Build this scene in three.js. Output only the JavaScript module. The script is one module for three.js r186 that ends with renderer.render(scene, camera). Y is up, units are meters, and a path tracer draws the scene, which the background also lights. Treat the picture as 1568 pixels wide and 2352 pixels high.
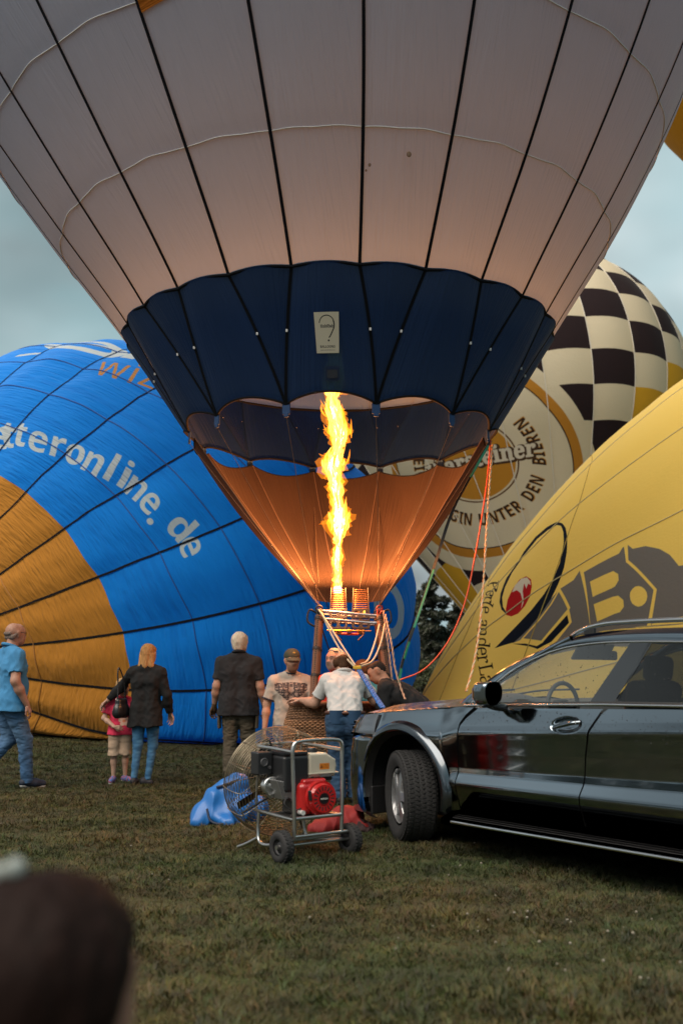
import * as THREE from 'three';
import { RoundedBoxGeometry } from 'three/addons/geometries/RoundedBoxGeometry.js';
import { mergeGeometries, mergeVertices } from 'three/addons/utils/BufferGeometryUtils.js';
import { ImprovedNoise } from 'three/addons/math/ImprovedNoise.js';

// ---------------------------------------------------------------- camera, sky, sun, exposure
const scene = new THREE.Scene();
const PITCH = THREE.MathUtils.degToRad(9.04), EYE = new THREE.Vector3(0, 1.3, 0), FOCAL = 2287;
const camera = new THREE.PerspectiveCamera(54.42, 682 / 1024, 0.1, 600);
camera.position.copy(EYE);
camera.lookAt(EYE.clone().add(new THREE.Vector3(0, Math.sin(PITCH), -Math.cos(PITCH))));
camera.focus = 10; camera.userData.fStop = 1.7;
const renderer = new THREE.WebGLRenderer({ antialias: true });
renderer.setSize(682, 1024);
renderer.toneMapping = THREE.LinearToneMapping; renderer.toneMappingExposure = 1.7;
renderer.shadowMap.enabled = true; renderer.shadowMap.type = THREE.PCFSoftShadowMap;

let seed = 7;
const rnd = () => { seed = (seed + 0x6d2b79f5) | 0; let t = Math.imul(seed ^ (seed >>> 15), 1 | seed); t = (t + Math.imul(t ^ (t >>> 7), 61 | t)) ^ t; return ((t ^ (t >>> 14)) >>> 0) / 4294967296; };
const rr = (a, b) => a + (b - a) * rnd();
const perlin = new ImprovedNoise();
const noise = (x, y, z = 0) => perlin.noise(x + 31.7, y + 11.3, z + 57.1);
const fbm = (x, y, z = 0, o = 4) => { let s = 0, a = 1; for (let i = 0; i < o; i++) { s += a * noise(x, y, z); x *= 2.03; y *= 2.03; z *= 2.03; a *= 0.5; } return s; };
const V = (x, y, z) => new THREE.Vector3(x, y, z);
const { clamp, lerp, smoothstep } = THREE.MathUtils;
const mix = (a, b, t) => a + (b - a) * t;

{ // overcast evening sky: pale teal with soft grey cloud
  const W = 1024, H = 512, d = new Float32Array(W * H * 4);
  for (let r = 0; r < H; r++) {
    const el = ((r + 0.5) / H - 0.5) * Math.PI, y = Math.sin(el);
    for (let c = 0; c < W; c++) {
      const az = ((c + 0.5) / W - 0.5) * 2 * Math.PI, x = Math.cos(az) * Math.cos(el), z = Math.sin(az) * Math.cos(el);
      const yy = Math.max(y, 0) + 0.22, px = x / yy, pz = z / yy;
      const cl = clamp(fbm(px * 1.1 + 3, pz * 1.1, 0.5, 5) * 1.1 + 0.45 - 0.9 * x, 0, 1), cl2 = fbm(px * 1.7, pz * 1.7 + 9, 2.5, 5);
      const k = 0.66 + 0.55 * cl2 * (0.3 + 0.7 * cl) - 0.06 * cl, i = (r * W + c) * 4;
      d[i] = mix(0.27, 0.5, cl) * k; d[i + 1] = mix(0.42, 0.56, cl) * k; d[i + 2] = mix(0.455, 0.57, cl) * k; d[i + 3] = 1;
    }
  }
  const t = new THREE.DataTexture(d, W, H, THREE.RGBAFormat, THREE.FloatType);
  t.mapping = THREE.EquirectangularReflectionMapping; t.magFilter = t.minFilter = THREE.LinearFilter; t.needsUpdate = true;
  scene.background = t; scene.environment = t;
}
const sun = new THREE.DirectionalLight(0xfff0e0, 3.3);
sun.position.set(-15, 46, 5); sun.target.position.set(0, 2, -14); scene.add(sun, sun.target);
sun.castShadow = true; sun.shadow.radius = 120; sun.shadow.mapSize.set(2048, 2048);
Object.assign(sun.shadow.camera, { left: -45, right: 45, top: 45, bottom: -45, near: 1, far: 140 });

// ---------------------------------------------------------------- helpers
const CP = Math.cos(PITCH), SP = Math.sin(PITCH);
// a sight line of the photograph (1568 x 2352 scale) followed to a depth, or to the ground
const sight = (x, y) => { const u = (x - 784) / FOCAL, v = (1176 - y) / FOCAL; return V(u, CP * v + SP, -CP + SP * v); };
const at = (x, y, depth) => { const d = sight(x, y); return EYE.clone().addScaledVector(d, depth / -d.z); };
const groundAt = (x, y) => { const d = sight(x, y); return EYE.clone().addScaledVector(d, EYE.y / -d.y); };
const taken = new Map();
function numbered(n) { const k = taken.get(n) ?? 0; taken.set(n, k + 1); return k ? n + '_' + String(k).padStart(3, '0') : n; }
function tag(o, label, category, group, kind) { if (label) o.userData.label = label; if (category) o.userData.category = category; if (group) o.userData.group = group; if (kind) o.userData.kind = kind; return o; }
function thing(name, label, category, pos, group, kind) { const o = new THREE.Group(); o.name = numbered(name); if (pos) o.position.copy(pos); scene.add(o); return tag(o, label, category, group, kind); }
function part(name, geo, mat, parent, label) {
  const g = Array.isArray(geo) ? merge(geo) : geo, m = new THREE.Mesh(g, mat); m.name = parent ? name : numbered(name);
  m.castShadow = m.receiveShadow = true; (parent ?? scene).add(m); if (label) m.userData.label = label; return m;
}
function merge(list) {
  const L = list.filter(Boolean).map((g) => { const h = g.index ? g.toNonIndexed() : g; for (const k of Object.keys(h.attributes)) if (!['position', 'normal', 'uv', 'color'].includes(k)) h.deleteAttribute(k); return h; });
  const hasColor = L.every((g) => g.attributes.color); if (!hasColor) L.forEach((g) => g.deleteAttribute('color'));
  if (!L.every((g) => g.attributes.uv)) L.forEach((g) => g.deleteAttribute('uv'));
  return mergeGeometries(L);
}
// grid surface: f(a, b) -> Vector3 (a, b in 0..1), uv(a, b) -> [u, v]
function grid(na, nb, f, uvf) {
  const p = [], uv = [], ix = [];
  for (let j = 0; j <= nb; j++) for (let i = 0; i <= na; i++) { const a = i / na, b = j / nb, v = f(a, b); p.push(v.x, v.y, v.z); const t = uvf ? uvf(a, b, v) : [a, b]; uv.push(t[0], t[1]); }
  for (let j = 0; j < nb; j++) for (let i = 0; i < na; i++) { const q = j * (na + 1) + i; ix.push(q, q + 1, q + na + 1, q + 1, q + na + 2, q + na + 1); }
  const g = new THREE.BufferGeometry(); g.setAttribute('position', new THREE.Float32BufferAttribute(p, 3)); g.setAttribute('uv', new THREE.Float32BufferAttribute(uv, 2)); g.setIndex(ix); g.computeVertexNormals(); return g;
}
class Poly extends THREE.Curve { constructor(p) { super(); this.p = p; } getPoint(t, o = V()) { const f = t * (this.p.length - 1), i = Math.min(Math.floor(f), this.p.length - 2); return o.lerpVectors(this.p[i], this.p[i + 1], f - i); } }
const tube = (pts, r, seg = 0, rad = 6, smooth = true, closed = false) => new THREE.TubeGeometry(smooth && pts.length > 2 ? new THREE.CatmullRomCurve3(pts, closed) : new Poly(pts), seg || Math.max(1, (pts.length - 1) * (smooth ? 6 : 1)), r, rad, closed);
const rod = (a, b, r, rad = 8, r2) => { const d = b.clone().sub(a), g = new THREE.CylinderGeometry(r2 ?? r, r, d.length(), rad); g.applyMatrix4(new THREE.Matrix4().compose(a.clone().addScaledVector(d, 0.5), new THREE.Quaternion().setFromUnitVectors(V(0, 1, 0), d.clone().normalize()), V(1, 1, 1))); return g; };
const rbox = (w, h, d, r = 0.01, s = 2) => new RoundedBoxGeometry(w, h, d, s, Math.min(r, w / 2.01, h / 2.01, d / 2.01));
const put = (g, x, y, z, rx = 0, ry = 0, rz = 0, s = 1) => g.applyMatrix4(new THREE.Matrix4().compose(V(x, y, z), new THREE.Quaternion().setFromEuler(new THREE.Euler(rx, ry, rz)), typeof s === 'number' ? V(s, s, s) : s));
// flat woven tape laid along a path, standing a little off a surface
function tapeGeo(pts, nrm, w, lift = 0.006, thick = 0.004) {
  const P = [], ix = [], n = pts.length;
  for (let i = 0; i < n; i++) {
    const t = pts[Math.min(i + 1, n - 1)].clone().sub(pts[Math.max(i - 1, 0)]).normalize(), N = nrm[i], s = t.clone().cross(N).normalize();
    for (const [a, b] of [[-1, 0], [1, 0], [1, 1], [-1, 1]]) { const q = pts[i].clone().addScaledVector(s, a * w / 2).addScaledVector(N, lift - (b ? 0 : thick)); P.push(q.x, q.y, q.z); }
  }
  for (let i = 0; i < n - 1; i++) for (let k = 0; k < 4; k++) { const a = i * 4 + k, b = i * 4 + (k + 1) % 4; ix.push(a, b, a + 4, b, b + 4, a + 4); }
  const g = new THREE.BufferGeometry(); g.setAttribute('position', new THREE.Float32BufferAttribute(P, 3)); g.setIndex(ix); const h = g.toNonIndexed(); h.computeVertexNormals(); return h;
}
function canvasTex(w, h, draw, srgb = true) {
  const c = document.createElement('canvas'); c.width = w; c.height = h; draw(c.getContext('2d'), w, h);
  const t = new THREE.CanvasTexture(c); if (srgb) t.colorSpace = THREE.SRGBColorSpace; t.wrapS = t.wrapT = THREE.RepeatWrapping; return t;
}
function dataTex(w, h, f, srgb = false) { // f(x, y) -> number or [r, g, b], 0..1
  const d = new Uint8Array(w * h * 4);
  for (let y = 0; y < h; y++) for (let x = 0; x < w; x++) { const v = f(x, y), i = (y * w + x) * 4; for (let k = 0; k < 3; k++) d[i + k] = clamp((Array.isArray(v) ? v[k] : v) * 255, 0, 255); d[i + 3] = 255; }
  const t = new THREE.DataTexture(d, w, h); t.magFilter = THREE.LinearFilter; t.minFilter = THREE.LinearMipmapLinearFilter; t.wrapS = t.wrapT = THREE.RepeatWrapping; if (srgb) t.colorSpace = THREE.SRGBColorSpace; t.needsUpdate = true; return t;
}
const rep = (t, x, y) => { const c = t.clone(); c.repeat.set(x, y); c.needsUpdate = true; return c; };
const std = (c, o = {}) => new THREE.MeshStandardMaterial({ color: lin(c), roughness: 0.8, side: THREE.DoubleSide, ...o });
const phys = (c, o = {}) => new THREE.MeshPhysicalMaterial({ color: lin(c), roughness: 0.8, side: THREE.DoubleSide, ...o });
function lin(c) { return Array.isArray(c) ? new THREE.Color().setRGB(c[0], c[1], c[2]) : new THREE.Color(c); }
// tileable streaks: fabric pulled along one direction
const tn = (x, y, fx, fy, s) => { // periodic value noise
  const h = (i, j) => { let n = ((i % fx + fx) % fx) * 374761393 + ((j % fy + fy) % fy) * 668265263 + s * 1442695; n = Math.imul(n ^ (n >>> 13), 1274126177); return ((n ^ (n >>> 16)) >>> 0) / 4294967296; };
  const X = x * fx, Y = y * fy, i = Math.floor(X), j = Math.floor(Y), a = X - i, b = Y - j, u = a * a * (3 - 2 * a), v = b * b * (3 - 2 * b);
  return mix(mix(h(i, j), h(i + 1, j), u), mix(h(i, j + 1), h(i + 1, j + 1), u), v);
};
const streakTex = dataTex(512, 512, (x, y) => { const a = x / 512, b = y / 512; return 0.45 * tn(a, b, 6, 64, 1) + 0.3 * tn(a, b, 12, 128, 2) + 0.25 * tn(a, b, 3, 26, 3); });
const weaveTex = dataTex(256, 256, (x, y) => { const a = x / 256, b = y / 256; return 0.5 * tn(a, b, 64, 64, 4) + 0.3 * tn(a, b, 16, 16, 5) + 0.2 * tn(a, b, 5, 5, 6); });
const gritTex = dataTex(256, 256, (x, y) => { const a = x / 256, b = y / 256; return 0.4 * tn(a, b, 128, 128, 7) + 0.35 * tn(a, b, 40, 40, 8) + 0.25 * tn(a, b, 9, 9, 9); });
// ---------------------------------------------------------------- ground, grass, trees
const dry = (x, z) => clamp(0.5 + 0.8 * fbm(x * 0.45, z * 0.45, 1, 3) + clamp((-z - 6) / 9, 0, 0.45), 0, 1); // how withered the meadow is
const lumps = (x, z) => 0.02 * fbm(x * 0.9, z * 0.9, 4, 3) + 0.008 * noise(x * 5, z * 5);
{
  const g = grid(240, 240, (a, b) => { // finer towards the camera, out to the horizon
    const s = (t) => Math.sign(t) * (Math.abs(t) * 12 + Math.pow(Math.abs(t), 5) * 260), x = s(a * 2 - 1), z = s(b * 2 - 1) - 8;
    return V(x, Math.hypot(x, z + 8) < 30 ? lumps(x, z) - 0.012 : -0.02, z);
  }, (a, b, v) => [v.x, v.z]);
  const col = dataTex(512, 512, (x, y) => {
    const a = x / 512, b = y / 512, n = 0.4 * tn(a, b, 128, 128, 11) + 0.3 * tn(a, b, 48, 48, 12) + 0.3 * tn(a, b, 8, 8, 13);
    const m = clamp((n - 0.3) * 2.2, 0, 1), k = 0.25 + 0.8 * tn(a, b, 200, 200, 14);
    return [mix(0.04, 0.07, m) * k, mix(0.042, 0.06, m) * k, mix(0.011, 0.021, m) * k].map((c) => Math.pow(c, 1 / 2.2));
  }, true); col.repeat.set(0.5, 0.5);
  tag(part('ground', g, std([1, 1, 1], { map: col, roughness: 1, bumpMap: rep(gritTex, 1.5, 1.5), bumpScale: 0.03 })), 'trampled meadow ground under the balloons and the car', 'ground', null, 'structure');
}
{
  // one tuft: bent tapering blades
  const tuft = (n, h, spread, lean) => {
    const P = [], N = [], ix = [];
    for (let k = 0; k < n; k++) {
      const a = rnd() * 6.283, r = Math.sqrt(rnd()) * spread, bx = Math.cos(a) * r, bz = Math.sin(a) * r, hh = h * rr(0.5, 1.1), dir = rnd() * 6.283, l = lean * rr(0.3, 1.2) * hh, w = rr(0.0013, 0.0027), wx = -Math.sin(dir) * w, wz = Math.cos(dir) * w, q = P.length / 3;
      for (let j = 0; j < 3; j++) { const t = j / 3, y = hh * t * (1 - 0.15 * t * lean), o = l * t * t, s = 1 - t * 0.5, X = bx + Math.cos(dir) * o, Z = bz + Math.sin(dir) * o; P.push(X - wx * s, y, Z - wz * s, X + wx * s, y, Z + wz * s); for (let e = 0; e < 2; e++) N.push(Math.cos(dir) * 0.4, 0.9, Math.sin(dir) * 0.4); }
      P.push(bx + Math.cos(dir) * l, hh * (1 - 0.15 * lean), bz + Math.sin(dir) * l); N.push(0, 1, 0);
      ix.push(q, q + 1, q + 2, q + 1, q + 3, q + 2, q + 2, q + 3, q + 4, q + 3, q + 5, q + 4, q + 4, q + 5, q + 6);
    }
    const g = new THREE.BufferGeometry(); g.setAttribute('position', new THREE.Float32BufferAttribute(P, 3)); g.setAttribute('normal', new THREE.Float32BufferAttribute(N, 3)); g.setIndex(ix); return g;
  };
  const mat = phys([1, 1, 1], { roughness: 0.8, transmission: 0.25, thickness: 0, specularIntensity: 0.25 });
  const kinds = [tuft(20, 0.04, 0.05, 1.0), tuft(20, 0.03, 0.055, 1.6), tuft(10, 0.066, 0.03, 0.8)], lists = kinds.map(() => []);
  const c = new THREE.Color(), q = new THREE.Quaternion(), e = new THREE.Euler();
  for (let i = 0; i < 470000; i++) {
    const z = -3.2 - 18 * Math.pow(rnd(), 1.35), hw = -z * 0.36 + 0.5, x = rr(-hw, hw), D = dry(x, z), n = fbm(x * 2.1, z * 2.1, 8, 3), clump = clamp(0.85 + 0.6 * n, 0.5, 1.4);
    const k = rnd() < 0.05 + 0.12 * clamp(n, 0, 1) ? 2 : rnd() < 0.5 ? 0 : 1, s = clump * rr(0.7, 1.25) * (z < -12 ? 1.05 : 0.95);
    const m = new THREE.Matrix4().compose(V(x, lumps(x, z) - 0.014, z), q.setFromEuler(e.set(rr(-0.15, 0.15), rnd() * 6.283, rr(-0.15, 0.15))), V(s, s * rr(0.8, 1.2), s));
    const patch = fbm(x * 0.7 + 5, z * 0.7, 3, 3), straw = rnd() < clamp(0.45 + 0.7 * (D - 0.5) - 0.8 * patch, 0.04, 0.85), b = 0.54 * rr(0.4, 1.6) * (1 + 0.5 * noise(x * 3.1, z * 3.1, 6));
    if (straw) c.setRGB(mix(0.095, 0.185, rnd()) * b, mix(0.085, 0.155, rnd()) * b, mix(0.018, 0.038, rnd()) * b); else c.setRGB(mix(0.045, 0.08, rnd()) * b, mix(0.075, 0.118, rnd()) * b, mix(0.008, 0.015, rnd()) * b);
    lists[k].push([m, c.clone()]);
  }
  kinds.forEach((g, k) => {
    const im = new THREE.InstancedMesh(g, mat, lists[k].length); im.name = numbered('grass'); lists[k].forEach(([m, col], i) => { im.setMatrixAt(i, m); im.setColorAt(i, col); });
    scene.add(tag(im, ['short mixed green and straw meadow grass', 'flattened trodden meadow grass', 'taller sparse tufts in the meadow'][k], 'grass', null, 'stuff'));
  });
  // clover heads and small pale litter in the grass
  const f = new THREE.IcosahedronGeometry(0.0065, 1), im = new THREE.InstancedMesh(f, std([0.2, 0.18, 0.14]), 110); im.name = 'clover_flowers';
  for (let i = 0; i < 110; i++) { let z = -3.4 - 11 * rnd(), x = rr(-1, 1) * (-z * 0.36); if (i < 40) { z = rr(-5.6, -4.3); x = rr(0.6, 2.0); } const s = rr(0.5, 1.3); im.setMatrixAt(i, new THREE.Matrix4().compose(V(x, lumps(x, z) + rr(0.03, 0.06), z), q.identity(), V(s, s * 0.9, s))); }
  scene.add(tag(im, 'tiny whitish clover heads dotted in the grass', 'flowers', null, 'stuff'));
}
// a leaf clump card cluster: many small leaf faces through a crown's volume
function crownGeo(n, pick, size, colours) {
  const P = [], C = [], N = [];
  for (let i = 0; i < n; i++) {
    const [p, out] = pick(), s = size * rr(0.5, 1.4), a = V(rr(-1, 1), rr(-1, 1), rr(-1, 1)).normalize(), b = a.clone().cross(V(rr(-1, 1), rr(-1, 1), rr(-1, 1))).normalize(), col = colours[Math.floor(rnd() * colours.length)], k = rr(0.7, 1.3);
    const q = [p.clone().addScaledVector(a, s), p.clone().addScaledVector(b, s * 0.42), p.clone().addScaledVector(a, -s), p.clone().addScaledVector(b, -s * 0.42)];
    for (const j of [0, 1, 2, 0, 2, 3]) { P.push(q[j].x, q[j].y, q[j].z); C.push(col[0] * k, col[1] * k, col[2] * k); N.push(out.x, out.y, out.z); }
  }
  const g = new THREE.BufferGeometry(); g.setAttribute('position', new THREE.Float32BufferAttribute(P, 3)); g.setAttribute('color', new THREE.Float32BufferAttribute(C, 3)); g.computeVertexNormals(); return g;
}
const leafMat = phys([1, 1, 1], { vertexColors: true, roughness: 0.7, transmission: 0.3, thickness: 0 });
const barkMat = std([0.06, 0.045, 0.035], { roughness: 1 });
function conifer(pos, h, r, n, label, group, colours) {
  const t = thing('conifer_tree', label, 'tree', pos, group), tiers = [];
  const bend = rr(-0.02, 0.02);
  const trunk = [tube([V(0, -0.2, 0), V(bend * h, h * 0.5, 0), V(bend * h, h * 0.97, 0)], h * 0.013, 10, 7)];
  for (let i = 0; i < 60; i++) { const y = rr(0.06, 0.95), len = r * Math.pow(1 - y, 0.75) * rr(0.55, 1.15) + 0.15, a = rnd() * 6.283; tiers.push([y * h, len, a]); trunk.push(rod(V(bend * h, y * h, 0), V(bend * h + Math.cos(a) * len, y * h - len * 0.18, Math.sin(a) * len), 0.035, 5, 0.008)); }
  part('trunk', trunk, barkMat, t);
  part('crown', crownGeo(n, () => {
    const [y, len, a] = tiers[Math.floor(rnd() * tiers.length)], f = Math.pow(rnd(), 0.6), w = 0.1 + 0.32 * len * (1 - f * 0.5), p = V(bend * h + Math.cos(a) * len * f, y - len * 0.18 * f, Math.sin(a) * len * f).add(V(rr(-1, 1) * w, rr(-0.5, 0.35) * w, rr(-1, 1) * w));
    return [p, V(Math.cos(a), 0.6, Math.sin(a)).normalize()];
  }, 0.17, colours), leafMat, t);
  return t;
}
function broadleaf(name, pos, h, r, n, label, group, colours, leaf = 0.12, cat = 'tree') {
  const t = thing(name, label, cat, pos, group), L = [], trunk = [tube([V(0, -0.2, 0), V(0.05 * h * rr(-1, 1), h * 0.3, 0), V(0, h * 0.6, 0)], h * 0.022, 8, 7)];
  for (let i = 0; i < 26; i++) { const a = rnd() * 6.283, e = rr(-0.5, 1), f = rr(0.45, 1), c = V(Math.cos(a) * Math.sqrt(1 - e * e * 0.8) * r * f, h * 0.6 + e * h * 0.36 * f, Math.sin(a) * Math.sqrt(1 - e * e * 0.8) * r * f); L.push([c, r * rr(0.22, 0.42)]); trunk.push(rod(V(0, h * rr(0.25, 0.55), 0), c, h * 0.008, 5, 0.01)); }
  part('trunk', trunk, barkMat, t);
  part('crown', crownGeo(n, () => { const [c, s] = L[Math.floor(rnd() * L.length)], d = V(rr(-1, 1), rr(-1, 1), rr(-1, 1)).normalize(); return [c.clone().addScaledVector(d, s * Math.pow(rnd(), 0.4)), d]; }, leaf, colours), leafMat, t);
  return t;
}
const FIR = [[0.035, 0.05, 0.024], [0.05, 0.062, 0.03], [0.028, 0.038, 0.02], [0.06, 0.06, 0.035]], OAK = [[0.06, 0.08, 0.022], [0.045, 0.07, 0.02], [0.085, 0.095, 0.03], [0.035, 0.05, 0.018]];
const ground0 = (v) => V(v.x, 0, v.z);
conifer(ground0(at(1000, 1500, 58)), 7.2, 2.3, 9000, 'dark fir tree just right of the blue balloon, the tallest of the tree group', null, FIR);
conifer(ground0(at(960, 1500, 64)), 6.4, 2.6, 6000, 'dark fir tree half hidden by the right edge of the blue balloon', null, FIR);
conifer(ground0(at(1056, 1500, 60)), 5.6, 2.6, 7000, 'dark fir tree right below the checkered balloon beside the yellow balloon', null, FIR);
conifer(ground0(at(1100, 1500, 66)), 5.4, 3, 5000, 'dark fir tree hidden for the most part by the yellow balloon', null, FIR);
broadleaf('shrub', ground0(at(975, 1540, 40)), 1.75, 0.8, 4200, 'green leafy shrub at the foot of the fir trees behind the man in black', null, OAK, 0.05, 'shrub');
broadleaf('shrub', ground0(at(1000, 1540, 43)), 1.9, 1.0, 4200, 'olive green shrub touching the left end of the yellow balloon', null, OAK, 0.05, 'shrub');
// wood on the far side of the meadow, behind the photographer: what the car's paint mirrors
{
  const cr = [], tr = [];
  for (let i = 0; i < 26; i++) {
    const a = lerp(-0.1, 1.2, i / 25) * Math.PI, R = rr(38, 50), x = Math.cos(a) * R * -1, z = Math.sin(a) * R, h = rr(6, 11), r = rr(2.2, 3.8);
    tr.push(rod(V(x, -0.2, z), V(x, h * 0.6, z), 0.22, 6, 0.1));
    cr.push(crownGeo(900, () => { const d = V(rr(-1, 1), rr(-1, 1), rr(-1, 1)).normalize(); return [V(x + d.x * r * Math.pow(rnd(), 0.4), h * 0.56 + d.y * h * 0.44 * Math.pow(rnd(), 0.5), z + d.z * r), d]; }, 0.6, OAK));
  }
  const t = thing('woodland', 'far row of trees across the meadow', 'woodland', null, null, 'stuff');
  part('crown', cr, leafMat, t); part('trunk', tr, barkMat, t);
}
// ---------------------------------------------------------------- envelopes
// fabric lets light through; u of its uv runs across the gore, v along it, both in metres
const fabric = (c, tr, o = {}) => phys(c, { transmission: tr, thickness: 0, roughness: 0.92, specularIntensity: 0.18, bumpMap: rep(streakTex, 0.3, 0.9), bumpScale: 0.007, ...o });
const tapeMat = phys([0.006, 0.007, 0.01], { roughness: 0.9, specularIntensity: 0.25 });
const threadMat = std([0.55, 0.56, 0.56], { roughness: 0.8 });

// ---- the inflated envelope over the burner, standing on its basket
const MB = { c: V(-0.02, 3.96, -11.4), lx: 0.007, dl: -0.013, lz: 0.011, l0: -0.05, S: [0, 1.15, 2.5, 4, 6, 9, 12.5, 15.5, 17.5, 18.3], R: [1.742, 2.467, 3.405, 4.305, 5.239, 6.643, 7.3, 6.5, 3.8, 0.02] };
function hermite(S, R, s) {
  let i = 0; while (i < S.length - 2 && s > S[i + 1]) i++;
  const m = (k) => { const a = Math.max(k - 1, 0), b = Math.min(k + 1, S.length - 1); return (R[b] - R[a]) / (S[b] - S[a]); }, h = S[i + 1] - S[i], t = (s - S[i]) / h, t2 = t * t, t3 = t2 * t;
  return (2 * t3 - 3 * t2 + 1) * R[i] + (t3 - 2 * t2 + t) * h * m(i) + (-2 * t3 + 3 * t2) * R[i + 1] + (t3 - t2) * h * m(i + 1);
}
function mbFrame(s) {
  const lx = MB.lx + MB.dl * s, ax = V(Math.sin(lx), Math.cos(lx) * Math.cos(MB.lz), Math.cos(lx) * Math.sin(MB.lz)).normalize(), e1 = ax.clone().cross(V(0, 0, 1)).normalize();
  return [ax, e1, e1.clone().cross(ax)];
}
const mb = (s, l, dr = 0) => { const [ax, e1, e2] = mbFrame(s), r = hermite(MB.S, MB.R, s) + dr; return MB.c.clone().addScaledVector(ax, s).addScaledVector(e1, r * Math.sin(l)).addScaledVector(e2, r * Math.cos(l)); };
const mbN = (s, l) => { const a = mb(s, l + 0.01).sub(mb(s, l - 0.01)), b = mb(s + 0.02, l).sub(mb(s - 0.02, l)); return a.cross(b).normalize(); };
const G24 = Math.PI / 12, G12 = Math.PI / 6;
const seamL = (k) => MB.l0 + (k - 0.5) * G24, tabL = (k) => MB.l0 + (k - 0.5) * G12;
const envelope = thing('balloon_envelope', 'grey and navy hot air balloon standing over the burning flame', 'hot air balloon', MB.c.clone());
const local = (g) => g.translate(-MB.c.x, -MB.c.y, -MB.c.z);
{
  const dusk = fabric([0.01, 0.05, 0.16], 0.3), white = fabric([0.33, 0.45, 0.62], 0.38), navy = fabric([0.008, 0.032, 0.115], 0.3, { bumpScale: 0.008, roughness: 0.8 }), orange = fabric([0.5, 0.16, 0.02], 0.4);
  const SB = 1.15, rows = [SB, 2.148, 3.199, 4.3, 6.6, 12, 18.3];
  const bulge = (s, t) => 0.025 * Math.sin(Math.PI * t) + 0.005 * Math.sin(t * 9.4 + s) * (t - t * t);
  const topWave = (t) => 0.014 * Math.sin(Math.PI * t), SBl = (l) => SB - 0.2 * Math.max(0, -Math.cos(l)); // the navy band is shallower at the back // the navy edge rises a little between the tapes
  for (let k = 0; k < 24; k++) for (let r = 0; r < rows.length - 1; r++) {
    const a0 = seamL(k), s0 = rows[r], s1 = rows[r + 1], fine = r < 3 ? 14 : 8;
    part('gore_panel', local(grid(12, fine, (a, b) => { const w = r ? 0 : (topWave(a) + SBl(a0 + a * G24) - SB) * (1 - b), s = mix(s0, s1, b) + w, sag = (r === 1 || r === 2) && b === 0 ? -0.004 : 0; return mb(s, a0 + a * G24, bulge(s, a) + sag); }, (a, b, v) => [mix(s0, s1, b) * 1.6, a * hermite(MB.S, MB.R, mix(s0, s1, b)) * G24 + k * 0.37])), r > 3 ? dusk : white, envelope);
  }
  // navy band: from each tab at the mouth two tapes run up to the tapes of the gores
  const arch = (t) => 0.1 * Math.pow(Math.sin(Math.PI * t), 0.8);
  for (let k = 0; k < 12; k++) {
    const tl = tabL(k), tr = tabL(k + 1), f = (lo0, hi0, lo1, hi1, sc) => local(grid(16, 14, (a, b) => { // a across, b up
      const l = mix(mix(lo0, hi0, b), mix(lo1, hi1, b), a), base = sc * arch(a), top = SBl(l) + topWave(a), s = mix(base, top, b);
      return mb(s, l, 0.055 * Math.sin(Math.PI * a) * (sc ? 1 : b) * (0.4 + 0.6 * b) + (sc ? 0.012 * Math.sin(a * 17 + k) * (1 - b) * b : 0));
    }, (a, b) => [b * 1.7, a * 0.9 + k * 0.3]));
    part('band_panel', f(tl + 1e-4, tl + G24 / 2, tr - 1e-4, tr - G24 / 2, 1), navy, envelope);
    part('band_panel', f(tl - 1e-4, tl - G24 / 2, tl + 1e-4, tl + G24 / 2, 0), navy, envelope);
    // tapes of the band and the bound edge of the mouth
    for (const sg of [-1, 1]) { const P = [], N = []; for (let i = 0; i <= 12; i++) { const b = i / 12, l = tl + sg * b * G24 / 2, sv = b * SBl(tl + sg * G24 / 2); P.push(mb(sv, l).sub(MB.c)); N.push(mbN(sv, l)); } part('load_tape', tapeGeo(P, N, 0.03, 0.012), tapeMat, envelope); }
    const P = []; for (let i = 0; i <= 18; i++) { const a = i / 18; P.push(mb(arch(a), mix(tl, tr, a), 0.02 * Math.sin(Math.PI * a)).sub(MB.c)); } part('mouth_hem', tube(P, 0.014, 30, 6), tapeMat, envelope);
    // the loop that hangs under each tab
    const q = mb(0, tl).sub(MB.c), [ , e1, e2] = mbFrame(0), out = e1.clone().multiplyScalar(Math.sin(tl)).addScaledVector(e2, Math.cos(tl)), side = V(0, 1, 0).cross(out);
    const m = new THREE.Matrix4().makeBasis(side, V(0, 1, 0), out); m.setPosition(q.x, q.y - 0.045, q.z);
    part('loop_tab', merge([rbox(0.085, 0.11, 0.02, 0.008), put(rbox(0.05, 0.05, 0.026, 0.008), 0, -0.06, 0)]).applyMatrix4(m), std([0.006, 0.035, 0.11], { roughness: 0.8 }), envelope);
  }
  for (let k = 0; k < 24; k++) {
    const P = [], N = []; for (let i = 0; i <= 50; i++) { const s = mix(SBl(seamL(k)), 18.2, Math.pow(i / 50, 1.5)); P.push(mb(s, seamL(k)).sub(MB.c)); N.push(mbN(s, seamL(k))); }
    part('load_tape', tapeGeo(P, N, 0.031, 0.012), tapeMat, envelope);
    const H = []; for (let i = 0; i <= 12; i++) H.push(mb(SBl(seamL(k) + i / 12 * G24) + topWave(i / 12), seamL(k) + i / 12 * G24, bulge(SB, i / 12) + 0.006).sub(MB.c)); part('band_hem', tube(H, 0.017, 24, 6), tapeMat, envelope);
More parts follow.
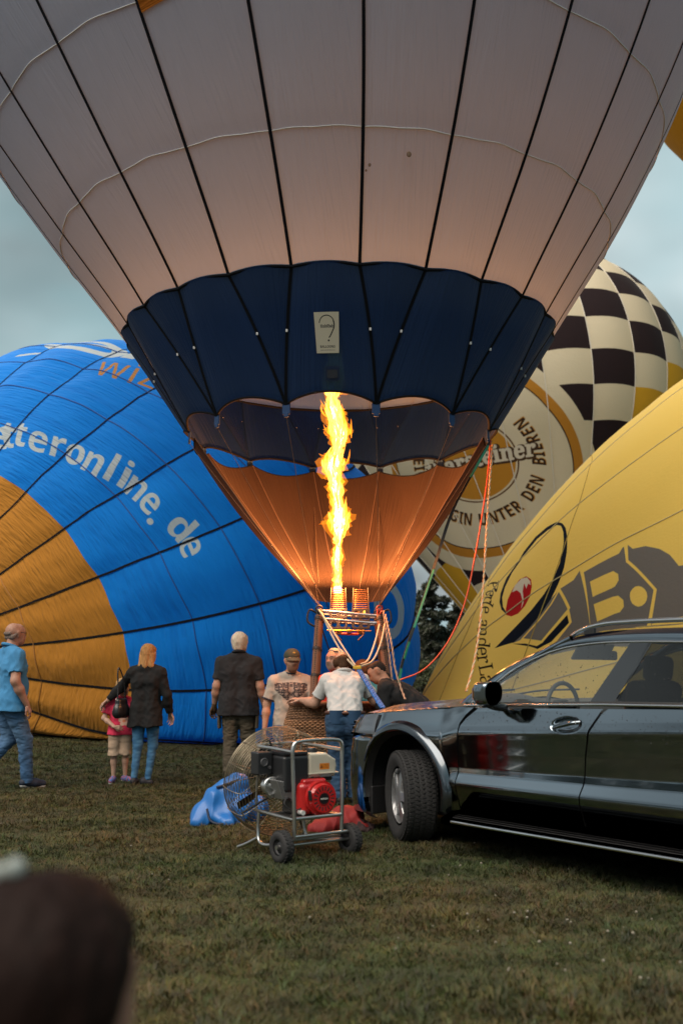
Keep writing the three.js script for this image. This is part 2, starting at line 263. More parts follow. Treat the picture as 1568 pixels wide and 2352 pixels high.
    for (const s of [2.148, 3.199]) { const T = []; for (let i = 0; i <= 12; i++) T.push(mb(s + 0.006 * Math.sin(i * 0.8 + k) * Math.sin(Math.PI * i / 12), seamL(k) + i / 12 * G24, bulge(s, i / 12) + 0.006).sub(MB.c)); part('seam_thread', tube(T, 0.0055, 24, 5), threadMat, envelope); }
    // small metal eyelets half way up the band tapes
    const tl = tabL(Math.floor(k / 2)), sg = k % 2 ? 1 : -1, l = tl + sg * 0.55 * G24 / 2, q = mb(0.55 * SB, l, 0.02).sub(MB.c), g = rbox(0.022, 0.03, 0.012, 0.004); g.translate(q.x, q.y, q.z); part('eyelet', g, std([0.5, 0.5, 0.5], { roughness: 0.4 }), envelope);
  }
  // orange print that begins above the second thread, left of the middle
  { const l0 = seamL(-1), g = local(grid(14, 6, (a, b) => mb(mix(3.115 + 0.05 * a, 3.9, b), l0 + mix(0.012, 0.5, a) * G24, bulge(3.3, mix(0.05, 0.5, a)) + 0.012))); part('orange_letter', g, orange, envelope, 'orange printed area on the grey fabric'); }
  // maker's label and the pocket below it on the middle panel of the band
  const lab = canvasTex(256, 380, (c, w, h) => {
    c.fillStyle = '#d9cfba'; c.fillRect(0, 0, w, h); c.strokeStyle = '#1b1b1d'; c.lineCap = 'round';
    c.lineWidth = 9; c.beginPath(); c.arc(128, 108, 78, Math.PI * 1.05, Math.PI * 1.95); c.stroke(); c.lineWidth = 12; c.beginPath(); c.arc(118, 118, 88, -0.45, 0.55); c.quadraticCurveTo(165, 220, 150, 232); c.stroke();
    c.fillStyle = '#222'; c.beginPath(); c.arc(142, 262, 10, 0, 7); c.fill();
    c.font = 'bold 36px sans-serif'; c.textAlign = 'center'; c.lineWidth = 3; c.strokeStyle = '#333'; c.fillStyle = '#cfc6b4'; c.fillText('Kubíček', 128, 142); c.strokeText('Kubíček', 128, 142);
    c.fillStyle = '#1b1b1d'; c.font = 'bold 33px sans-serif'; c.fillText('BALLOONS', 128, 330); c.font = '15px sans-serif'; c.fillText('www.kubicekballoons.cz', 128, 356);
  });
  const onBand = (l0, l1, s0, s1, dr) => local(grid(10, 10, (a, b) => mb(mix(s0, s1, b), mix(l0, l1, a), 0.055 * (0.4 + 0.6 * mix(s0, s1, b) / SB) * 0.97 + dr)));
  part('maker_label', onBand(-0.108, -0.002, 0.42, 0.76, 0.012), std([1, 1, 1], { map: lab, roughness: 0.7 }), envelope, 'cream label with a large question mark print');
  part('pocket', onBand(-0.072, 0.0, 0.18, 0.31, 0.02), std([0.012, 0.028, 0.08], { roughness: 0.5 }), envelope);
  part('pocket_window', onBand(-0.062, -0.01, 0.205, 0.275, 0.028), std([0.05, 0.055, 0.075], { roughness: 0.25 }), envelope);
  // a few specks of dirt on the grey fabric
  for (const [l, s, w] of [[0.215, 1.95, 0.022], [0.1, 1.86, 0.014], [0.09, 1.82, 0.01]]) { const q = mb(s, l, 0.075).sub(MB.c); const g = new THREE.SphereGeometry(w, 8, 6); g.scale(1, 1.3, 0.3); g.translate(q.x, q.y, q.z); part('stain', g, std([0.12, 0.07, 0.04]), envelope); }
}
// ---- wind scoop between the mouth and the burner frame
const FRAME = { y: 1.93, x0: -0.25, x1: 0.42, z0: -11.05, z1: -11.8 };
{
  const t = thing('wind_scoop', 'orange-lit fabric scoop hanging from the balloon mouth behind the flame', 'wind scoop', MB.c.clone());
  const cloth = fabric([0.042, 0.029, 0.024], 0.2, { bumpScale: 0.014, bumpMap: rep(streakTex, 0.25, 0.8) });
  // tabs 3.5 .. -2.5 round the back carry its upper edge
  const ks = [3.02, 4, 5, 6, 7, 8, 9, 9.98], cx = 0.085;
  const low = (f) => { const a = mix(-0.05, 1.05, f) * Math.PI, w = 0.405; return V(cx + w * Math.cos(a), 2.12 - 0.05 * Math.sin(f * Math.PI) + 0.03 * (1 - Math.abs(2 * f - 1)), -11.42 - 0.5 * Math.sin(a)); };
  for (let i = 0; i < ks.length - 1; i++) {
    const l0 = tabL(ks[i]), l1 = tabL(ks[i + 1]), n = ks.length - 1;
    const f = (a, b) => { // b: 0 at the mouth, 1 at the burner
      const sagTop = 0.09 * Math.pow(Math.sin(Math.PI * a), 0.9), top = mb(-0.06, mix(l0, l1, a), -0.02); top.y -= sagTop;
      const bot = low((i + a) / n), p = top.lerp(bot, b), cen = V(cx, p.y, -11.4), d = p.clone().sub(cen); d.y = 0; d.normalize();
      const belly = 0.16 * Math.sin(Math.PI * b) * (0.35 + 0.65 * Math.sin(Math.PI * a)) * (i === 0 || i === n - 1 ? 0.5 : 1) + 0.02 * noise(a * 5 + i * 3, b * 4, 3) * Math.sin(Math.PI * b);
      return p.addScaledVector(d, belly);
    };
    part('scoop_panel', local(grid(22, 34, f, (a, b) => [b * 2.4, a * 0.9 + i])), cloth, t);
    const E = [], Q = []; for (let j = 0; j <= 20; j++) { E.push(f(j / 20, 0).sub(MB.c)); Q.push(f(0, j / 20).sub(MB.c)); }
    part('hem', tube(E, 0.009, 30, 5), tapeMat, t); part('seam_tape', tube(Q, 0.006, 30, 5), std([0.1, 0.07, 0.06]), t);
    if (i === n - 1) { const W = []; for (let j = 0; j <= 20; j++) W.push(f(1, j / 20).sub(MB.c)); part('seam_tape', tube(W, 0.008, 30, 5), std([0.03, 0.03, 0.035]), t); }
  }
}
// ---- half-inflated blue balloon lying on the left
const EB = { c: V(-6.98, 3.596, -25.061), s: V(11.359, 5.923, 3.626), m: new THREE.Matrix4().makeRotationY(-0.789).multiply(new THREE.Matrix4().makeRotationZ(-0.194)), pole: V(0.0244, 0.3119, -0.9498).normalize() };
const EY = { c: V(11.047, 3.107, -23.585), s: V(13.89, 5.915, 4.352), m: new THREE.Matrix4().makeRotationY(0.586).multiply(new THREE.Matrix4().makeRotationZ(0.551)), pole: V(-0.7439, 0.5696, -0.3497).normalize() };
function ellipsoidMap(E) { // (longitude, angle from the pole, outward offset) -> point; the fabric lies flat where it meets the ground
  const e1 = V(0, 1, 0).addScaledVector(E.pole, -E.pole.y).normalize(), e2 = E.pole.clone().cross(e1);
  return (la, co, dr = 0) => {
    const q = E.pole.clone().multiplyScalar(Math.cos(co)).addScaledVector(e1, Math.sin(co) * Math.cos(la)).addScaledVector(e2, Math.sin(co) * Math.sin(la));
    const n = V(q.x / E.s.x, q.y / E.s.y, q.z / E.s.z).normalize(), p = V(q.x * E.s.x, q.y * E.s.y, q.z * E.s.z).addScaledVector(n, dr).applyMatrix4(E.m).add(E.c);
    if (p.y < 0.25) p.y = 0.02 + 0.23 * Math.exp((p.y - 0.25) / 0.23);
    return p;
  };
}
const LTR = (c, ch, r, X, Y, font) => { // a letter on the fabric: centre and the steps of its two directions
  c.save(); const [u, v, ux, uv, vx, vv] = r, sx = (a, b) => X(a) - X(0) * 1, S = 100;
  c.setTransform((X(u + ux) - X(u)) / S, (Y(v + uv) - Y(v)) / S, -(X(u + vx) - X(u)) / S, -(Y(v + vv) - Y(v)) / S, X(u), Y(v));
  c.font = font; c.textAlign = 'center'; c.textBaseline = 'alphabetic'; if (font[0] !== '1') c.scale(font[0] === 'b' ? 1.08 : 1.4, 1); c.fillText(ch, 0, 50); c.restore();
};
{
  const map = ellipsoidMap(EB), P = (la, cc, dr = 0) => map(la, Math.PI - cc, dr), D = 0.2513, NG = 25, L0 = 0.275, CAP = 0.765;
  const u0 = -0.4, u1 = 2.4, v0 = 0.2, v1 = 2.2, X = (u) => (u - u0) / (u1 - u0) * 2048, Y = (v) => (1 - (v - v0) / (v1 - v0)) * 2048;
  const print = canvasTex(2048, 2048, (c, w, h) => {
    c.fillStyle = '#0b8ae8'; c.fillRect(0, 0, w, h);
    for (let i = 0; i < 260; i++) { c.fillStyle = rnd() < 0.5 ? 'rgba(10,80,160,0.10)' : 'rgba(30,130,215,0.10)'; c.fillRect(rnd() * w, rnd() * h, rr(80, 500), rr(3, 26)); }
    c.fillStyle = '#c9d3cf';
    const W = [[0.237,0.887,0.0768,0.0117,-0.0427,0.0618],[0.276,0.904,0.0735,0.0115,-0.0406,0.061],[0.324,0.924,0.0694,0.0118,-0.0387,0.0599],[0.412,0.934,0.064,0.013,-0.0359,0.0568],[0.488,0.952,0.059,0.0142,-0.0345,0.0546],[0.561,0.965,0.0578,0.0149,-0.0335,0.0548],[0.642,0.978,0.0578,0.0118,-0.0285,0.055],[0.702,0.998,0.0553,0.0112,-0.0266,0.054],[0.745,1.01,0.0541,0.0101,-0.0245,0.0534],[0.796,1.011,0.054,0.00755,-0.021,0.0526],[0.87,1.016,0.0529,0.00148,-0.0131,0.0503],[0.921,1.004,0.0528,0.0003,-0.011,0.0491],[0.987,1.037,0.0509,0.00446,-0.0149,0.0494],[1.05,1.034,0.0521,-0.00312,-0.006,0.0484]];
    [...'etteronline.de'].forEach((ch, i) => LTR(c, ch, W[i], X, Y, 'bold 232px sans-serif'));
    LTR(c, 'w', [0.13, 0.85, 0.085, 0.012, -0.045, 0.063], X, Y, 'bold 232px sans-serif');
    // white wordmark over the top: a ring letter and its neighbours
    c.lineWidth = 1; const blob = (pts) => { c.beginPath(); pts.forEach(([u, v], i) => (i ? c.lineTo(X(u), Y(v)) : c.moveTo(X(u), Y(v)))); c.closePath(); c.fill(); };
    const ring = (cu, cv, ru, rv, k, ang) => { c.beginPath(); c.ellipse(X(cu), Y(cv), ru, rv, ang, 0, 7); c.ellipse(X(cu), Y(cv), ru * k, rv * k * 0.8, ang, 0, 7); c.fill('evenodd'); };
    ring(0.14, 1.565, 140, 84, 0.66, 0.35); c.fillRect(X(0.14) - 70, Y(1.565) - 12, 150, 22); blob([[-0.065, 1.406], [0.01, 1.446], [0.02, 1.47], [-0.06, 1.43]]); blob([[0.32, 1.5], [0.37, 1.5], [0.4, 1.62], [0.33, 1.61]]);
    ring(1.42, 1.6, 62, 84, 0.62, 0.1);
    c.fillStyle = '#c98a4a'; const Z = [[0.363,1.378,0.0509,0.0109,-0.0564,0.102],[0.436,1.392,0.0471,0.0135,-0.0508,0.096],[0.478,1.415,0.0457,0.0136,-0.0481,0.0956]]; [...'wiz'].forEach((ch, i) => LTR(c, ch, Z[i], X, Y, 'italic 190px sans-serif'));
  });
  const wr = { bumpMap: rep(streakTex, 9, 5), bumpScale: 0.026 };
  const blue = fabric([1, 1, 1], 0.42, { map: print, ...wr }), plain = fabric([0.0033, 0.254, 0.807], 0.42, wr), tan = fabric([0.53, 0.22, 0.03], 0.3, { bumpMap: rep(streakTex, 8, 5), bumpScale: 0.032 });
  const t = thing('blue_balloon', 'half inflated bright blue balloon with tan crown lying on the grass at left', 'hot air balloon', EB.c.clone()), loc = (g) => g.translate(-EB.c.x, -EB.c.y, -EB.c.z);
  const wob = (la, cc, a) => 0.1 * Math.sin(Math.PI * a) * Math.sin(Math.min(cc, 1.6)) + 0.05 * noise(la * 7, cc * 6, 2) + 0.02 * noise(la * 9 + cc * 14, cc * 22 - la * 10, 5) * clamp((2.1 - la) * 0.8, 0, 1);
  for (let k = 0; k < NG; k++) {
    const a0 = L0 + k * D, front = a0 > -0.5 && a0 < 2.3, hid = a0 + D > 2.4 && a0 < 5.6, uvf = (c0, c1) => (a, b) => [(a0 + a * D - u0) / (u1 - u0), (mix(c0, c1, b) - v0) / (v1 - v0)];
    const aa = a0 > Math.PI ? a0 - 2 * Math.PI : a0, uva = (c0, c1) => (a, b) => [(aa + a * D - u0) / (u1 - u0), (mix(c0, c1, b) - v0) / (v1 - v0)];
    const pan = (n, m, c0, c1) => loc(grid(n, m, (a, b) => { const cc = mix(c0, c1, b), la = aa + a * D; return P(la, cc, wob(la, cc, a)); }, uva(c0, c1)));
    const inPrint = aa >= -0.4 && aa + D <= 2.4;
    part('crown_panel', pan(14, 24, 0.02, CAP), tan, t);
    for (const [c0, c1] of [[CAP, 1.15], [1.15, 1.56], [1.56, 2.0], [2.0, 2.9]]) part('gore_panel', pan(16, c1 > 2 ? 10 : 24, c0, c1), inPrint && c1 < 2.2 ? blue : plain, t);
    const Q = [], N = []; for (let i = 0; i <= 70; i++) { const cc = mix(0.03, 2.9, i / 70), p = P(aa, cc, wob(aa, cc, 0)), q = P(aa, cc, 1); Q.push(p.clone().sub(EB.c)); N.push(q.sub(P(aa, cc)).normalize()); }
    part('load_tape', tapeGeo(Q, N, 0.042, 0.02), tapeMat, t);
    for (const cc of [0.955, 1.15, 1.35, 1.56]) { const H = []; for (let i = 0; i <= 10; i++) { const la = aa + i / 10 * D; H.push(P(la, cc, wob(la, cc, i / 10) + 0.006).sub(EB.c)); } part('cross_seam', tube(H, 0.012, 12, 5), std([0.004, 0.06, 0.26]), t); }
    for (const cc of [0.5]) { const H = []; for (let i = 0; i <= 10; i++) { const la = aa + i / 10 * D; H.push(P(la, cc, wob(la, cc, i / 10) + 0.006).sub(EB.c)); } part('cross_seam', tube(H, 0.012, 12, 5), std([0.3, 0.13, 0.025]), t); }
  }
}
{ // ---- yellow balloon lying on the right
  const P = ellipsoidMap(EY), u0 = -1.6, u1 = 0.5, v0 = 0.1, v1 = 1.4, X = (u) => (u - u0) / (u1 - u0) * 2048, Y = (v) => (1 - (v - v0) / (v1 - v0)) * 2048;
  const LOOP = [-0.831,0.485,-0.764,0.452,-0.69,0.43,-0.616,0.419,-0.497,0.417,-0.444,0.431,-0.372,0.452,-0.339,0.483,-0.36,0.519,-0.41,0.555,-0.477,0.581,-0.545,0.602,-0.617,0.619,-0.712,0.636,-0.782,0.644,-0.845,0.644,-0.901,0.639,-0.948,0.624,-0.987,0.601,-1.006,0.582,-1.02,0.564,-0.998,0.494,-0.989,0.503,-0.968,0.525,-0.945,0.55,-0.907,0.583,-0.859,0.608,-0.801,0.621,-0.743,0.624,-0.637,0.613,-0.563,0.599,-0.492,0.58,-0.442,0.56,-0.403,0.529,-0.379,0.492,-0.412,0.458,-0.5,0.436,-0.599,0.43,-0.671,0.435,-0.752,0.454,-0.818,0.481];
  const STROKE = [-1.01,0.713,-1.042,0.727,-1.084,0.692,-1.091,0.656,-1.071,0.631,-1.023,0.56,-1.048,0.607,-1.079,0.65,-1.075,0.665,-1.058,0.676], GA = [-0.878,0.655,-0.873,0.692,-0.845,0.701,-1.083,0.793,-1.143,0.809,-1.129,0.706,-1.09,0.66,-1.02,0.561];
  const YO = [-0.989,0.712,-1.044,0.735,-1.096,0.705,-1.101,0.663,-1.021,0.562,-1.023,0.587,-1.07,0.658], GI = [-0.88,0.655,-0.927,0.646,-0.971,0.626,-1.023,0.588,-1.07,0.659,-0.989,0.712];
  const GB = [-0.864,0.717,-0.867,0.807,-0.849,0.812,-0.849,0.815,-0.913,0.835,-1.041,0.933,-1.141,0.945,-1.19,0.953,-1.146,0.818,-1.084,0.794], P1 = [-0.922,0.748,-0.924,0.794,-0.925,0.807,-0.944,0.824,-0.967,0.831,-0.983,0.826,-0.985,0.817,-0.987,0.772], P2 = [-1.014,0.782,-1.014,0.829,-1.017,0.843,-1.037,0.861,-1.058,0.868,-1.071,0.862,-1.07,0.851,-1.075,0.808];
  const DOT = [-1.053,0.922,-1.064,0.923,-1.071,0.921,-1.075,0.915,-1.074,0.907,-1.068,0.898,-1.058,0.888,-1.045,0.88,-1.032,0.875,-1.021,0.873,-1.013,0.876,-1.009,0.882,-1.011,0.89,-1.018,0.9,-1.028,0.909,-1.04,0.917], GC = [-0.848,0.824,-0.874,0.842,-0.886,0.876,-0.919,0.917,-0.954,0.949,-0.999,0.98,-1.003,0.993,-1.03,1.042,-1.149,1.089,-1.143,1.029,-1.135,0.955,-1.193,0.964,-1.192,0.961,-1.043,0.941,-0.909,0.84];
  const RED = [-0.831,0.485,-0.791,0.472,-0.726,0.464,-0.677,0.469,-0.644,0.485,-0.663,0.509,-0.719,0.536,-0.77,0.55,-0.823,0.557,-0.862,0.552,-0.879,0.536,-0.866,0.51], WHT = [-0.696,0.471,-0.661,0.475,-0.649,0.491,-0.674,0.513,-0.725,0.535,-0.756,0.543,-0.731,0.53,-0.757,0.53,-0.706,0.512,-0.753,0.518,-0.832,0.54,-0.863,0.541,-0.809,0.53,-0.756,0.512,-0.711,0.49];
  const PT = [[-0.335,0.347,-0.233,0.0328,-0.219,0.0568],[-0.439,0.352,-0.144,0.0186,-0.207,0.061],[-0.503,0.356,-0.113,0.013,-0.188,0.0612],[-0.549,0.359,-0.105,0.0129,-0.169,0.0605],[-0.613,0.364,-0.113,0.0188,-0.144,0.0615],[-0.746,0.384,-0.0964,0.0209,-0.0955,0.0579],[-0.822,0.4,-0.0908,0.023,-0.0754,0.0575],[-0.909,0.421,-0.0826,0.0247,-0.0545,0.0562],[-0.971,0.44,-0.0766,0.0267,-0.0386,0.0533],[-1.023,0.46,-0.071,0.0277,-0.0276,0.0509],[-1.087,0.488,-0.0655,0.0296,-0.0159,0.0485]];
  const print = canvasTex(2048, 2048, (c, w, h) => {
    c.fillStyle = '#fbdd78'; c.fillRect(0, 0, w, h);
    const poly = (L, col, line) => { c.beginPath(); for (let i = 0; i < L.length; i += 2) c[i ? 'lineTo' : 'moveTo'](X(L[i]), Y(L[i + 1])); c.closePath(); if (line) { c.strokeStyle = col; c.lineWidth = line; c.lineJoin = 'round'; c.stroke(); } else { c.fillStyle = col; c.fill(); } };
    const YE = '#fbdd78', GR = '#77767a', NV = '#10182a';
    poly(GA, GR); poly(YO, YE); poly(GI, GR); poly(GI, YE, 9); poly(GB, GR); poly(GC, GR); poly(P1, YE); poly(P2, YE); poly(DOT, YE); poly(LOOP, NV); poly(STROKE, NV); poly(RED, '#b3161c'); poly(WHT, '#d8d6ce');
    c.fillStyle = '#2b2418'; [...'PerleanderLa'].slice(0, 0); [...'Perleander' + 'L'].forEach((ch, i) => LTR(c, ch, PT[i], X, Y, '165px serif'));
    LTR(c, 'a', [-1.14, 0.51, -0.062, 0.031, -0.008, 0.047], X, Y, '165px serif');
  });
  const yel = fabric([1, 1, 1], 0.5, { map: print, bumpMap: rep(weaveTex, 8, 5), bumpScale: 0.005 }), plain = fabric([0.96, 0.72, 0.19], 0.48);
  const t = thing('yellow_balloon', 'half inflated yellow balloon with grey lettering lying behind the dark car', 'hot air balloon', EY.c.clone()), loc = (g) => g.translate(-EY.c.x, -EY.c.y, -EY.c.z);
  const LS = -0.425, D = 0.4, n = 16; // seams
  for (let k = 0; k < n; k++) {
    let a0 = LS + (k - 8) * (2 * Math.PI / n); const d = 2 * Math.PI / n, inP = a0 > u0 && a0 + d < u1;
    const wob = (la, co, a) => 0.05 * Math.sin(Math.PI * a) * Math.sin(co) + 0.03 * noise(la * 5, co * 8, 7);
    for (const [c0, c1] of [[0.012, 0.3], [0.3, 0.62], [0.62, 1.38], [1.38, 2.9]]) part('gore_panel', loc(grid(18, 28, (a, b) => { const co = mix(c0, c1, b), la = a0 + a * d; return P(la, co, wob(la, co, a)); }, (a, b) => [(a0 + a * d - u0) / (u1 - u0), (mix(c0, c1, b) - v0) / (v1 - v0)])), inP && c0 > 0.1 && c1 < 1.4 ? yel : plain, t);
    const Q = []; for (let i = 0; i <= 60; i++) { const co = mix(0.02, 2.9, i / 60); Q.push(P(a0, co, wob(a0, co, 0) + 0.008).sub(EY.c)); }
    part('seam_tape', tube(Q, 0.011, 90, 5), std([0.55, 0.42, 0.2]), t);
    for (const cc of [0.3, 0.62]) { const H = []; for (let i = 0; i <= 12; i++) { const la = a0 + i / 12 * d; H.push(P(la, cc, wob(la, cc, i / 12) + 0.005).sub(EY.c)); } part('cross_seam', tube(H, 0.009, 12, 5), std([0.42, 0.27, 0.05]), t); }
  }
}
{ // ---- checkered balloon standing far behind
  const C = V(8.255, 13.693, -46.942), tx = -0.114, tz = -0.186, R = 8.328, K = 2.099, L0 = 0.231, S0 = 12.854, DS = 1.548, FL = 0.938, DL = 0.255;
  const ax = V(Math.sin(tx), Math.cos(tx) * Math.cos(tz), Math.cos(tx) * Math.sin(tz)), e1 = ax.clone().cross(V(0, 0, 1)).normalize(), e2 = e1.clone().cross(ax);
  const rad = (s) => (s / R < K ? R * Math.sin(s / R) : R * Math.sin(K) + Math.cos(K) * (s - K * R)), P = (s, l, dr = 0) => { const a = s / R, h = a < K ? R * Math.cos(a) : R * Math.cos(K) - Math.sin(K) * (s - K * R), r = rad(s) + dr; return C.clone().addScaledVector(ax, h * FL).addScaledVector(e1, r * Math.sin(l)).addScaledVector(e2, r * Math.cos(l)); };
  const u0 = L0 - 9 * DL, u1 = L0 + 7 * DL, v0 = S0 - 8 * DS, v1 = S0 + 9 * DS, X = (l) => (l - u0) / (u1 - u0) * 2048, Y = (s) => (1 - (s - v0) / (v1 - v0)) * 2048;
  const tex = canvasTex(2048, 2048, (c, w, h) => {
    const CR = '#d8cdb2', BK = '#2a2023';
    for (let j = -9; j < 7; j++) for (let i = -8; i < 9; i++) { // a check of each gore and row
      const odd = (i + j) & 1, yellow = odd && i + j === 3 && j >= 1 || (j < -5 && i > 5) || (i < -2 && j === -1 && odd);
      c.fillStyle = yellow ? '#d3a22e' : odd ? BK : CR; const x = X(L0 + j * DL), y = Y(S0 + (i + 1) * DS); c.fillRect(x, y, X(L0 + (j + 1) * DL) - x + 1, Y(S0 + i * DS) - y + 1);
    }
    const cl = -0.5, cs = 18.45, pt = (r, a) => { const dx = r * Math.cos(a), dy = r * Math.sin(a), mx = 0.955 * dx - 0.29 * dy, ms = 0.29 * dx + 0.955 * dy, s = cs + ms; return [X(cl + mx / Math.max(1, rad(s))), Y(s)]; };
    const disc = (r, col) => { c.beginPath(); for (let i = 0; i < 90; i++) { const [x, y] = pt(r, i / 90 * 6.2832); c[i ? 'lineTo' : 'moveTo'](x, y); } c.closePath(); c.fillStyle = col; c.fill(); };
    disc(4.95, CR); disc(4.35, '#b9802f'); disc(3.95, '#33241c'); disc(3.9, CR); disc(1.82, '#5a3a22'); disc(1.76, CR); disc(1.68, '#bd852f');
    for (const [word, mid] of [['EINE', 172], ['KÖNIGIN', 124], ['UNTER', 67], ['DEN', 25], ['BIEREN', -23]]) { // read round the foot of the emblem
      c.font = 'bold 96px sans-serif'; const wd = [...word].map((ch) => c.measureText(ch).width * 0.78 + 7), all = wd.reduce((p, q) => p + q, 0); let run = -all / 2;
      [...word].forEach((ch, i) => {
        const a = THREE.MathUtils.degToRad(mid) - (run + wd[i] / 2) * 0.0078 / 2.85; run += wd[i];
        const o = pt(2.85, a), up = pt(2.6, a), sd = pt(2.85, a - 0.05), S = 100, ux = (up[0] - o[0]) / 0.25 * 0.78, uy = (up[1] - o[1]) / 0.25 * 0.78, rx = (sd[0] - o[0]) / (0.05 * 2.85) * 0.78, ry = (sd[1] - o[1]) / (0.05 * 2.85) * 0.78;
        c.save(); c.setTransform(0.78 * rx / S, 0.78 * ry / S, -ux / S, -uy / S, o[0], o[1]); c.font = 'bold 96px sans-serif'; c.textAlign = 'center'; c.fillStyle = '#c58a3a'; c.fillText(ch, 5, 4); c.fillStyle = '#3a281e'; c.fillText(ch, 0, 0); c.restore();
      });
    }
    { // the brand word, heavy broken letters rising to the right
      const a = THREE.MathUtils.degToRad(-14), o = pt(0.0, 0), r = pt(1, a), u = pt(1, a - Math.PI / 2), S = 100; c.save();
      c.setTransform((r[0] - o[0]) / S, (r[1] - o[1]) / S, -(u[0] - o[0]) / S, -(u[1] - o[1]) / S, o[0], o[1]);
      c.font = 'bold 96px serif'; c.textAlign = 'center'; c.lineJoin = 'round'; c.lineWidth = 18; c.strokeStyle = '#4a3524'; c.strokeText('Warsteiner', 26, 26, 470); c.fillStyle = '#4a3524'; c.fillText('Warsteiner', 26, 26, 470); c.lineWidth = 5; c.fillStyle = '#d9d0bd'; c.fillText('Warsteiner', 20, 22, 470); c.strokeStyle = '#d9d0bd'; c.strokeText('Warsteiner', 20, 22, 470); c.restore();
    }
    for (let i = 0; i < 90; i++) { c.fillStyle = `rgba(120,90,50,${rr(0.02, 0.07)})`; c.beginPath(); c.ellipse(rnd() * w, rnd() * h, rr(3, 14), rr(20, 120), rr(-0.1, 0.1), 0, 7); c.fill(); }
  });
  const mat = fabric([1, 1, 1], 0.3, { map: tex, bumpMap: rep(weaveTex, 12, 12), bumpScale: 0.008 }), back = fabric([0.55, 0.5, 0.4], 0.3);
  const t = thing('checkered_balloon', 'black and cream checkered balloon with round golden emblem standing behind', 'hot air balloon', C.clone()), loc = (g) => g.translate(-C.x, -C.y, -C.z), seam = std([0.62, 0.58, 0.5]);
  const sMax = S0 + 8.4 * DS, bul = (a, s) => 0.12 * Math.sin(Math.PI * a) * Math.sin(Math.min(Math.PI, s / R));
  for (let j = -9; j < 7; j++) {
    for (let i = -8; i < 9; i++) { const s0 = Math.max(0.4, S0 + i * DS), s1 = Math.min(sMax, S0 + (i + 1) * DS), l0 = L0 + j * DL; if (s1 > s0) part('check_panel', loc(grid(6, 5, (a, b) => P(mix(s0, s1, b), l0 + a * DL, bul(a, mix(s0, s1, b))), (a, b) => [(l0 + a * DL - u0) / (u1 - u0), (mix(s0, s1, b) - v0) / (v1 - v0)])), mat, t); }
    const Q = []; for (let i = 0; i <= 40; i++) Q.push(P(mix(0.4, sMax, i / 40), L0 + j * DL, 0.02).sub(C)); part('seam_tape', tube(Q, 0.02, 60, 5), seam, t);
  }
  const dB = (2 * Math.PI - 16 * DL) / 9;
  for (let j = 0; j < 9; j++) { const l0 = L0 + 7 * DL + j * dB; part('gore_panel', loc(grid(6, 30, (a, b) => P(mix(0.4, sMax, b), l0 + a * dB, bul(a, mix(0.4, sMax, b))))), back, t); }
  part('crown_panel', loc(grid(40, 2, (a, b) => P(mix(0.001, 0.42, b), a * 2 * Math.PI))), back, t);
}
{ // ---- part of a further yellow balloon at the right edge of the picture
  const C = at(1842, 72, 36), t = thing('gold_balloon', 'deep yellow balloon of which only a tip shows at the right picture edge', 'hot air balloon', C), prof = [];
  for (let i = 0; i <= 30; i++) { const a = mix(0.02, 2.15, i / 30); prof.push(new THREE.Vector2(6.4 * Math.sin(a), 6.2 * Math.cos(a))); }
  const e = prof[30]; for (let i = 1; i <= 8; i++) prof.push(new THREE.Vector2(mix(e.x, 1.6, i / 8), e.y - 4.6 * i / 8));
  const m = fabric([0.5, 0.24, 0.01], 0.3), hem = fabric([0.2, 0.22, 0.22], 0.3);
  for (let k = 0; k < 20; k++) part('gore_panel', new THREE.LatheGeometry(prof.slice(0, 37), 6, k * Math.PI / 10, Math.PI / 10), m, t);
  for (let k = 0; k < 20; k++) part('mouth_panel', new THREE.LatheGeometry(prof.slice(36), 6, k * Math.PI / 10, Math.PI / 10), hem, t);
  t.rotation.z = -0.1;
}
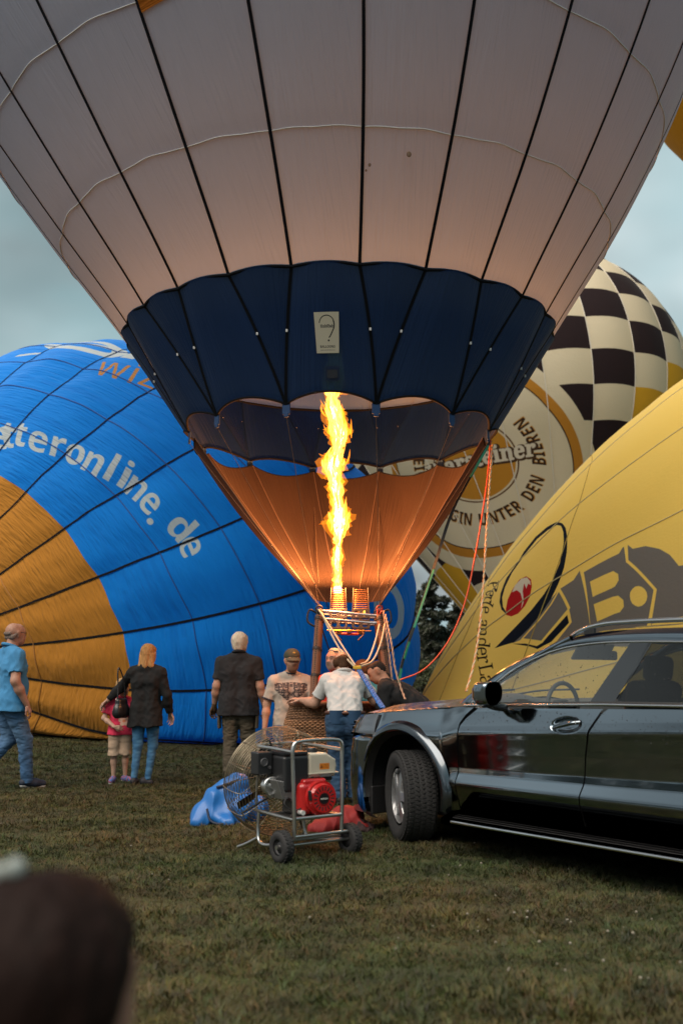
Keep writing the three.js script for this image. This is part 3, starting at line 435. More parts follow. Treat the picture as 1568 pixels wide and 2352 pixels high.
// ---------------------------------------------------------------- basket, uprights, burner, flame, lines
const steel = std([0.42, 0.42, 0.43], { metalness: 0.9, roughness: 0.32 }), darkSteel = std([0.09, 0.085, 0.08], { metalness: 0.7, roughness: 0.45 }), blackRub = std([0.012, 0.012, 0.013], { roughness: 0.7 });
const leather = std([0.16, 0.062, 0.026], { roughness: 0.55, bumpMap: rep(weaveTex, 3, 6), bumpScale: 0.003 }), leatherDark = std([0.03, 0.014, 0.008], { roughness: 0.6 });
const BK = { x: 0.1, z: -11.2, w: 0.72, d: 0.66, h: 0.93 };
{ // wicker basket
  const t = thing('wicker_basket', 'brown woven wicker balloon basket with leather rim between the people', 'basket', V(BK.x, 0, BK.z));
  const per = (f, y, dr = 0) => { // rounded-square plan, bellied a little at mid height
    const a = f * 2 * Math.PI, c = Math.cos(a), s = Math.sin(a), n = 4.2, r = Math.pow(Math.pow(Math.abs(c), n) + Math.pow(Math.abs(s), n), -1 / n), k = 0.93 + 0.07 * Math.sin(Math.PI * clamp(y / 0.95, 0, 1)) - 0.03 * smoothstep(y, 0.75, 0.95);
    return V(c * (r * BK.w * k + dr), y, s * (r * BK.d * k + dr));
  };
  const nSt = 96, weavers = [], band = [], shades = [];
  for (let row = 0; row < 50; row++) {
    const y = 0.055 + row * 0.0175, thick = (row > 37 && row < 42), pts = [];
    for (let i = 0; i < nSt * 2; i++) { const f = i / (nSt * 2), ph = Math.cos(Math.PI * i + (row & 1) * Math.PI) * 0.5; pts.push(per(f, y + 0.003 * noise(f * 40, row, 1), 0.011 * Math.cos(Math.PI * i / 1 + row * Math.PI) * (thick ? 1.4 : 1))); }
    const g = tube(pts, thick ? 0.0105 : 0.0082, nSt * 4, 5, true, true), n = g.attributes.position.count, C = new Float32Array(n * 3), b = thick ? 1.5 : rr(0.75, 1.2);
    for (let i = 0; i < n; i++) { const k = b * (0.75 + 0.5 * tn(i / n, 0.3, 90, 3, row)); C[i * 3] = 0.2 * k; C[i * 3 + 1] = 0.098 * k; C[i * 3 + 2] = 0.045 * k; }
    g.setAttribute('color', new THREE.BufferAttribute(C, 3)); (thick ? band : weavers).push(g);
  }
  const wick = std([1, 1, 1], { vertexColors: true, roughness: 0.65 });
  tag(part('weave', weavers, wick, t), null, null, null, 'stuff'); part('braided_band', band, wick, t, 'paler braided band below the rim');
  const stakes = []; for (let i = 0; i < nSt; i++) { const P = []; for (let k = 0; k <= 6; k++) P.push(per((i + 0.5) / nSt, 0.04 + k * 0.148, 0.001)); stakes.push(tube(P, 0.0075, 8, 5)); }
  tag(part('stakes', stakes, std([0.13, 0.062, 0.03], { roughness: 0.7 }), t), null, null, null, 'stuff');
  part('lining', grid(80, 6, (a, b) => per(a, 0.04 + b * 0.89, -0.014)), std([0.05, 0.028, 0.016], { roughness: 0.9 }), t);
  const ring = (y, dr, r) => tube(Array.from({ length: 64 }, (_, i) => per(i / 64, y, dr)), r, 160, 8, true, true);
  part('padded_rim', ring(0.945, -0.005, 0.036), leather, t); part('bottom_hide', merge([ring(0.05, 0.012, 0.03), ring(0.1, 0.012, 0.026)]), std([0.12, 0.06, 0.035], { roughness: 0.8 }), t, 'scuffed brown hide round the foot of the basket');
  part('floor_board', put(new THREE.BoxGeometry(BK.w * 1.8, 0.03, BK.d * 1.8), 0, 0.035, 0), leatherDark, t);
  // four padded uprights with straps
  for (const [sx, sz] of [[0, 0], [1, 0], [0, 1], [1, 1]]) {
    const top = V(sx ? FRAME.x1 : FRAME.x0, FRAME.y - 0.03, sz ? FRAME.z1 : FRAME.z0).sub(V(BK.x, 0, BK.z)), bot = V(sx ? 0.415 : -0.405, 0.9, sz ? -0.48 : 0.46);
    const dir = top.clone().sub(bot), u = part('upright', rod(bot, top, 0.043, 14, 0.039), leather, t, 'rod in a laced brown leather cover');
    for (const f of [0.04, 0.33, 0.62, 0.95]) { const p = bot.clone().addScaledVector(dir, f); part('strap', rod(p, p.clone().addScaledVector(dir, 0.028), 0.0465, 14), leatherDark, u); }
    const lace = []; for (let i = 0; i < 44; i++) { const p = bot.clone().addScaledVector(dir, (i + 0.5) / 44); p.z += 0.0425; p.x += (sx ? 1 : -1) * 0.006; lace.push(put(rbox(0.016, 0.009, 0.006, 0.002, 1), p.x, p.y, p.z, 0, 0, (i & 1 ? 1 : -1) * 0.5)); }
    part('lacing', lace, leatherDark, u);
  }
}
{ // burner frame with two burners
  const O = V(0.085, FRAME.y, -11.42), t = thing('burner', 'twin coil gas burner on a steel frame above the basket', 'burner', O), L = (x, y, z) => V(x, y, z).sub(O);
  const { x0, x1, z0, z1 } = FRAME, bars = [];
  for (const dy of [0, -0.085]) { bars.push(rod(L(x0 - 0.03, FRAME.y + dy + 0.025, z0), L(x1 + 0.02, FRAME.y + dy - 0.035, z0), 0.015, 10), rod(L(x0 - 0.03, FRAME.y + dy + 0.03, z1), L(x1 + 0.02, FRAME.y + dy - 0.02, z1), 0.015, 10)); }
  for (const x of [x0, x1]) bars.push(rod(L(x, FRAME.y, z0 + 0.03), L(x, FRAME.y, z1 - 0.03), 0.016, 10));
  for (const dz of [-0.06, 0.06]) bars.push(rod(L(x0, FRAME.y - 0.06, -11.4 + dz), L(x1, FRAME.y - 0.09, -11.4 + dz), 0.013, 10));
  bars.forEach((g) => part('frame_bar', g, steel, t));
  [[-0.035, 0], [0.218, 1]].forEach(([bx, k]) => {
    const c = (x, y, z) => L(bx + x, y, -11.36 + z), coil = std([0.28, 0.15, 0.075], { metalness: 0.85, roughness: 0.4 });
    const b = new THREE.Group(); b.name = 'burner_unit'; t.add(b);
    for (let i = 0; i < 11; i++) { const y = 1.985 + i * 0.0215, r = 0.094 - i * 0.0016, P = []; for (let j = 0; j < 28; j++) { const a = j / 28 * 6.2832, cc = Math.cos(a), ss = Math.sin(a), q = Math.pow(Math.pow(Math.abs(cc), 5) + Math.pow(Math.abs(ss), 5), -0.2); P.push(c(cc * q * r, y + 0.004 * Math.sin(a), ss * q * r)); } part('coil', tube(P, 0.0058, 56, 6, true, true), coil, b); }
    const posts = []; for (const [sx, sz] of [[1, 1], [1, -1], [-1, 1], [-1, -1]]) posts.push(rod(c(0.098 * sx, 1.78, 0.098 * sz), c(0.082 * sx, 2.225, 0.082 * sz), 0.006, 6));
    part('coil_posts', posts, darkSteel, b);
    // plates with round holes on the four sides
    for (const [y0, y1] of [[1.885, 1.985], [1.765, 1.865]]) for (let q = 0; q < 4; q++) {
      const s = new THREE.Shape(), w = 0.098, h = (y1 - y0) / 2; s.moveTo(-w, -h + 0.02); s.lineTo(-w, h); s.lineTo(w, h); s.lineTo(w, -h + 0.02); s.quadraticCurveTo(w, -h, w - 0.02, -h); s.lineTo(-w + 0.02, -h); s.quadraticCurveTo(-w, -h, -w, -h + 0.02);
      for (const hx of [-0.046, 0.046]) { const o = new THREE.Path(); o.absarc(hx, 0, 0.033, 0, 6.2832, true); s.holes.push(o); }
      const g = new THREE.ExtrudeGeometry(s, { depth: 0.006, bevelEnabled: true, bevelSize: 0.001, bevelThickness: 0.001, bevelSegments: 1, curveSegments: 14 }); g.translate(0, 0, 0.094); g.rotateY(q * Math.PI / 2); const m = c(0, (y0 + y1) / 2, 0); g.translate(m.x, m.y, m.z); part('vented_plate', g, k ? darkSteel : std([0.2, 0.19, 0.18], { metalness: 0.8, roughness: 0.35 }), b);
    }
    const n = c(0, 0, 0); part('nozzle', [put(new THREE.CylinderGeometry(0.05, 0.06, 0.05, 16), n.x, n.y + 1.97, n.z), put(new THREE.CylinderGeometry(0.02, 0.02, 0.25, 10), n.x, n.y + 1.85, n.z), put(rbox(0.09, 0.06, 0.09, 0.01), n.x, n.y + 1.73, n.z)], std([0.3, 0.2, 0.1], { metalness: 0.9, roughness: 0.35 }), b);
    if (k) { for (const [px, py] of [[0.04, 1.955], [0.03, 1.925]]) { const f = part('pilot_flame', new THREE.SphereGeometry(0.016, 10, 8).scale(0.8, 1.6, 0.8), new THREE.MeshBasicMaterial({ color: new THREE.Color().setRGB(2.2, 0.8, 0.1) }), b); f.position.copy(c(px, py, 0.045)); } }
    part('lever', [tube([c(k ? 0.0 : 0.0, 1.74, 0.06), c(k ? 0.03 : -0.03, 1.7, 0.13), c(k ? 0.0 : 0.0, 1.665, 0.16), c(k ? -0.035 : 0.035, 1.63, 0.17)], 0.0085, 14, 6)], std([0.05, 0.02, 0.02], { roughness: 0.5 }), b);
  });
  part('cross_handle', rod(L(0.0, 1.705, -11.22), L(0.19, 1.7, -11.22), 0.014, 10), std([0.55, 0.04, 0.015], { roughness: 0.4 }), t, 'red grip bar between the burners');
  part('valve', [put(rbox(0.06, 0.03, 0.04, 0.008), ...L(0.085, 1.735, -11.2).toArray()), rod(L(0.085, 1.72, -11.2), L(0.085, 1.78, -11.2), 0.014, 10), rod(L(-0.16, 1.745, -11.22), L(0.33, 1.735, -11.22), 0.008, 8)], std([0.55, 0.3, 0.06], { metalness: 0.9, roughness: 0.3 }), t);
  // fuel hoses looping at the corners
  for (const [a, b2, s] of [[x0, z0, -1], [x1, z0, 1]]) { part('hose', tube([L(a, FRAME.y - 0.02, b2), L(a + s * 0.1, FRAME.y + 0.03, b2 + 0.03), L(a + s * 0.12, FRAME.y - 0.1, b2 + 0.05), L(a + s * 0.03, FRAME.y - 0.16, b2 + 0.05)], 0.011, 24, 8), blackRub, t); }
  for (const [x, z] of [[x0, z0], [x1, z0], [x0, z1], [x1, z1]]) part('corner_shackle', [put(new THREE.TorusGeometry(0.035, 0.009, 8, 18), ...L(x, FRAME.y + 0.045, z).toArray(), 0.4, 0.3), put(new THREE.TorusGeometry(0.03, 0.008, 8, 18), ...L(x + 0.02, FRAME.y + 0.0, z + 0.02).toArray(), 1.2, 0.9), put(rbox(0.06, 0.09, 0.06, 0.012), ...L(x, FRAME.y, z).toArray())], x > 0 && z > -11.4 ? std([0.3, 0.03, 0.02], { roughness: 0.5 }) : darkSteel, t);
}
{ // the flame: a white-hot winding column with licking tongues
  const Z = -11.36, path = [[775, 1353], [774, 1320], [774, 1280], [777, 1230], [779, 1185], [773, 1140], [768, 1098], [764, 1068], [771, 1040], [779, 1008], [773, 970], [765, 940], [762, 905], [766, 870], [769, 810], [768, 755]].map(([x, y]) => at(x, y, 11.36)), curve = new THREE.CatmullRomCurve3(path);
  const O = path[0].clone(), t = thing('burner_flame', 'tall yellow and white gas flame shooting up from the left burner', 'flame', O);
  const rad = (f) => (0.03 + 0.055 * smoothstep(f, 0, 0.3)) * (1 + 0.32 * Math.sin(f * 31) + 0.26 * Math.sin(f * 53 + 1)) * (f > 0.92 ? (1 - f) / 0.08 + 0.02 : 1);
  const blob = (P, rads, cols, seg, rn) => { // lumpy body of revolution along points, colour with opacity per ring
    const pos = [], col = [], ix = [], n = P.length;
    for (let i = 0; i < n; i++) { const tg = P[Math.min(i + 1, n - 1)].clone().sub(P[Math.max(i - 1, 0)]).normalize(), s = tg.clone().cross(V(0, 0, 1)).normalize(), u = s.clone().cross(tg); for (let j = 0; j <= seg; j++) { const a = j / seg * 6.2832, r = rads[i] * (1 + rn * noise(i * 0.45, Math.cos(a) * 1.7, Math.sin(a) * 1.7 + rn)), q = P[i].clone().addScaledVector(s, r * Math.cos(a)).addScaledVector(u, r * Math.sin(a)).sub(O); pos.push(q.x, q.y, q.z); col.push(...cols[i]); } }
    for (let i = 0; i < n - 1; i++) for (let j = 0; j < seg; j++) { const q = i * (seg + 1) + j; ix.push(q, q + 1, q + seg + 1, q + 1, q + seg + 2, q + seg + 1); }
    const g = new THREE.BufferGeometry(); g.setAttribute('position', new THREE.Float32BufferAttribute(pos, 3)); g.setAttribute('color', new THREE.Float32BufferAttribute(col, 4)); g.setIndex(ix); return g;
  };
  const hot = new THREE.MeshBasicMaterial({ vertexColors: true, transparent: true, side: THREE.DoubleSide, depthWrite: false });
  const core = [], R = [], C = [];
  for (let i = 0; i <= 120; i++) { const f = i / 120, p = curve.getPoint(f); p.x += 0.018 * noise(f * 26, 3); core.push(p); R.push(rad(f) * 0.48); const w = smoothstep(f, 0.02, 0.3); C.push([mix(3.4, 4, w), mix(2.2, 3.2, w), mix(0.6, 2.0, w), 1]); }
  part('flame_core', blob(core, R, C, 14, 0.5), hot, t, 'white-hot middle of the flame');
  const sheath = [], R2 = [], C2 = []; for (let i = 0; i <= 120; i++) { const f = i / 120, p = curve.getPoint(f); p.x += 0.022 * noise(f * 26, 3); sheath.push(p); R2.push(rad(f) * 0.98); C2.push([2.4, 0.78, 0.035, 0.3]); }
  part('flame_sheath', blob(sheath, R2, C2, 14, 0.8), hot, t);
  { const S3 = [], R3 = [], C3 = []; for (let i = 0; i <= 120; i++) { const f = i / 120, p = curve.getPoint(f); p.x += 0.03 * noise(f * 20, 5); S3.push(p); R3.push(rad(f) * 1.3); C3.push([1.9, 0.5, 0.02, 0.1]); } part('flame_veil', blob(S3, R3, C3, 14, 1.1), hot, t); }
  { const S4 = [], R4 = [], C4 = []; for (let i = 0; i <= 12; i++) { const f = i / 12, p = path[0].clone(); p.y += -0.05 + 0.12 * f; S4.push(p); R4.push(0.05 * Math.sin(Math.PI * mix(0.25, 1, f)) + 0.002); C4.push([0.25, 0.55, 1.3, 0.4]); } part('flame_foot', blob(S4, R4, C4, 12, 0.3), hot, t, 'bluish foot of the flame in the coils'); }
  const tong = [];
  for (let k = 0; k < 760; k++) {
    const f = Math.pow(rnd(), 0.8) * 0.95, p = curve.getPoint(f), tg = curve.getTangent(f), a = rnd() * 6.2832, out = V(Math.cos(a), 0, Math.sin(a)), r = rad(f), len = rr(0.06, 0.22) * (0.6 + f), w = rr(0.004, 0.015) * (0.7 + 0.5 * f), far = rr(0.6, 1.1) * (rnd() < 0.12 ? 1.5 : 1), P = [], W = [], L = [], hotness = clamp(1.5 - far * 1.05 + rr(-0.2, 0.2), 0, 1), sw = rr(-1, 1);
    for (let i = 0; i <= 7; i++) { const q = i / 7; P.push(p.clone().addScaledVector(out, r * far * (0.8 + 0.4 * q - 0.25 * q * q)).addScaledVector(tg, len * (q - 0.3)).add(V(0.02 * sw * Math.sin(q * 4), 0, 0))); W.push(w * Math.pow(Math.sin(Math.PI * clamp(q * 0.86 + 0.1, 0, 1)), 1.2) + 0.0006); L.push([mix(1.7, 3.2, hotness), mix(0.42, 1.9, hotness), mix(0.02, 0.35, hotness), mix(0.85, 0.25, q)]); }
    tong.push(blob(P, W, L, 6, 0.3));
  }
  const tg = mergeGeometries(tong); tag(part('flame_tongues', tg, hot, t, 'orange licks round the flame'), null, null, null, 'stuff');
  // its light: a warm lamp beside each stretch of the column
  for (const [f, cd] of [[0.02, 4.6], [0.12, 2.6], [0.3, 1.2], [0.5, 0.8], [0.7, 1.5], [0.98, 5]]) { const p = curve.getPoint(f), l = new THREE.PointLight(0xff9850, cd, 0, 2); l.position.set(p.x + 0.02, p.y, p.z + 0.2); l.castShadow = true; l.shadow.radius = 6; l.name = 'flame_light'; scene.add(l); }
  // most of it is thrown upwards, the coils and the flame's own foot shading what lies below
  for (const [f, cd, an, dz, bl] of [[0.03, 38, 1.55, 0.13, 0.06], [0.03, 38, 1.55, -0.13, 0.06], [0.72, 36, 1.4, 0.14, 0.1]]) { const p = curve.getPoint(f), l = new THREE.SpotLight(0xff9850, cd, 0, an, bl, 2); l.position.set(p.x + 0.02, p.y + 0.03, p.z + dz); l.target.position.set(l.position.x, l.position.y + 5, l.position.z); l.castShadow = true; l.shadow.radius = 4; l.name = 'flame_light'; scene.add(l, l.target); }
}
{ // cables, ropes and straps
  const wire = std([0.1, 0.075, 0.055], { roughness: 0.8 }), corners = [[FRAME.x0, FRAME.z0], [FRAME.x1, FRAME.z0], [FRAME.x0, FRAME.z1], [FRAME.x1, FRAME.z1]];
  const line = (name, label, cat, pts, r, m, group) => tag(part(name, tube(pts, r, Math.max(30, pts.length * 10), 6), m), label, cat, group);
  // twelve suspension cables belong to the envelope
  for (let k = 0; k < 12; k++) { const q = mb(0, tabL(k)); q.y -= 0.12; const b = corners.reduce((m, c) => (Math.hypot(c[0] - q.x, c[1] - q.z) < Math.hypot(m[0] - q.x, m[1] - q.z) ? c : m)), e = V(b[0], FRAME.y + 0.08, b[1]); part('suspension_cable', tube([q, q.clone().lerp(e, 0.5).add(V(0, -0.015, 0)), e].map((p) => p.sub(MB.c)), 0.0034, 16, 5), wire, envelope); }
  const twist = (pts, r, c1, c2) => { // two-strand rope
    const c = new THREE.CatmullRomCurve3(pts), n = Math.ceil(c.getLength() / 0.012), out = []; for (const ph of [0, Math.PI]) { const P = []; for (let i = 0; i <= n; i++) { const p = c.getPointAt(i / n), a = i * 0.55 + ph; P.push(p.add(V(Math.cos(a) * r * 0.55, 0, Math.sin(a) * r * 0.55))); } const g = new THREE.TubeGeometry(new Poly(P), n, r * 0.62, 5); const C = new Float32Array(g.attributes.position.count * 3), col = ph ? c2 : c1; for (let i = 0; i < C.length; i++) C[i] = col[i % 3]; g.setAttribute('color', new THREE.BufferAttribute(C, 3)); out.push(g); } return merge(out);
  };
  const strand = std([1, 1, 1], { vertexColors: true, roughness: 0.8 });
  // cream bridle from the two front corners to the buckle
  const bk = at(820, 1533, 10.35), lf = V(FRAME.x0, FRAME.y + 0.03, FRAME.z0 + 0.04), rt = V(FRAME.x1, FRAME.y - 0.12, FRAME.z0 + 0.05), cream = std([0.5, 0.4, 0.28], { roughness: 0.85 });
  { const t = thing('tether_bridle', 'cream double rope bridle hanging in a V from the burner frame', 'rope', bk);
    const seg = (a, b, sag, o) => tube([a, a.clone().lerp(b, 0.33).add(V(o, -sag * 0.8, 0)), a.clone().lerp(b, 0.68).add(V(o, -sag, 0)), b].map((p) => p.clone().sub(bk)), 0.0105, 30, 7);
    part('rope', seg(lf, bk.clone().add(V(-0.02, 0.02, 0)), 0.02, 0.012), cream, t); part('rope', seg(lf.clone().add(V(0.03, -0.03, 0.02)), bk.clone().add(V(-0.02, 0, 0)), 0.05, -0.012), cream, t);
    part('rope', seg(rt, bk.clone().add(V(0.03, 0.03, 0)), 0.1, 0.01), cream, t); part('rope', seg(rt.clone().add(V(0.06, 0.02, 0)), bk.clone().add(V(0.035, 0.01, 0)), 0.1, 0.035), cream, t);
    part('buckle', rbox(0.085, 0.036, 0.03, 0.008), std([0.6, 0.36, 0.03], { roughness: 0.45 }), t, 'yellow buckle'); }
  { const e = at(880, 1628, 8.9), a = bk.clone().add(V(0.02, -0.03, 0)); tag(part('tether_strap', twist([a, a.clone().lerp(e, 0.35).add(V(0.01, -0.02, 0)), a.clone().lerp(e, 0.7).add(V(0.012, -0.025, 0)), e], 0.026, [0.012, 0.09, 0.3], [0.02, 0.13, 0.4]), strand), 'thick blue braided tether running from the yellow buckle to the car', 'strap'); }
  const M = mb(0, tabL(3) + 0.02).add(V(0.02, -0.1, 0.02));
  { const P = [M, at(1085, 1085, 10.6), at(1038, 1175, 10.9), at(1000, 1290, 10.9), at(960, 1410, 10.8), at(938, 1475, 10.7), at(922, 1530, 10.6), at(912, 1575, 10.5)], c = new THREE.CatmullRomCurve3(P), Q = c.getPoints(80), N = Q.map((_, i) => V(Math.sin(i * 0.12) * 0.8, 0.1, 1).normalize());
    const t = thing('webbing_strap', 'twisted green and black webbing strap from the mouth to the basket', 'strap', M); part('black_webbing', tapeGeo(Q.map((p) => p.clone().sub(M)), N, 0.034, 0.0, 0.004), std([0.015, 0.02, 0.02], { roughness: 0.8 }), t);
    for (const [a, b] of [[2, 14], [36, 52], [57, 66], [70, 80]]) part('green_webbing', tapeGeo(Q.slice(a, b).map((p) => p.clone().sub(M).add(V(0.006, 0, 0.008))), N.slice(a, b), 0.026, 0.002, 0.004), std([0.01, 0.2, 0.11], { roughness: 0.7 }), t); }
  line('red_line', 'thin red line curving down from the balloon mouth to the man in black', 'rope', [M, at(1116, 1120, 10.6), at(1092, 1270, 10.5), at(1062, 1400, 10.4), at(1020, 1487, 10.3), at(970, 1540, 10.3), at(918, 1562, 10.3)], 0.0085, std([0.55, 0.06, 0.02], { roughness: 0.6 }));
  tag(part('twisted_rope', twist([M.clone().add(V(0.02, -0.05, 0)), at(1121, 1150, 10.3), at(1112, 1300, 9.9), at(1102, 1430, 9.4), at(1086, 1530, 9.0), at(1070, 1588, 8.75)], 0.011, [0.55, 0.22, 0.08], [0.5, 0.38, 0.24]), strand), 'orange and white twisted rope hanging from the mouth to the car bonnet', 'rope');
  const rp = (pts, label) => tag(part('handling_rope', twist(pts, 0.011, [0.42, 0.26, 0.17], [0.3, 0.2, 0.14]), strand), label, 'rope');
  rp([V(FRAME.x1 + 0.04, FRAME.y + 0.02, FRAME.z0 + 0.06), at(892, 1490, 10.8), at(900, 1560, 10.7), at(903, 1590, 10.7)], 'beige twisted rope hanging close beside the right upright');
  rp([V(FRAME.x1 + 0.06, FRAME.y - 0.02, FRAME.z0 + 0.08), at(899, 1480, 10.6), at(908, 1540, 10.5), at(922, 1585, 10.4), at(930, 1606, 10.3)], 'beige twisted rope slanting from the burner to the car bonnet');
  line('dark_cable', 'dark cable slanting down behind the left upright', 'cable', [V(FRAME.x0 + 0.02, FRAME.y - 0.14, FRAME.z1), at(765, 1520, 11.9)], 0.009, blackRub);
  line('carry_handle', 'knotted rope handle at the foot of the right upright', 'rope', [at(873, 1608, 10.6), at(884, 1580, 10.55), at(892, 1570, 10.5), at(880, 1600, 10.5), at(868, 1618, 10.5)], 0.009, std([0.45, 0.3, 0.2]));
}
// ---------------------------------------------------------------- people: one smooth body each, clothes fitted over it
function nets(f, lo, hi, cell, colour) { // surface of a distance field on a grid, skipping empty blocks
  const n = [0, 1, 2].map((k) => Math.ceil((hi[k] - lo[k]) / cell / 4) * 4 + 1), N = n[0] * n[1] * n[2], val = new Float32Array(N).fill(NaN), id = (x, y, z) => (z * n[1] + y) * n[0] + x, act = [];
  for (let z = 0; z < n[2] - 1; z += 4) for (let y = 0; y < n[1] - 1; y += 4) for (let x = 0; x < n[0] - 1; x += 4) {
    if (Math.abs(f(lo[0] + (x + 2) * cell, lo[1] + (y + 2) * cell, lo[2] + (z + 2) * cell)) > cell * 4.6 + 0.012) continue;
    act.push([x, y, z]); for (let c = 0; c <= 4; c++) for (let b = 0; b <= 4; b++) for (let a = 0; a <= 4; a++) { const i = id(x + a, y + b, z + c); if (val[i] !== val[i]) val[i] = f(lo[0] + (x + a) * cell, lo[1] + (y + b) * cell, lo[2] + (z + c) * cell); }
  }
  const P = [], C = [], vert = new Map(), ix = [];
  for (const [X, Y, Z] of act) for (let z = Z; z < Z + 4; z++) for (let y = Y; y < Y + 4; y++) for (let x = X; x < X + 4; x++) {
    let m = 0, sx = 0, sy = 0, sz = 0, c = 0; const v = []; for (let k = 0; k < 8; k++) { const q = val[id(x + (k & 1), y + (k >> 1 & 1), z + (k >> 2))]; v.push(q); if (q < 0) m |= 1 << k; }
    if (m === 0 || m === 255) continue;
    for (let k = 0; k < 8; k++) for (const b of [1, 2, 4]) if (!(k & b)) { const p = v[k], q = v[k | b]; if (p < 0 !== q < 0) { const t = p / (p - q); sx += (k & 1) + (b === 1 ? t : 0); sy += (k >> 1 & 1) + (b === 2 ? t : 0); sz += (k >> 2) + (b === 4 ? t : 0); c++; } }
    const px = lo[0] + (x + sx / c) * cell, py = lo[1] + (y + sy / c) * cell, pz = lo[2] + (z + sz / c) * cell; vert.set(id(x, y, z), P.length / 3); P.push(px, py, pz); if (colour) C.push(...colour(px, py, pz));
  }
  const quad = (a, b, c, d, fl) => { const A = vert.get(a), B = vert.get(b), D = vert.get(c), E = vert.get(d); if (A === undefined || B === undefined || D === undefined || E === undefined) return; fl ? ix.push(A, B, D, A, D, E) : ix.push(A, D, B, A, E, D); };
  const done = new Set();
  for (const [X, Y, Z] of act) for (let z = Z; z <= Z + 4; z++) for (let y = Y; y <= Y + 4; y++) for (let x = X; x <= X + 4; x++) {
    const i = id(x, y, z); if (done.has(i)) continue; done.add(i); const p = val[i];
    if (x < n[0] - 1 && y > 0 && z > 0) { const q = val[id(x + 1, y, z)]; if (q === q && p < 0 !== q < 0) quad(id(x, y, z), id(x, y - 1, z), id(x, y - 1, z - 1), id(x, y, z - 1), p < 0); }
    if (y < n[1] - 1 && x > 0 && z > 0) { const q = val[id(x, y + 1, z)]; if (q === q && p < 0 !== q < 0) quad(id(x, y, z), id(x, y, z - 1), id(x - 1, y, z - 1), id(x - 1, y, z), p < 0); }
    if (z < n[2] - 1 && x > 0 && y > 0) { const q = val[id(x, y, z + 1)]; if (q === q && p < 0 !== q < 0) quad(id(x, y, z), id(x - 1, y, z), id(x - 1, y - 1, z), id(x, y - 1, z), p < 0); }
  }
  const g = new THREE.BufferGeometry(); g.setAttribute('position', new THREE.Float32BufferAttribute(P, 3)); if (colour) g.setAttribute('color', new THREE.Float32BufferAttribute(C, 3)); g.setIndex(ix); g.computeVertexNormals(); return g;
}
// bone: tapered capsule from a to b
const bone = (a, b, ra, rb = ra) => { const dx = b.x - a.x, dy = b.y - a.y, dz = b.z - a.z, L2 = dx * dx + dy * dy + dz * dz || 1e-9; return { a, b, r: Math.max(ra, rb), d: (x, y, z) => { const px = x - a.x, py = y - a.y, pz = z - a.z, t = Math.min(1, Math.max(0, (px * dx + py * dy + pz * dz) / L2)), ex = px - t * dx, ey = py - t * dy, ez = pz - t * dz; return Math.sqrt(ex * ex + ey * ey + ez * ez) - ra - (rb - ra) * t; } }; };
const blobE = (c, rx, ry, rz) => ({ a: c, b: c, r: Math.max(rx, ry, rz), d: (x, y, z) => { const X = (x - c.x) / rx, Y = (y - c.y) / ry, Z = (z - c.z) / rz, k = Math.sqrt(X * X + Y * Y + Z * Z), g = Math.sqrt(X * X / rx / rx + Y * Y / ry / ry + Z * Z / rz / rz) || 1e-9; return k * (k - 1) / g * 1; } });
const smin = (a, b, k) => { const h = Math.max(k - Math.abs(a - b), 0) / k; return Math.min(a, b) - h * h * k * 0.25; };
const field = (B, k) => (x, y, z) => { let d = 1e3; for (const p of B) { const q = p.d(x, y, z); d = d > 900 ? q : smin(d, q, k); } return d; };
const boxOf = (B, pad) => { const lo = [1e9, 1e9, 1e9], hi = [-1e9, -1e9, -1e9]; for (const p of B) for (const q of [p.a, p.b]) [q.x, q.y, q.z].forEach((v, i) => { lo[i] = Math.min(lo[i], v - p.r - pad); hi[i] = Math.max(hi[i], v + p.r + pad); }); return [lo, hi]; };
const mesh3 = (B, k, cell, mod, colour, pad = 0.02) => { const f0 = field(B, k), [lo, hi] = boxOf(B, pad); return nets(mod ? (x, y, z) => mod(f0(x, y, z), x, y, z) : f0, lo, hi, cell, colour); };
const sub3 = (a, b) => a.clone().sub(b).normalize();
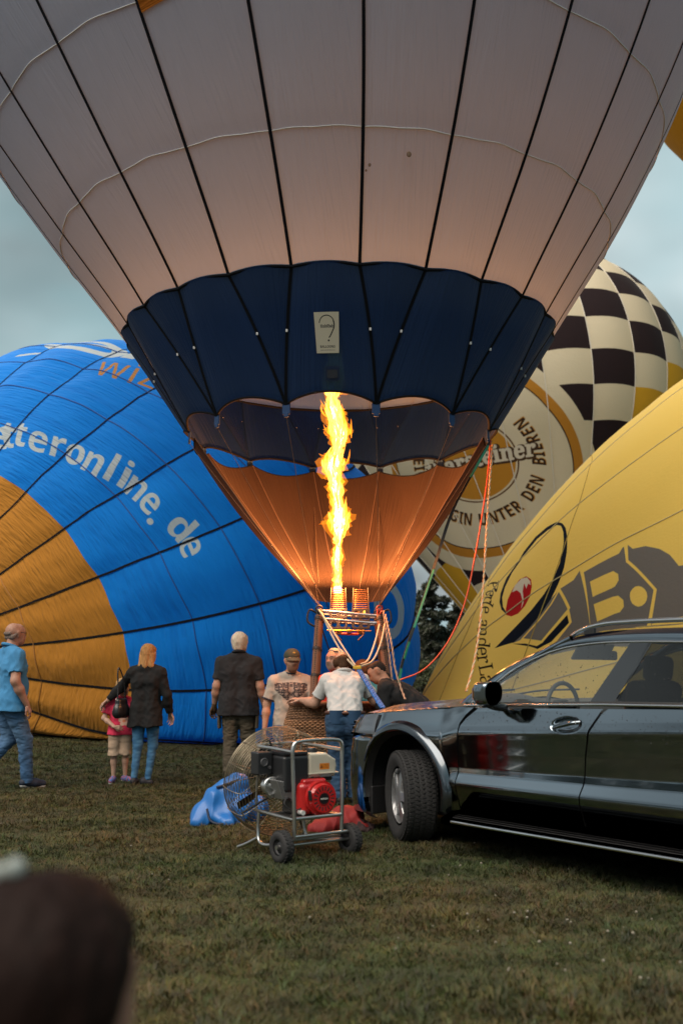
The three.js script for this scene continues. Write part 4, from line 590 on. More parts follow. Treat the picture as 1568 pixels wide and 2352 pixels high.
function handGeo(w, dir, palm, size, curl, side, colour) { // wrist, direction of the hand, way the palm looks, length of the hand
  const s = size / 0.19, D = dir.clone().normalize(), N = palm.clone().addScaledVector(D, -palm.dot(D)).normalize(), T = D.clone().cross(N).multiplyScalar(side), p = (d, t, n) => w.clone().addScaledVector(D, d * s).addScaledVector(T, t * s).addScaledVector(N, n * s), B = [];
  B.push(bone(p(-0.03, 0, 0), p(0.02, 0, 0), 0.024 * s, 0.026 * s), bone(p(0.02, 0.018, 0), p(0.085, 0.03, 0.002), 0.0165 * s, 0.0135 * s), bone(p(0.02, 0, 0), p(0.09, 0.008, 0), 0.0175 * s, 0.014 * s), bone(p(0.02, -0.012, 0), p(0.085, -0.014, 0), 0.0165 * s, 0.013 * s), bone(p(0.02, -0.02, 0), p(0.078, -0.034, 0.002), 0.015 * s, 0.0115 * s));
  [[0.031, 0.088, 0.04, 0.0088], [0.009, 0.093, 0.045, 0.0092], [-0.013, 0.088, 0.042, 0.0088], [-0.034, 0.08, 0.032, 0.0078]].forEach(([t, d, l, r], i) => { let q = p(d - 0.006, t, 0), a = 0.2 + curl * (0.35 + 0.08 * i); for (let k = 0; k < 3; k++) { const e = q.clone().addScaledVector(D, Math.cos(a) * l * s * [1, 0.68, 0.55][k]).addScaledVector(N, Math.sin(a) * l * s * [1, 0.68, 0.55][k]).addScaledVector(T, t * 0.06 * s); B.push(bone(q, e, r * s * (1 - k * 0.1), r * s * (0.92 - k * 0.1))); q = e; a += curl * 0.75 + 0.12; } });
  { let q = p(0.022, 0.026, 0.008), e = p(0.052, 0.05, 0.02); B.push(bone(q, e, 0.0145 * s, 0.0115 * s)); const e2 = p(0.082, 0.056, 0.03 + 0.01 * curl); B.push(bone(e, e2, 0.011 * s, 0.0095 * s)); B.push(bone(e2, p(0.104, 0.05, 0.036 + 0.016 * curl), 0.0095 * s, 0.007 * s)); }
  return mesh3(B, 0.007 * s, 0.0046, null, colour, 0.01);
}
// head: skull, jaw, nose, brow, ears; c centre, f facing, u up, hd height of the head
function headBones(c, f, u, hd) {
  const s = hd / 0.23, R = u.clone().cross(f).normalize(), p = (r, y, z) => c.clone().addScaledVector(R, r * s).addScaledVector(u, y * s).addScaledVector(f, z * s);
  const B = [bone(p(0, 0.03, -0.028), p(0, 0.035, 0.018), 0.079 * s, 0.072 * s), bone(p(0, 0.0, 0.02), p(0, -0.05, 0.035), 0.064 * s, 0.052 * s), bone(p(-0.022, -0.068, 0.05), p(0.022, -0.068, 0.05), 0.034 * s, 0.034 * s), bone(p(0, -0.088, 0.066), p(0, -0.083, 0.062), 0.022 * s), bone(p(-0.035, 0.026, 0.068), p(0.035, 0.026, 0.068), 0.0165 * s), bone(p(0, 0.012, 0.086), p(0, -0.022, 0.103), 0.008 * s, 0.0125 * s), bone(p(-0.013, -0.026, 0.091), p(0.013, -0.026, 0.091), 0.009 * s), bone(p(-0.018, -0.053, 0.082), p(0.018, -0.053, 0.082), 0.0095 * s), bone(p(-0.042, -0.018, 0.056), p(-0.038, -0.03, 0.06), 0.02 * s), bone(p(0.042, -0.018, 0.056), p(0.038, -0.03, 0.06), 0.02 * s)];
  for (const e of [-1, 1]) B.push(bone(p(e * 0.077, 0.012, -0.012), p(e * 0.074, -0.024, -0.004), 0.0135 * s, 0.009 * s));
  return { B, p, s, R };
}
const skinMat = std([1, 1, 1], { vertexColors: true, roughness: 0.6 });
const cloth = (c, o = {}) => std(c, { roughness: 0.9, bumpMap: rep(weaveTex, 6, 6), bumpScale: 0.001, ...o });
const vcloth = std([1, 1, 1], { vertexColors: true, roughness: 0.9 });
// a person standing at `base`, of height H, facing yaw (0: to the camera). J overrides joints, in parts of the height; x is the person's left.
function person(label, base, H, yaw, o) {
  const t = thing('person', label, 'person', base); t.rotation.y = yaw;
  const J0 = { hipL: [0.05, 0.5, 0], hipR: [-0.05, 0.5, 0], kneeL: [0.055, 0.28, 0.012], kneeR: [-0.055, 0.28, 0.012], ankL: [0.058, 0.045, -0.012], ankR: [-0.058, 0.045, -0.012], toeL: [0.072, 0.014, 0.085], toeR: [-0.072, 0.014, 0.085], pel: [0, 0.535, 0], waist: [0, 0.62, 0.005], chest: [0, 0.73, 0], neck: [0, 0.835, -0.012], head: [0, 0.925, 0.012], shL: [0.104, 0.79, -0.008], shR: [-0.104, 0.79, -0.008], elL: [0.135, 0.63, -0.02], elR: [-0.135, 0.63, -0.02], wrL: [0.14, 0.485, 0.025], wrR: [-0.14, 0.485, 0.025], ...o.J };
  const j = {}; for (const k in J0) j[k] = V(...J0[k]).multiplyScalar(H);
  const w = o.w ?? 1, h = H, lean = j.neck.clone().sub(j.pel).normalize(), bodyR = j.shL.clone().sub(j.shR).normalize(), S = o.skin ?? [0.36, 0.2, 0.14];
  const f = V(...(o.face ?? [0, 0, 1])).normalize(), u = V(...(o.up ?? [0, 1, 0])).addScaledVector(f, 0).normalize(), up = u.clone().addScaledVector(f, -u.dot(f)).normalize();
  const hd = headBones(j.head, f, up, (o.hd ?? 0.132) * h), hp = hd.p, hs = hd.s, col = (p, x, off) => p.clone().addScaledVector(bodyR, x * h * w).add(off ?? V());
  const torso = (e, low) => { const B = [bone(j.chest, j.neck.clone().addScaledVector(lean, -0.03 * h), 0.056 * h + e, 0.034 * h + e)]; for (const q of [-1, 1]) { B.push(bone(col(j.pel, 0.04 * q), col(j.waist, 0.036 * q), 0.062 * h * w + e, 0.058 * h * w + e), bone(col(j.waist, 0.036 * q), col(j.chest, 0.05 * q), 0.058 * h * w + e, 0.062 * h * w + e), bone(col(j.chest, 0.05 * q), col(j.chest, 0.055 * q).lerp(col(j.neck, 0.05 * q), 0.28), 0.06 * h * w + e, 0.043 * h + e)); } if (o.belly) B.push(blobE(j.waist.clone().lerp(j.pel, 0.3).add(V(0, 0, o.belly * h * 0.8)), 0.085 * h + e, 0.09 * h + e, 0.06 * h + e)); return B; };
  const cutBone = (bn, a, dir) => ({ ...bn, d: (x, y, z) => Math.max(bn.d(x, y, z), (x - a.x) * dir.x + (y - a.y) * dir.y + (z - a.z) * dir.z) });
  const arm = (q, e, part2, cut) => { const s = j['sh' + q], l = j['el' + q], r = j['wr' + q], B = []; const K = (b) => (cut ? cutBone(b, cut.a, cut.dir) : b), A = o.arm ?? 1; B.push(bone(j.neck.clone().addScaledVector(lean, 0.004 * h), s.clone().addScaledVector(lean, -0.002 * h), 0.026 * h + e * 0.8, 0.036 * h + e)); if (part2 !== 'yoke') { const ub = bone(s, l, 0.0345 * h * A + e, 0.025 * h * A + (part2 === 'upper' ? e * 1.7 : e)); B.push(part2 === 'upper' ? K(ub) : ub); if (part2 !== 'upper') B.push(K(bone(l, l.clone().lerp(r, 0.35), 0.0245 * h * A + e, 0.0255 * h * A + e)), K(bone(l.clone().lerp(r, 0.35), r, 0.0255 * h * A + e, 0.0165 * h + e))); } return B; };
  const leg = (q, e, k1 = 1) => [bone(j['hip' + q], j['knee' + q], (0.054 * w) * h + e, 0.034 * h + e), bone(j['knee' + q], j['knee' + q].clone().lerp(j['ank' + q], 0.35).add(V(0, 0, -0.008 * h)), 0.033 * h + e, 0.032 * h + e), bone(j['knee' + q].clone().lerp(j['ank' + q], 0.35).add(V(0, 0, -0.008 * h)), j['ank' + q], 0.032 * h + e, 0.0205 * h + e)];
  // --- body
  const body = [...hd.B, bone(j.neck.clone().addScaledVector(lean, -0.04 * h), j.head.clone().addScaledVector(up, -0.03 * h).addScaledVector(f, -0.012 * h), 0.036 * h, 0.034 * h), ...torso(o.top ? -0.02 : -0.006), ...arm('L', 0), ...arm('R', 0), ...leg('L', o.legs && !o.legs.short ? -0.027 : -0.004), ...leg('R', o.legs && !o.legs.short ? -0.027 : -0.004)];
  const skinC = (x, y, z) => { const k = 1 + 0.16 * noise(x * 60, y * 60, z * 60); let c = [S[0] * k, S[1] * k, S[2] * k]; const P = V(x, y, z).sub(j.head), fy = P.dot(up) / hs, fz = P.dot(f) / hs, fx = Math.abs(P.dot(hd.R)) / hs; if (fz > 0.055) { if (Math.abs(fy + 0.053) < 0.007 && fx < 0.024) c = [c[0] * 0.75, c[1] * 0.5, c[2] * 0.5]; if (Math.abs(fy - 0.033 + fx * 0.08) < 0.006 && fx > 0.012 && fx < 0.05) c = [c[0] * 0.35, c[1] * 0.32, c[2] * 0.32]; if (Math.hypot(fx - 0.031, (fy - 0.012) * 1.6) < 0.012) c = [c[0] * 0.55, c[1] * 0.5, c[2] * 0.5]; } if (o.beard && fz > 0.01 && fy < -0.03 && fy > -0.12) { const q = o.beard; c = [mix(c[0], q[0], 0.75), mix(c[1], q[1], 0.75), mix(c[2], q[2], 0.75)]; } return c; };
  const geos = [mesh3(body, 0.02 * h, o.cell ?? 0.0085, null, skinC)];
  for (const q of ['L', 'R']) { if (o.noHand?.includes(q)) continue; const hdir = o['hand' + q] ? V(...o['hand' + q]) : sub3(j['wr' + q], j['el' + q]), pn = o['palm' + q] ? V(...o['palm' + q]) : V(q === 'L' ? -1 : 1, 0, -0.25), gl = o.gloves; if (!gl) geos.push(handGeo(j['wr' + q], hdir, pn, 0.104 * h, o.curl ?? 0.55, q === 'L' ? 1 : -1, skinC)); else part('work_glove', [handGeo(j['wr' + q], hdir, pn, 0.118 * h, o.curl ?? 0.8, q === 'L' ? 1 : -1), mesh3([bone(j['wr' + q].clone().addScaledVector(hdir, -0.02), j['wr' + q].clone().addScaledVector(hdir, 0.05), 0.034, 0.035)], 0.01, 0.007)], std(gl, { roughness: 0.85 }), t); }
  part('body', geos, skinMat, t);
  for (const e of [-1, 1]) { const g = new THREE.SphereGeometry(0.0118 * hs, 10, 8); const q = hp(e * 0.031, 0.012, 0.0715); g.translate(q.x, q.y, q.z); const ey = part('eye', g, std([0.5, 0.48, 0.45], { roughness: 0.25 }), t); const i = new THREE.SphereGeometry(0.0062 * hs, 8, 6), q2 = hp(e * 0.031, 0.012, 0.0782); i.translate(q2.x, q2.y, q2.z); part('iris', i, std([0.03, 0.025, 0.02], { roughness: 0.2 }), ey); }
  // --- clothes
  const wr = (amp, fx, fy) => (d, x, y, z) => d - amp * (noise(x * fx, y * fy, z * fx) + 0.6 * noise(x * fx * 2.1 + y * 9, y * fy * 1.7, z * fx * 2) + 0.9 * (0.4 - Math.abs(noise(x * fx * 1.6 - y * 5, y * fy * 2.2 + x * 4, z * fx * 1.6 + 3)) * 1.6));
  if (o.top) {
    const T = o.top, e = T.e ?? 0.013, hem = T.hem * h;
    const cuts = ['L', 'R'].map((q) => { const s = j['sh' + q], l = j['el' + q], r = j['wr' + q], tt = T.sleeve, a = tt > 1 ? l.clone().lerp(r, tt - 1) : s.clone().lerp(l, tt), dir = tt > 1 ? sub3(r, l) : sub3(l, s); return { s, l, r, a, dir }; });
    const kind = T.sleeve > 0 ? (T.sleeve > 1 ? 'all' : 'upper') : 'yoke', B = [...torso(e), ...arm('L', e * 0.9, kind, cuts[0]), ...arm('R', e * 0.9, kind, cuts[1])];
    for (const q of [-1, 1]) B.push(bone(col(j.pel, 0.042 * q), col(j.pel, 0.046 * q, V(0, (T.hem - 0.53) * h, 0)), (T.hemR ?? 0.066) * h * w + e, (T.hemR ?? 0.066) * h * w + e + (T.flare ?? 0.004)));
    const nk = j.neck.clone().addScaledVector(lean, 0.034 * h), f0 = wr(T.amp ?? 0.006, 9, 5);
    const mod = (d, x, y, z) => {
      d = f0(d, x, y, z); let q = Math.max(d, hem + (T.hemw ?? 0.004) * Math.sin(x * 30) - y);
      const ax = x - j.neck.x, ay = y - j.neck.y, az = z - j.neck.z, al = ax * lean.x + ay * lean.y + az * lean.z, ra = Math.sqrt(Math.max(0, ax * ax + ay * ay + az * az - al * al)); q = Math.max(q, -Math.max(ra - (T.hole ?? 0.036) * h, (T.neck ?? 0.008) * h - al - 0.25 * az)); return q;
    };
    const g = mesh3(B, 0.022 * h, T.cell ?? 0.009, mod, T.colour, 0.03), m = part(T.name, g, T.colour ? vcloth : cloth(T.c, T.mat), t);
    if (T.collar) { const P = []; for (let i = 0; i < 20; i++) { const a = i / 20 * 6.2832; P.push(nk.clone().addScaledVector(lean, -0.022 * h).addScaledVector(bodyR, Math.cos(a) * 0.04 * h).add(V(0, (0.006 - 0.012 * Math.sin(a)) * h, Math.sin(a) * 0.042 * h))); } part('collar', tube(P, (T.collarR ?? 0.0105) * h, 50, 7, true, true), cloth(T.collar === true ? T.c : T.collar), m); }
    if (T.cuff) for (const c of cuts) { const U = V(c.dir.y, -c.dir.x, 0).normalize(), W = c.dir.clone().cross(U), P = []; for (let i = 0; i < 14; i++) { const a = i / 14 * 6.2832; P.push(c.a.clone().addScaledVector(c.dir, -0.006).addScaledVector(U, Math.cos(a) * (T.cuffR ?? 0.036) * h).addScaledVector(W, Math.sin(a) * (T.cuffR ?? 0.036) * h)); } part('cuff', tube(P, 0.0052 * h, 36, 6, true, true), cloth(T.cuff), m); }
  }
  if (o.legs) {
    const L = o.legs, e = L.e ?? 0.012, B = []; for (const q of [-1, 1]) B.push(bone(col(j.pel, 0.038 * q), col(j.pel, 0.038 * q, V(0, -0.01, 0)), 0.063 * h * w + e));
    for (const q of ['L', 'R']) { const K = j['knee' + q], A = j['ank' + q]; const sl = L.slim ?? 1; B.push(bone(j['hip' + q], K, 0.056 * w * h + e, 0.038 * sl * h + e), bone(K, A.clone().lerp(K, L.short ?? 0), 0.037 * sl * h + e, (L.cuff ?? 0.029) * h + e)); if (L.belt) B.push(bone(j['hip' + q].clone().add(V(0, 0.01 * h, -0.022 * h)), j['hip' + q].clone().add(V(0, -0.03 * h, -0.02 * h)), 0.048 * w * h + e)); }
    const topY = L.top * h, f0 = wr(L.amp ?? 0.006, 8, 16), cuts = ['L', 'R'].map((q) => { const K = j['knee' + q], A = j['ank' + q], a = A.clone().lerp(K, L.short ?? 0.0); a.y -= (L.short ? 0 : 0.012 * h); return { a, dir: sub3(A, K), K }; });
    const lt = j.waist.clone().lerp(j.pel, 1).y;
    const mod = (d, x, y, z) => { d = f0(d, x, y, z); const yy = y * lean.y + z * lean.z * 0 ; let q = Math.max(d, y - topY - (L.tilt ?? 0) * z); for (const c of cuts) { const px = x - c.a.x, py = y - c.a.y, pz = z - c.a.z, al = px * c.dir.x + py * c.dir.y + pz * c.dir.z; if (al > -0.02 && Math.hypot(px, pz) < 0.1 * h) q = Math.max(q, al); } return q; };
    const m = part(L.name, mesh3(B, 0.018 * h, L.cell ?? 0.009, mod, L.colour, 0.02), L.colour ? vcloth : cloth(L.c), t);
    if (L.belt) { const P = []; for (let i = 0; i < 28; i++) { const a = i / 28 * 6.2832; P.push(V(Math.cos(a) * (0.1 * h * w + e), topY - 0.008 * h, Math.sin(a) * (0.066 * h * w + e) + j.pel.z)); } const b = part('belt', tube(P, 0.011 * h, 60, 6, true, true), std(L.belt, { roughness: 0.5 }), t); }
    if (L.pockets) for (const q of [-1, 1]) part('cargo_pocket', put(rbox(0.03, 0.17, 0.14, 0.012, 2), q * 0.112 * h * w, 0.385 * h, 0, 0, 0, q * -0.04), cloth(L.c), m);
    if (L.backPockets) for (const q of [-1, 1]) { const g = grid(6, 6, (a, b) => V(q * 0.048 * h + (a - 0.5) * 0.085 * h, (0.455 + 0.075 * b) * h, -(0.105 - 0.03 * ((a - 0.5) * 2) ** 2) * h * w * 0.98 + j.pel.z)); part('back_pocket', g, cloth([0.012, 0.045, 0.1]), m); }
  }
  if (o.shoes) for (const q of ['L', 'R']) {
    if (o.noShoe?.includes(q)) continue;
    const A = j['ank' + q], T = j['toe' + q], d = T.clone().sub(A); d.y = 0; d.normalize(); const sole = T.y, h0 = o.shoes.h ?? 1, heel = A.clone().addScaledVector(d, -0.026 * h); heel.y = Math.min(A.y, sole + 0.018 * h) + (o.heelUp?.[q] ?? 0) * h;
    const B = [bone(heel, T.clone().addScaledVector(d, -0.05 * h).add(V(0, 0.012 * h, 0)), 0.023 * h, 0.025 * h), bone(T.clone().addScaledVector(d, -0.05 * h).add(V(0, 0.01 * h, 0)), T.clone().add(V(0, 0.004 * h, 0)), 0.026 * h, 0.021 * h)]; if (h0) B.push(bone(A.clone().add(V(0, 0.0, 0)), heel.clone().addScaledVector(d, 0.035 * h), 0.024 * h, 0.025 * h));
    const sh = part('shoe', mesh3(B, 0.02 * h, 0.0075, o.shoes.low ? (dd, x, y, z) => Math.max(dd, y - (A.y + 0.005 * h)) : null, o.shoes.colour), o.shoes.colour ? vcloth : std(o.shoes.c, { roughness: 0.7 }), t);
    if (o.shoes.sole) part('sole', mesh3([bone(heel.clone().add(V(0, -0.014 * h, 0)), T.clone().add(V(0, -0.01 * h, 0)), 0.0185 * h, 0.0185 * h)], 0.01, 0.008, (dd, x, y, z) => Math.max(dd, y - (sole + 0.004 * h + (o.heelUp?.[q] ?? 0) * h * clamp(1 - V(x - heel.x, 0, z - heel.z).dot(d) / (0.1 * h), 0, 1)))), std(o.shoes.sole, { roughness: 0.7 }), sh);
  }
  // --- hair, in strands of relief
  if (o.hair) {
    const Hh = o.hair, B = Hh.bones(hp, hs, j), ph = (x, y, z) => { const P = V(x, y, z).sub(j.head); return [P.dot(hd.R) / hs, P.dot(up) / hs, P.dot(f) / hs]; };
    const g = mesh3(B, 0.014, Hh.cell ?? 0.006, (d, x, y, z) => { const [a, b, c] = ph(x, y, z), r = noise(a * 150 + c * 30, b * 22, c * 150) * 0.0042 + noise(a * 45, b * 9, c * 45) * 0.005 * (Hh.rough ?? 1); d += r; if (Hh.cut) d = Math.max(d, Hh.cut(a, b, c)); return d; }, (x, y, z) => { const [a, b, c] = ph(x, y, z), k = 1 + 0.45 * noise(a * 170 + c * 40, b * 18, c * 170); const q = typeof Hh.c === 'function' ? Hh.c(a, b, c) : Hh.c; return [q[0] * k, q[1] * k, q[2] * k]; }, 0.012);
    part('hair', g, phys([1, 1, 1], { vertexColors: true, roughness: 0.75, specularIntensity: 0.3 }), t);
  }
  return { t, j, h, hp, hs, f, up };
}
const capHair = (k = 1) => (hp, hs) => [bone(hp(0, 0.036, -0.034), hp(0, 0.046, 0.012), 0.0835 * hs * k, 0.075 * hs * k), bone(hp(0, 0.0, -0.05), hp(0, -0.035, -0.045), 0.064 * hs * k, 0.05 * hs * k)];
const heightAt = (x, y, depth) => at(x, y, depth).y;
{ // man in the blue polo shirt
  const b = groundAt(40, 1812), H = heightAt(22, 1428, -b.z);
  const r = person('bald man in light blue polo shirt and jeans walking at the left picture edge', V(groundAt(28, 1806).x, 0, b.z), H, 2.3, {
    skin: [0.36, 0.19, 0.13], belly: 0.05, w: 1.08, hd: 0.138, face: [0.1, -0.05, 1], cell: 0.008, arm: 1.05,
    J: { hipL: [0.05, 0.5, 0.0], kneeL: [0.055, 0.29, 0.04], ankL: [0.06, 0.06, -0.17], toeL: [0.065, 0.022, -0.08], hipR: [-0.05, 0.5, 0], kneeR: [-0.05, 0.285, 0.09], ankR: [-0.045, 0.042, 0.12], toeR: [-0.05, 0.016, 0.22], elR: [-0.145, 0.64, -0.03], wrR: [-0.145, 0.5, 0.05], elL: [0.14, 0.64, -0.05], wrL: [0.14, 0.5, 0.0], head: [0, 0.925, 0.02] },
    top: { name: 'polo_shirt', c: [0.045, 0.21, 0.42], sleeve: 0.68, hem: 0.46, e: 0.016, collar: true, flare: 0.012, amp: 0.008, hole: 0.03 },
    legs: { name: 'jeans', top: 0.56, colour: (x, y, z) => { const k = 1 + 0.25 * noise(x * 14, y * 14, z * 14), w = clamp(0.6 - Math.abs(y - 0.62) * 1.6, 0, 0.5) * (0.5 + 0.5 * noise(x * 8, y * 4, z * 8)); return [mix(0.035, 0.16, w) * k, mix(0.095, 0.27, w) * k, mix(0.2, 0.4, w) * k]; }, amp: 0.009 },
    shoes: { c: [0.012, 0.02, 0.04], sole: [0.45, 0.45, 0.44] }, heelUp: { L: 0.03 }, curl: 0.5, palmR: [0.6, 0, -0.8],
    hair: { c: [0.17, 0.13, 0.11], bones: (hp, hs) => [bone(hp(-0.07, -0.005, -0.03), hp(-0.058, -0.04, -0.055), 0.017 * hs), bone(hp(0.07, -0.005, -0.03), hp(0.058, -0.04, -0.055), 0.017 * hs), bone(hp(-0.055, -0.035, -0.06), hp(0.055, -0.035, -0.06), 0.026 * hs), bone(hp(-0.04, -0.0, -0.085), hp(0.04, -0.0, -0.085), 0.022 * hs)], rough: 0.4 },
  });
  part('glasses', [tube([r.hp(-0.055, 0.014, 0.085), r.hp(-0.078, 0.016, 0.05), r.hp(-0.083, 0.014, 0.0)], 0.0028, 10, 5), put(new THREE.TorusGeometry(0.022, 0.0028, 6, 16), ...r.hp(-0.033, 0.012, 0.093).toArray()), put(new THREE.TorusGeometry(0.022, 0.0028, 6, 16), ...r.hp(0.033, 0.012, 0.093).toArray())], blackRub, r.t);
}
{ // woman in black with her bag, and the girl she holds
  const b = groundAt(322, 1802), H = heightAt(342, 1478, -b.z), x0 = groundAt(330, 1802).x;
  const r = person('blonde woman in black cardigan and blue jeans with her arm round the girl', V(x0, 0, b.z), H, 3.05, {
    skin: [0.42, 0.25, 0.18], w: 0.95, hd: 0.143, face: [-0.15, -0.12, 1], arm: 0.92,
    J: { kneeL: [0.05, 0.28, 0.0], ankL: [0.062, 0.05, -0.03], toeL: [0.07, 0.012, 0.05], kneeR: [-0.05, 0.28, 0.035], ankR: [-0.03, 0.045, 0.0], toeR: [-0.05, 0.012, -0.0], elL: [0.2, 0.69, 0.06], wrL: [0.3, 0.59, 0.05], elR: [-0.155, 0.63, -0.0], wrR: [-0.165, 0.5, 0.06], head: [-0.005, 0.922, 0.02], toeR2: [0, 0, 0] },
    top: { name: 'cardigan', c: [0.0035, 0.0035, 0.004], sleeve: 1.93, hem: 0.405, e: 0.014, flare: 0.02, amp: 0.009, hemw: 0.012, hole: 0.028 },
    legs: { name: 'jeans', top: 0.55, e: 0.006, cuff: 0.019, slim: 0.82, colour: (x, y, z) => { const w = clamp(0.35 + 0.6 * noise(x * 9, y * 30, z * 9), 0, 1); return [mix(0.018, 0.07, w), mix(0.085, 0.2, w), mix(0.19, 0.34, w)]; }, amp: 0.005 },
    shoes: { c: [0.012, 0.013, 0.02], low: true, h: 0 }, palmR: [0.3, 0, -1],
    hair: { c: (a, b2, c) => { const k = clamp(0.5 - b2 * 3, 0, 1); return [mix(0.3, 0.42, k), mix(0.15, 0.22, k), mix(0.055, 0.085, k)]; }, bones: (hp, hs) => [...capHair(1.04)(hp, hs), bone(hp(-0.045, -0.02, -0.045), hp(-0.062, -0.14, -0.05), 0.05 * hs, 0.036 * hs), bone(hp(0.045, -0.02, -0.045), hp(0.06, -0.14, -0.06), 0.05 * hs, 0.036 * hs), bone(hp(0, -0.02, -0.07), hp(-0.0, -0.145, -0.075), 0.05 * hs, 0.04 * hs), bone(hp(-0.06, -0.12, -0.03), hp(-0.1, -0.2, 0.0), 0.02 * hs, 0.008 * hs)], cut: (a, b2, c) => (c > 0.035 && b2 < 0.06 ? c - 0.035 : -1), rough: 1.3 },
  });
  // shoulder bag hanging at her side
  const c = V(...[0.163, 0.55, -0.06]).multiplyScalar(H).applyAxisAngle(V(0, 1, 0), 3.05).add(V(x0, 0, b.z)), bag = thing('shoulder_bag', 'black leather shoulder bag hanging on the left side of the woman in black', 'bag', c); bag.rotation.y = 3.05 + 1.2;
  const lea = std([0.012, 0.012, 0.014], { roughness: 0.32 });
  part('bag_body', mesh3([bone(V(-0.07, -0.08, 0), V(0.07, -0.08, 0), 0.055, 0.055), bone(V(-0.05, 0.06, 0), V(0.05, 0.06, 0), 0.035), bone(V(-0.065, -0.02, 0), V(0.065, -0.02, 0), 0.05)], 0.04, 0.008, (d, x, y, z) => d - 0.006 * noise(x * 22, y * 12, z * 22)), lea, bag);
  part('bag_strap', [tube([V(-0.07, 0.07, 0), V(-0.045, 0.24, 0.0), V(0.0, 0.4, 0.02), V(0.03, 0.445, 0.03)], 0.0085, 24, 7), tube([V(0.07, 0.07, 0), V(0.055, 0.22, 0.01), V(0.045, 0.4, 0.03), V(0.03, 0.445, 0.03)], 0.0085, 24, 7)], lea, bag);
  part('bag_buckle', [put(new THREE.TorusGeometry(0.018, 0.004, 6, 14), -0.068, 0.075, 0.012), put(new THREE.TorusGeometry(0.018, 0.004, 6, 14), 0.068, 0.075, 0.012)], std([0.5, 0.5, 0.5], { metalness: 1, roughness: 0.3 }), bag);
  // girl
  const g = groundAt(272, 1797), HG = heightAt(276, 1556, -g.z - 0.05) * 1.0;
  person('small girl in bright pink T-shirt and beige shorts beside the woman in black', V(g.x, 0, g.z - 0.02), HG, 0.25, {
    skin: [0.46, 0.28, 0.2], w: 0.94, hd: 0.168, face: [0.35, -0.1, 1], arm: 0.88,
    J: { head: [0.01, 0.905, 0.0], neck: [0, 0.8, -0.01], shL: [0.1, 0.765, 0], shR: [-0.1, 0.765, 0], chest: [0, 0.7, 0], elR: [-0.16, 0.61, 0.02], wrR: [-0.06, 0.53, 0.12], elL: [0.15, 0.63, -0.02], wrL: [0.15, 0.5, 0.02], ankR: [-0.05, 0.045, -0.01], kneeR: [-0.055, 0.27, 0.01], ankL: [0.06, 0.045, -0.03], toeL: [0.13, 0.014, 0.05], toeR: [-0.08, 0.014, 0.1] },
    top: { name: 'tshirt', e: 0.014, sleeve: 0.72, hem: 0.45, flare: 0.012, cell: 0.006, colour: (x, y, z) => { const u = x - 0.035, v = y - 0.585 * HG; let w = 0; for (let i = 0; i < 5; i++) { const a = i * 1.2566 + 0.4; if (z > 0.02 && Math.hypot(u - 0.04 * Math.cos(a), v - 0.04 * Math.sin(a)) < 0.024) w = 1; } if (z > 0.02 && Math.hypot(u, v) < 0.018) w = 0.7; return w === 1 ? [0.62, 0.4, 0.3] : w ? [0.6, 0.2, 0.1] : [0.62, 0.03, 0.085]; } },
    legs: { name: 'shorts', top: 0.5, short: 0.93, c: [0.42, 0.3, 0.21], cuff: 0.044, e: 0.016 },
    shoes: { colour: (x, y, z) => (noise(x * 60, y * 60, z * 60) > 0.1 ? [0.35, 0.09, 0.12] : [0.06, 0.13, 0.34]), sole: [0.4, 0.38, 0.36] }, palmR: [0.2, -0.2, -1], handR: [1, -0.15, 0.2], curl: 0.35,
    hair: { c: [0.36, 0.22, 0.1], bones: (hp, hs) => [...capHair(1.02)(hp, hs), bone(hp(-0.06, -0.0, -0.03), hp(-0.065, -0.13, -0.02), 0.032 * hs, 0.02 * hs), bone(hp(0.06, -0.0, -0.03), hp(0.065, -0.13, -0.02), 0.032 * hs, 0.02 * hs)], cut: (a, b2, c2) => (c2 > 0.045 && b2 < 0.055 ? c2 - 0.045 : -1) },
  });
}
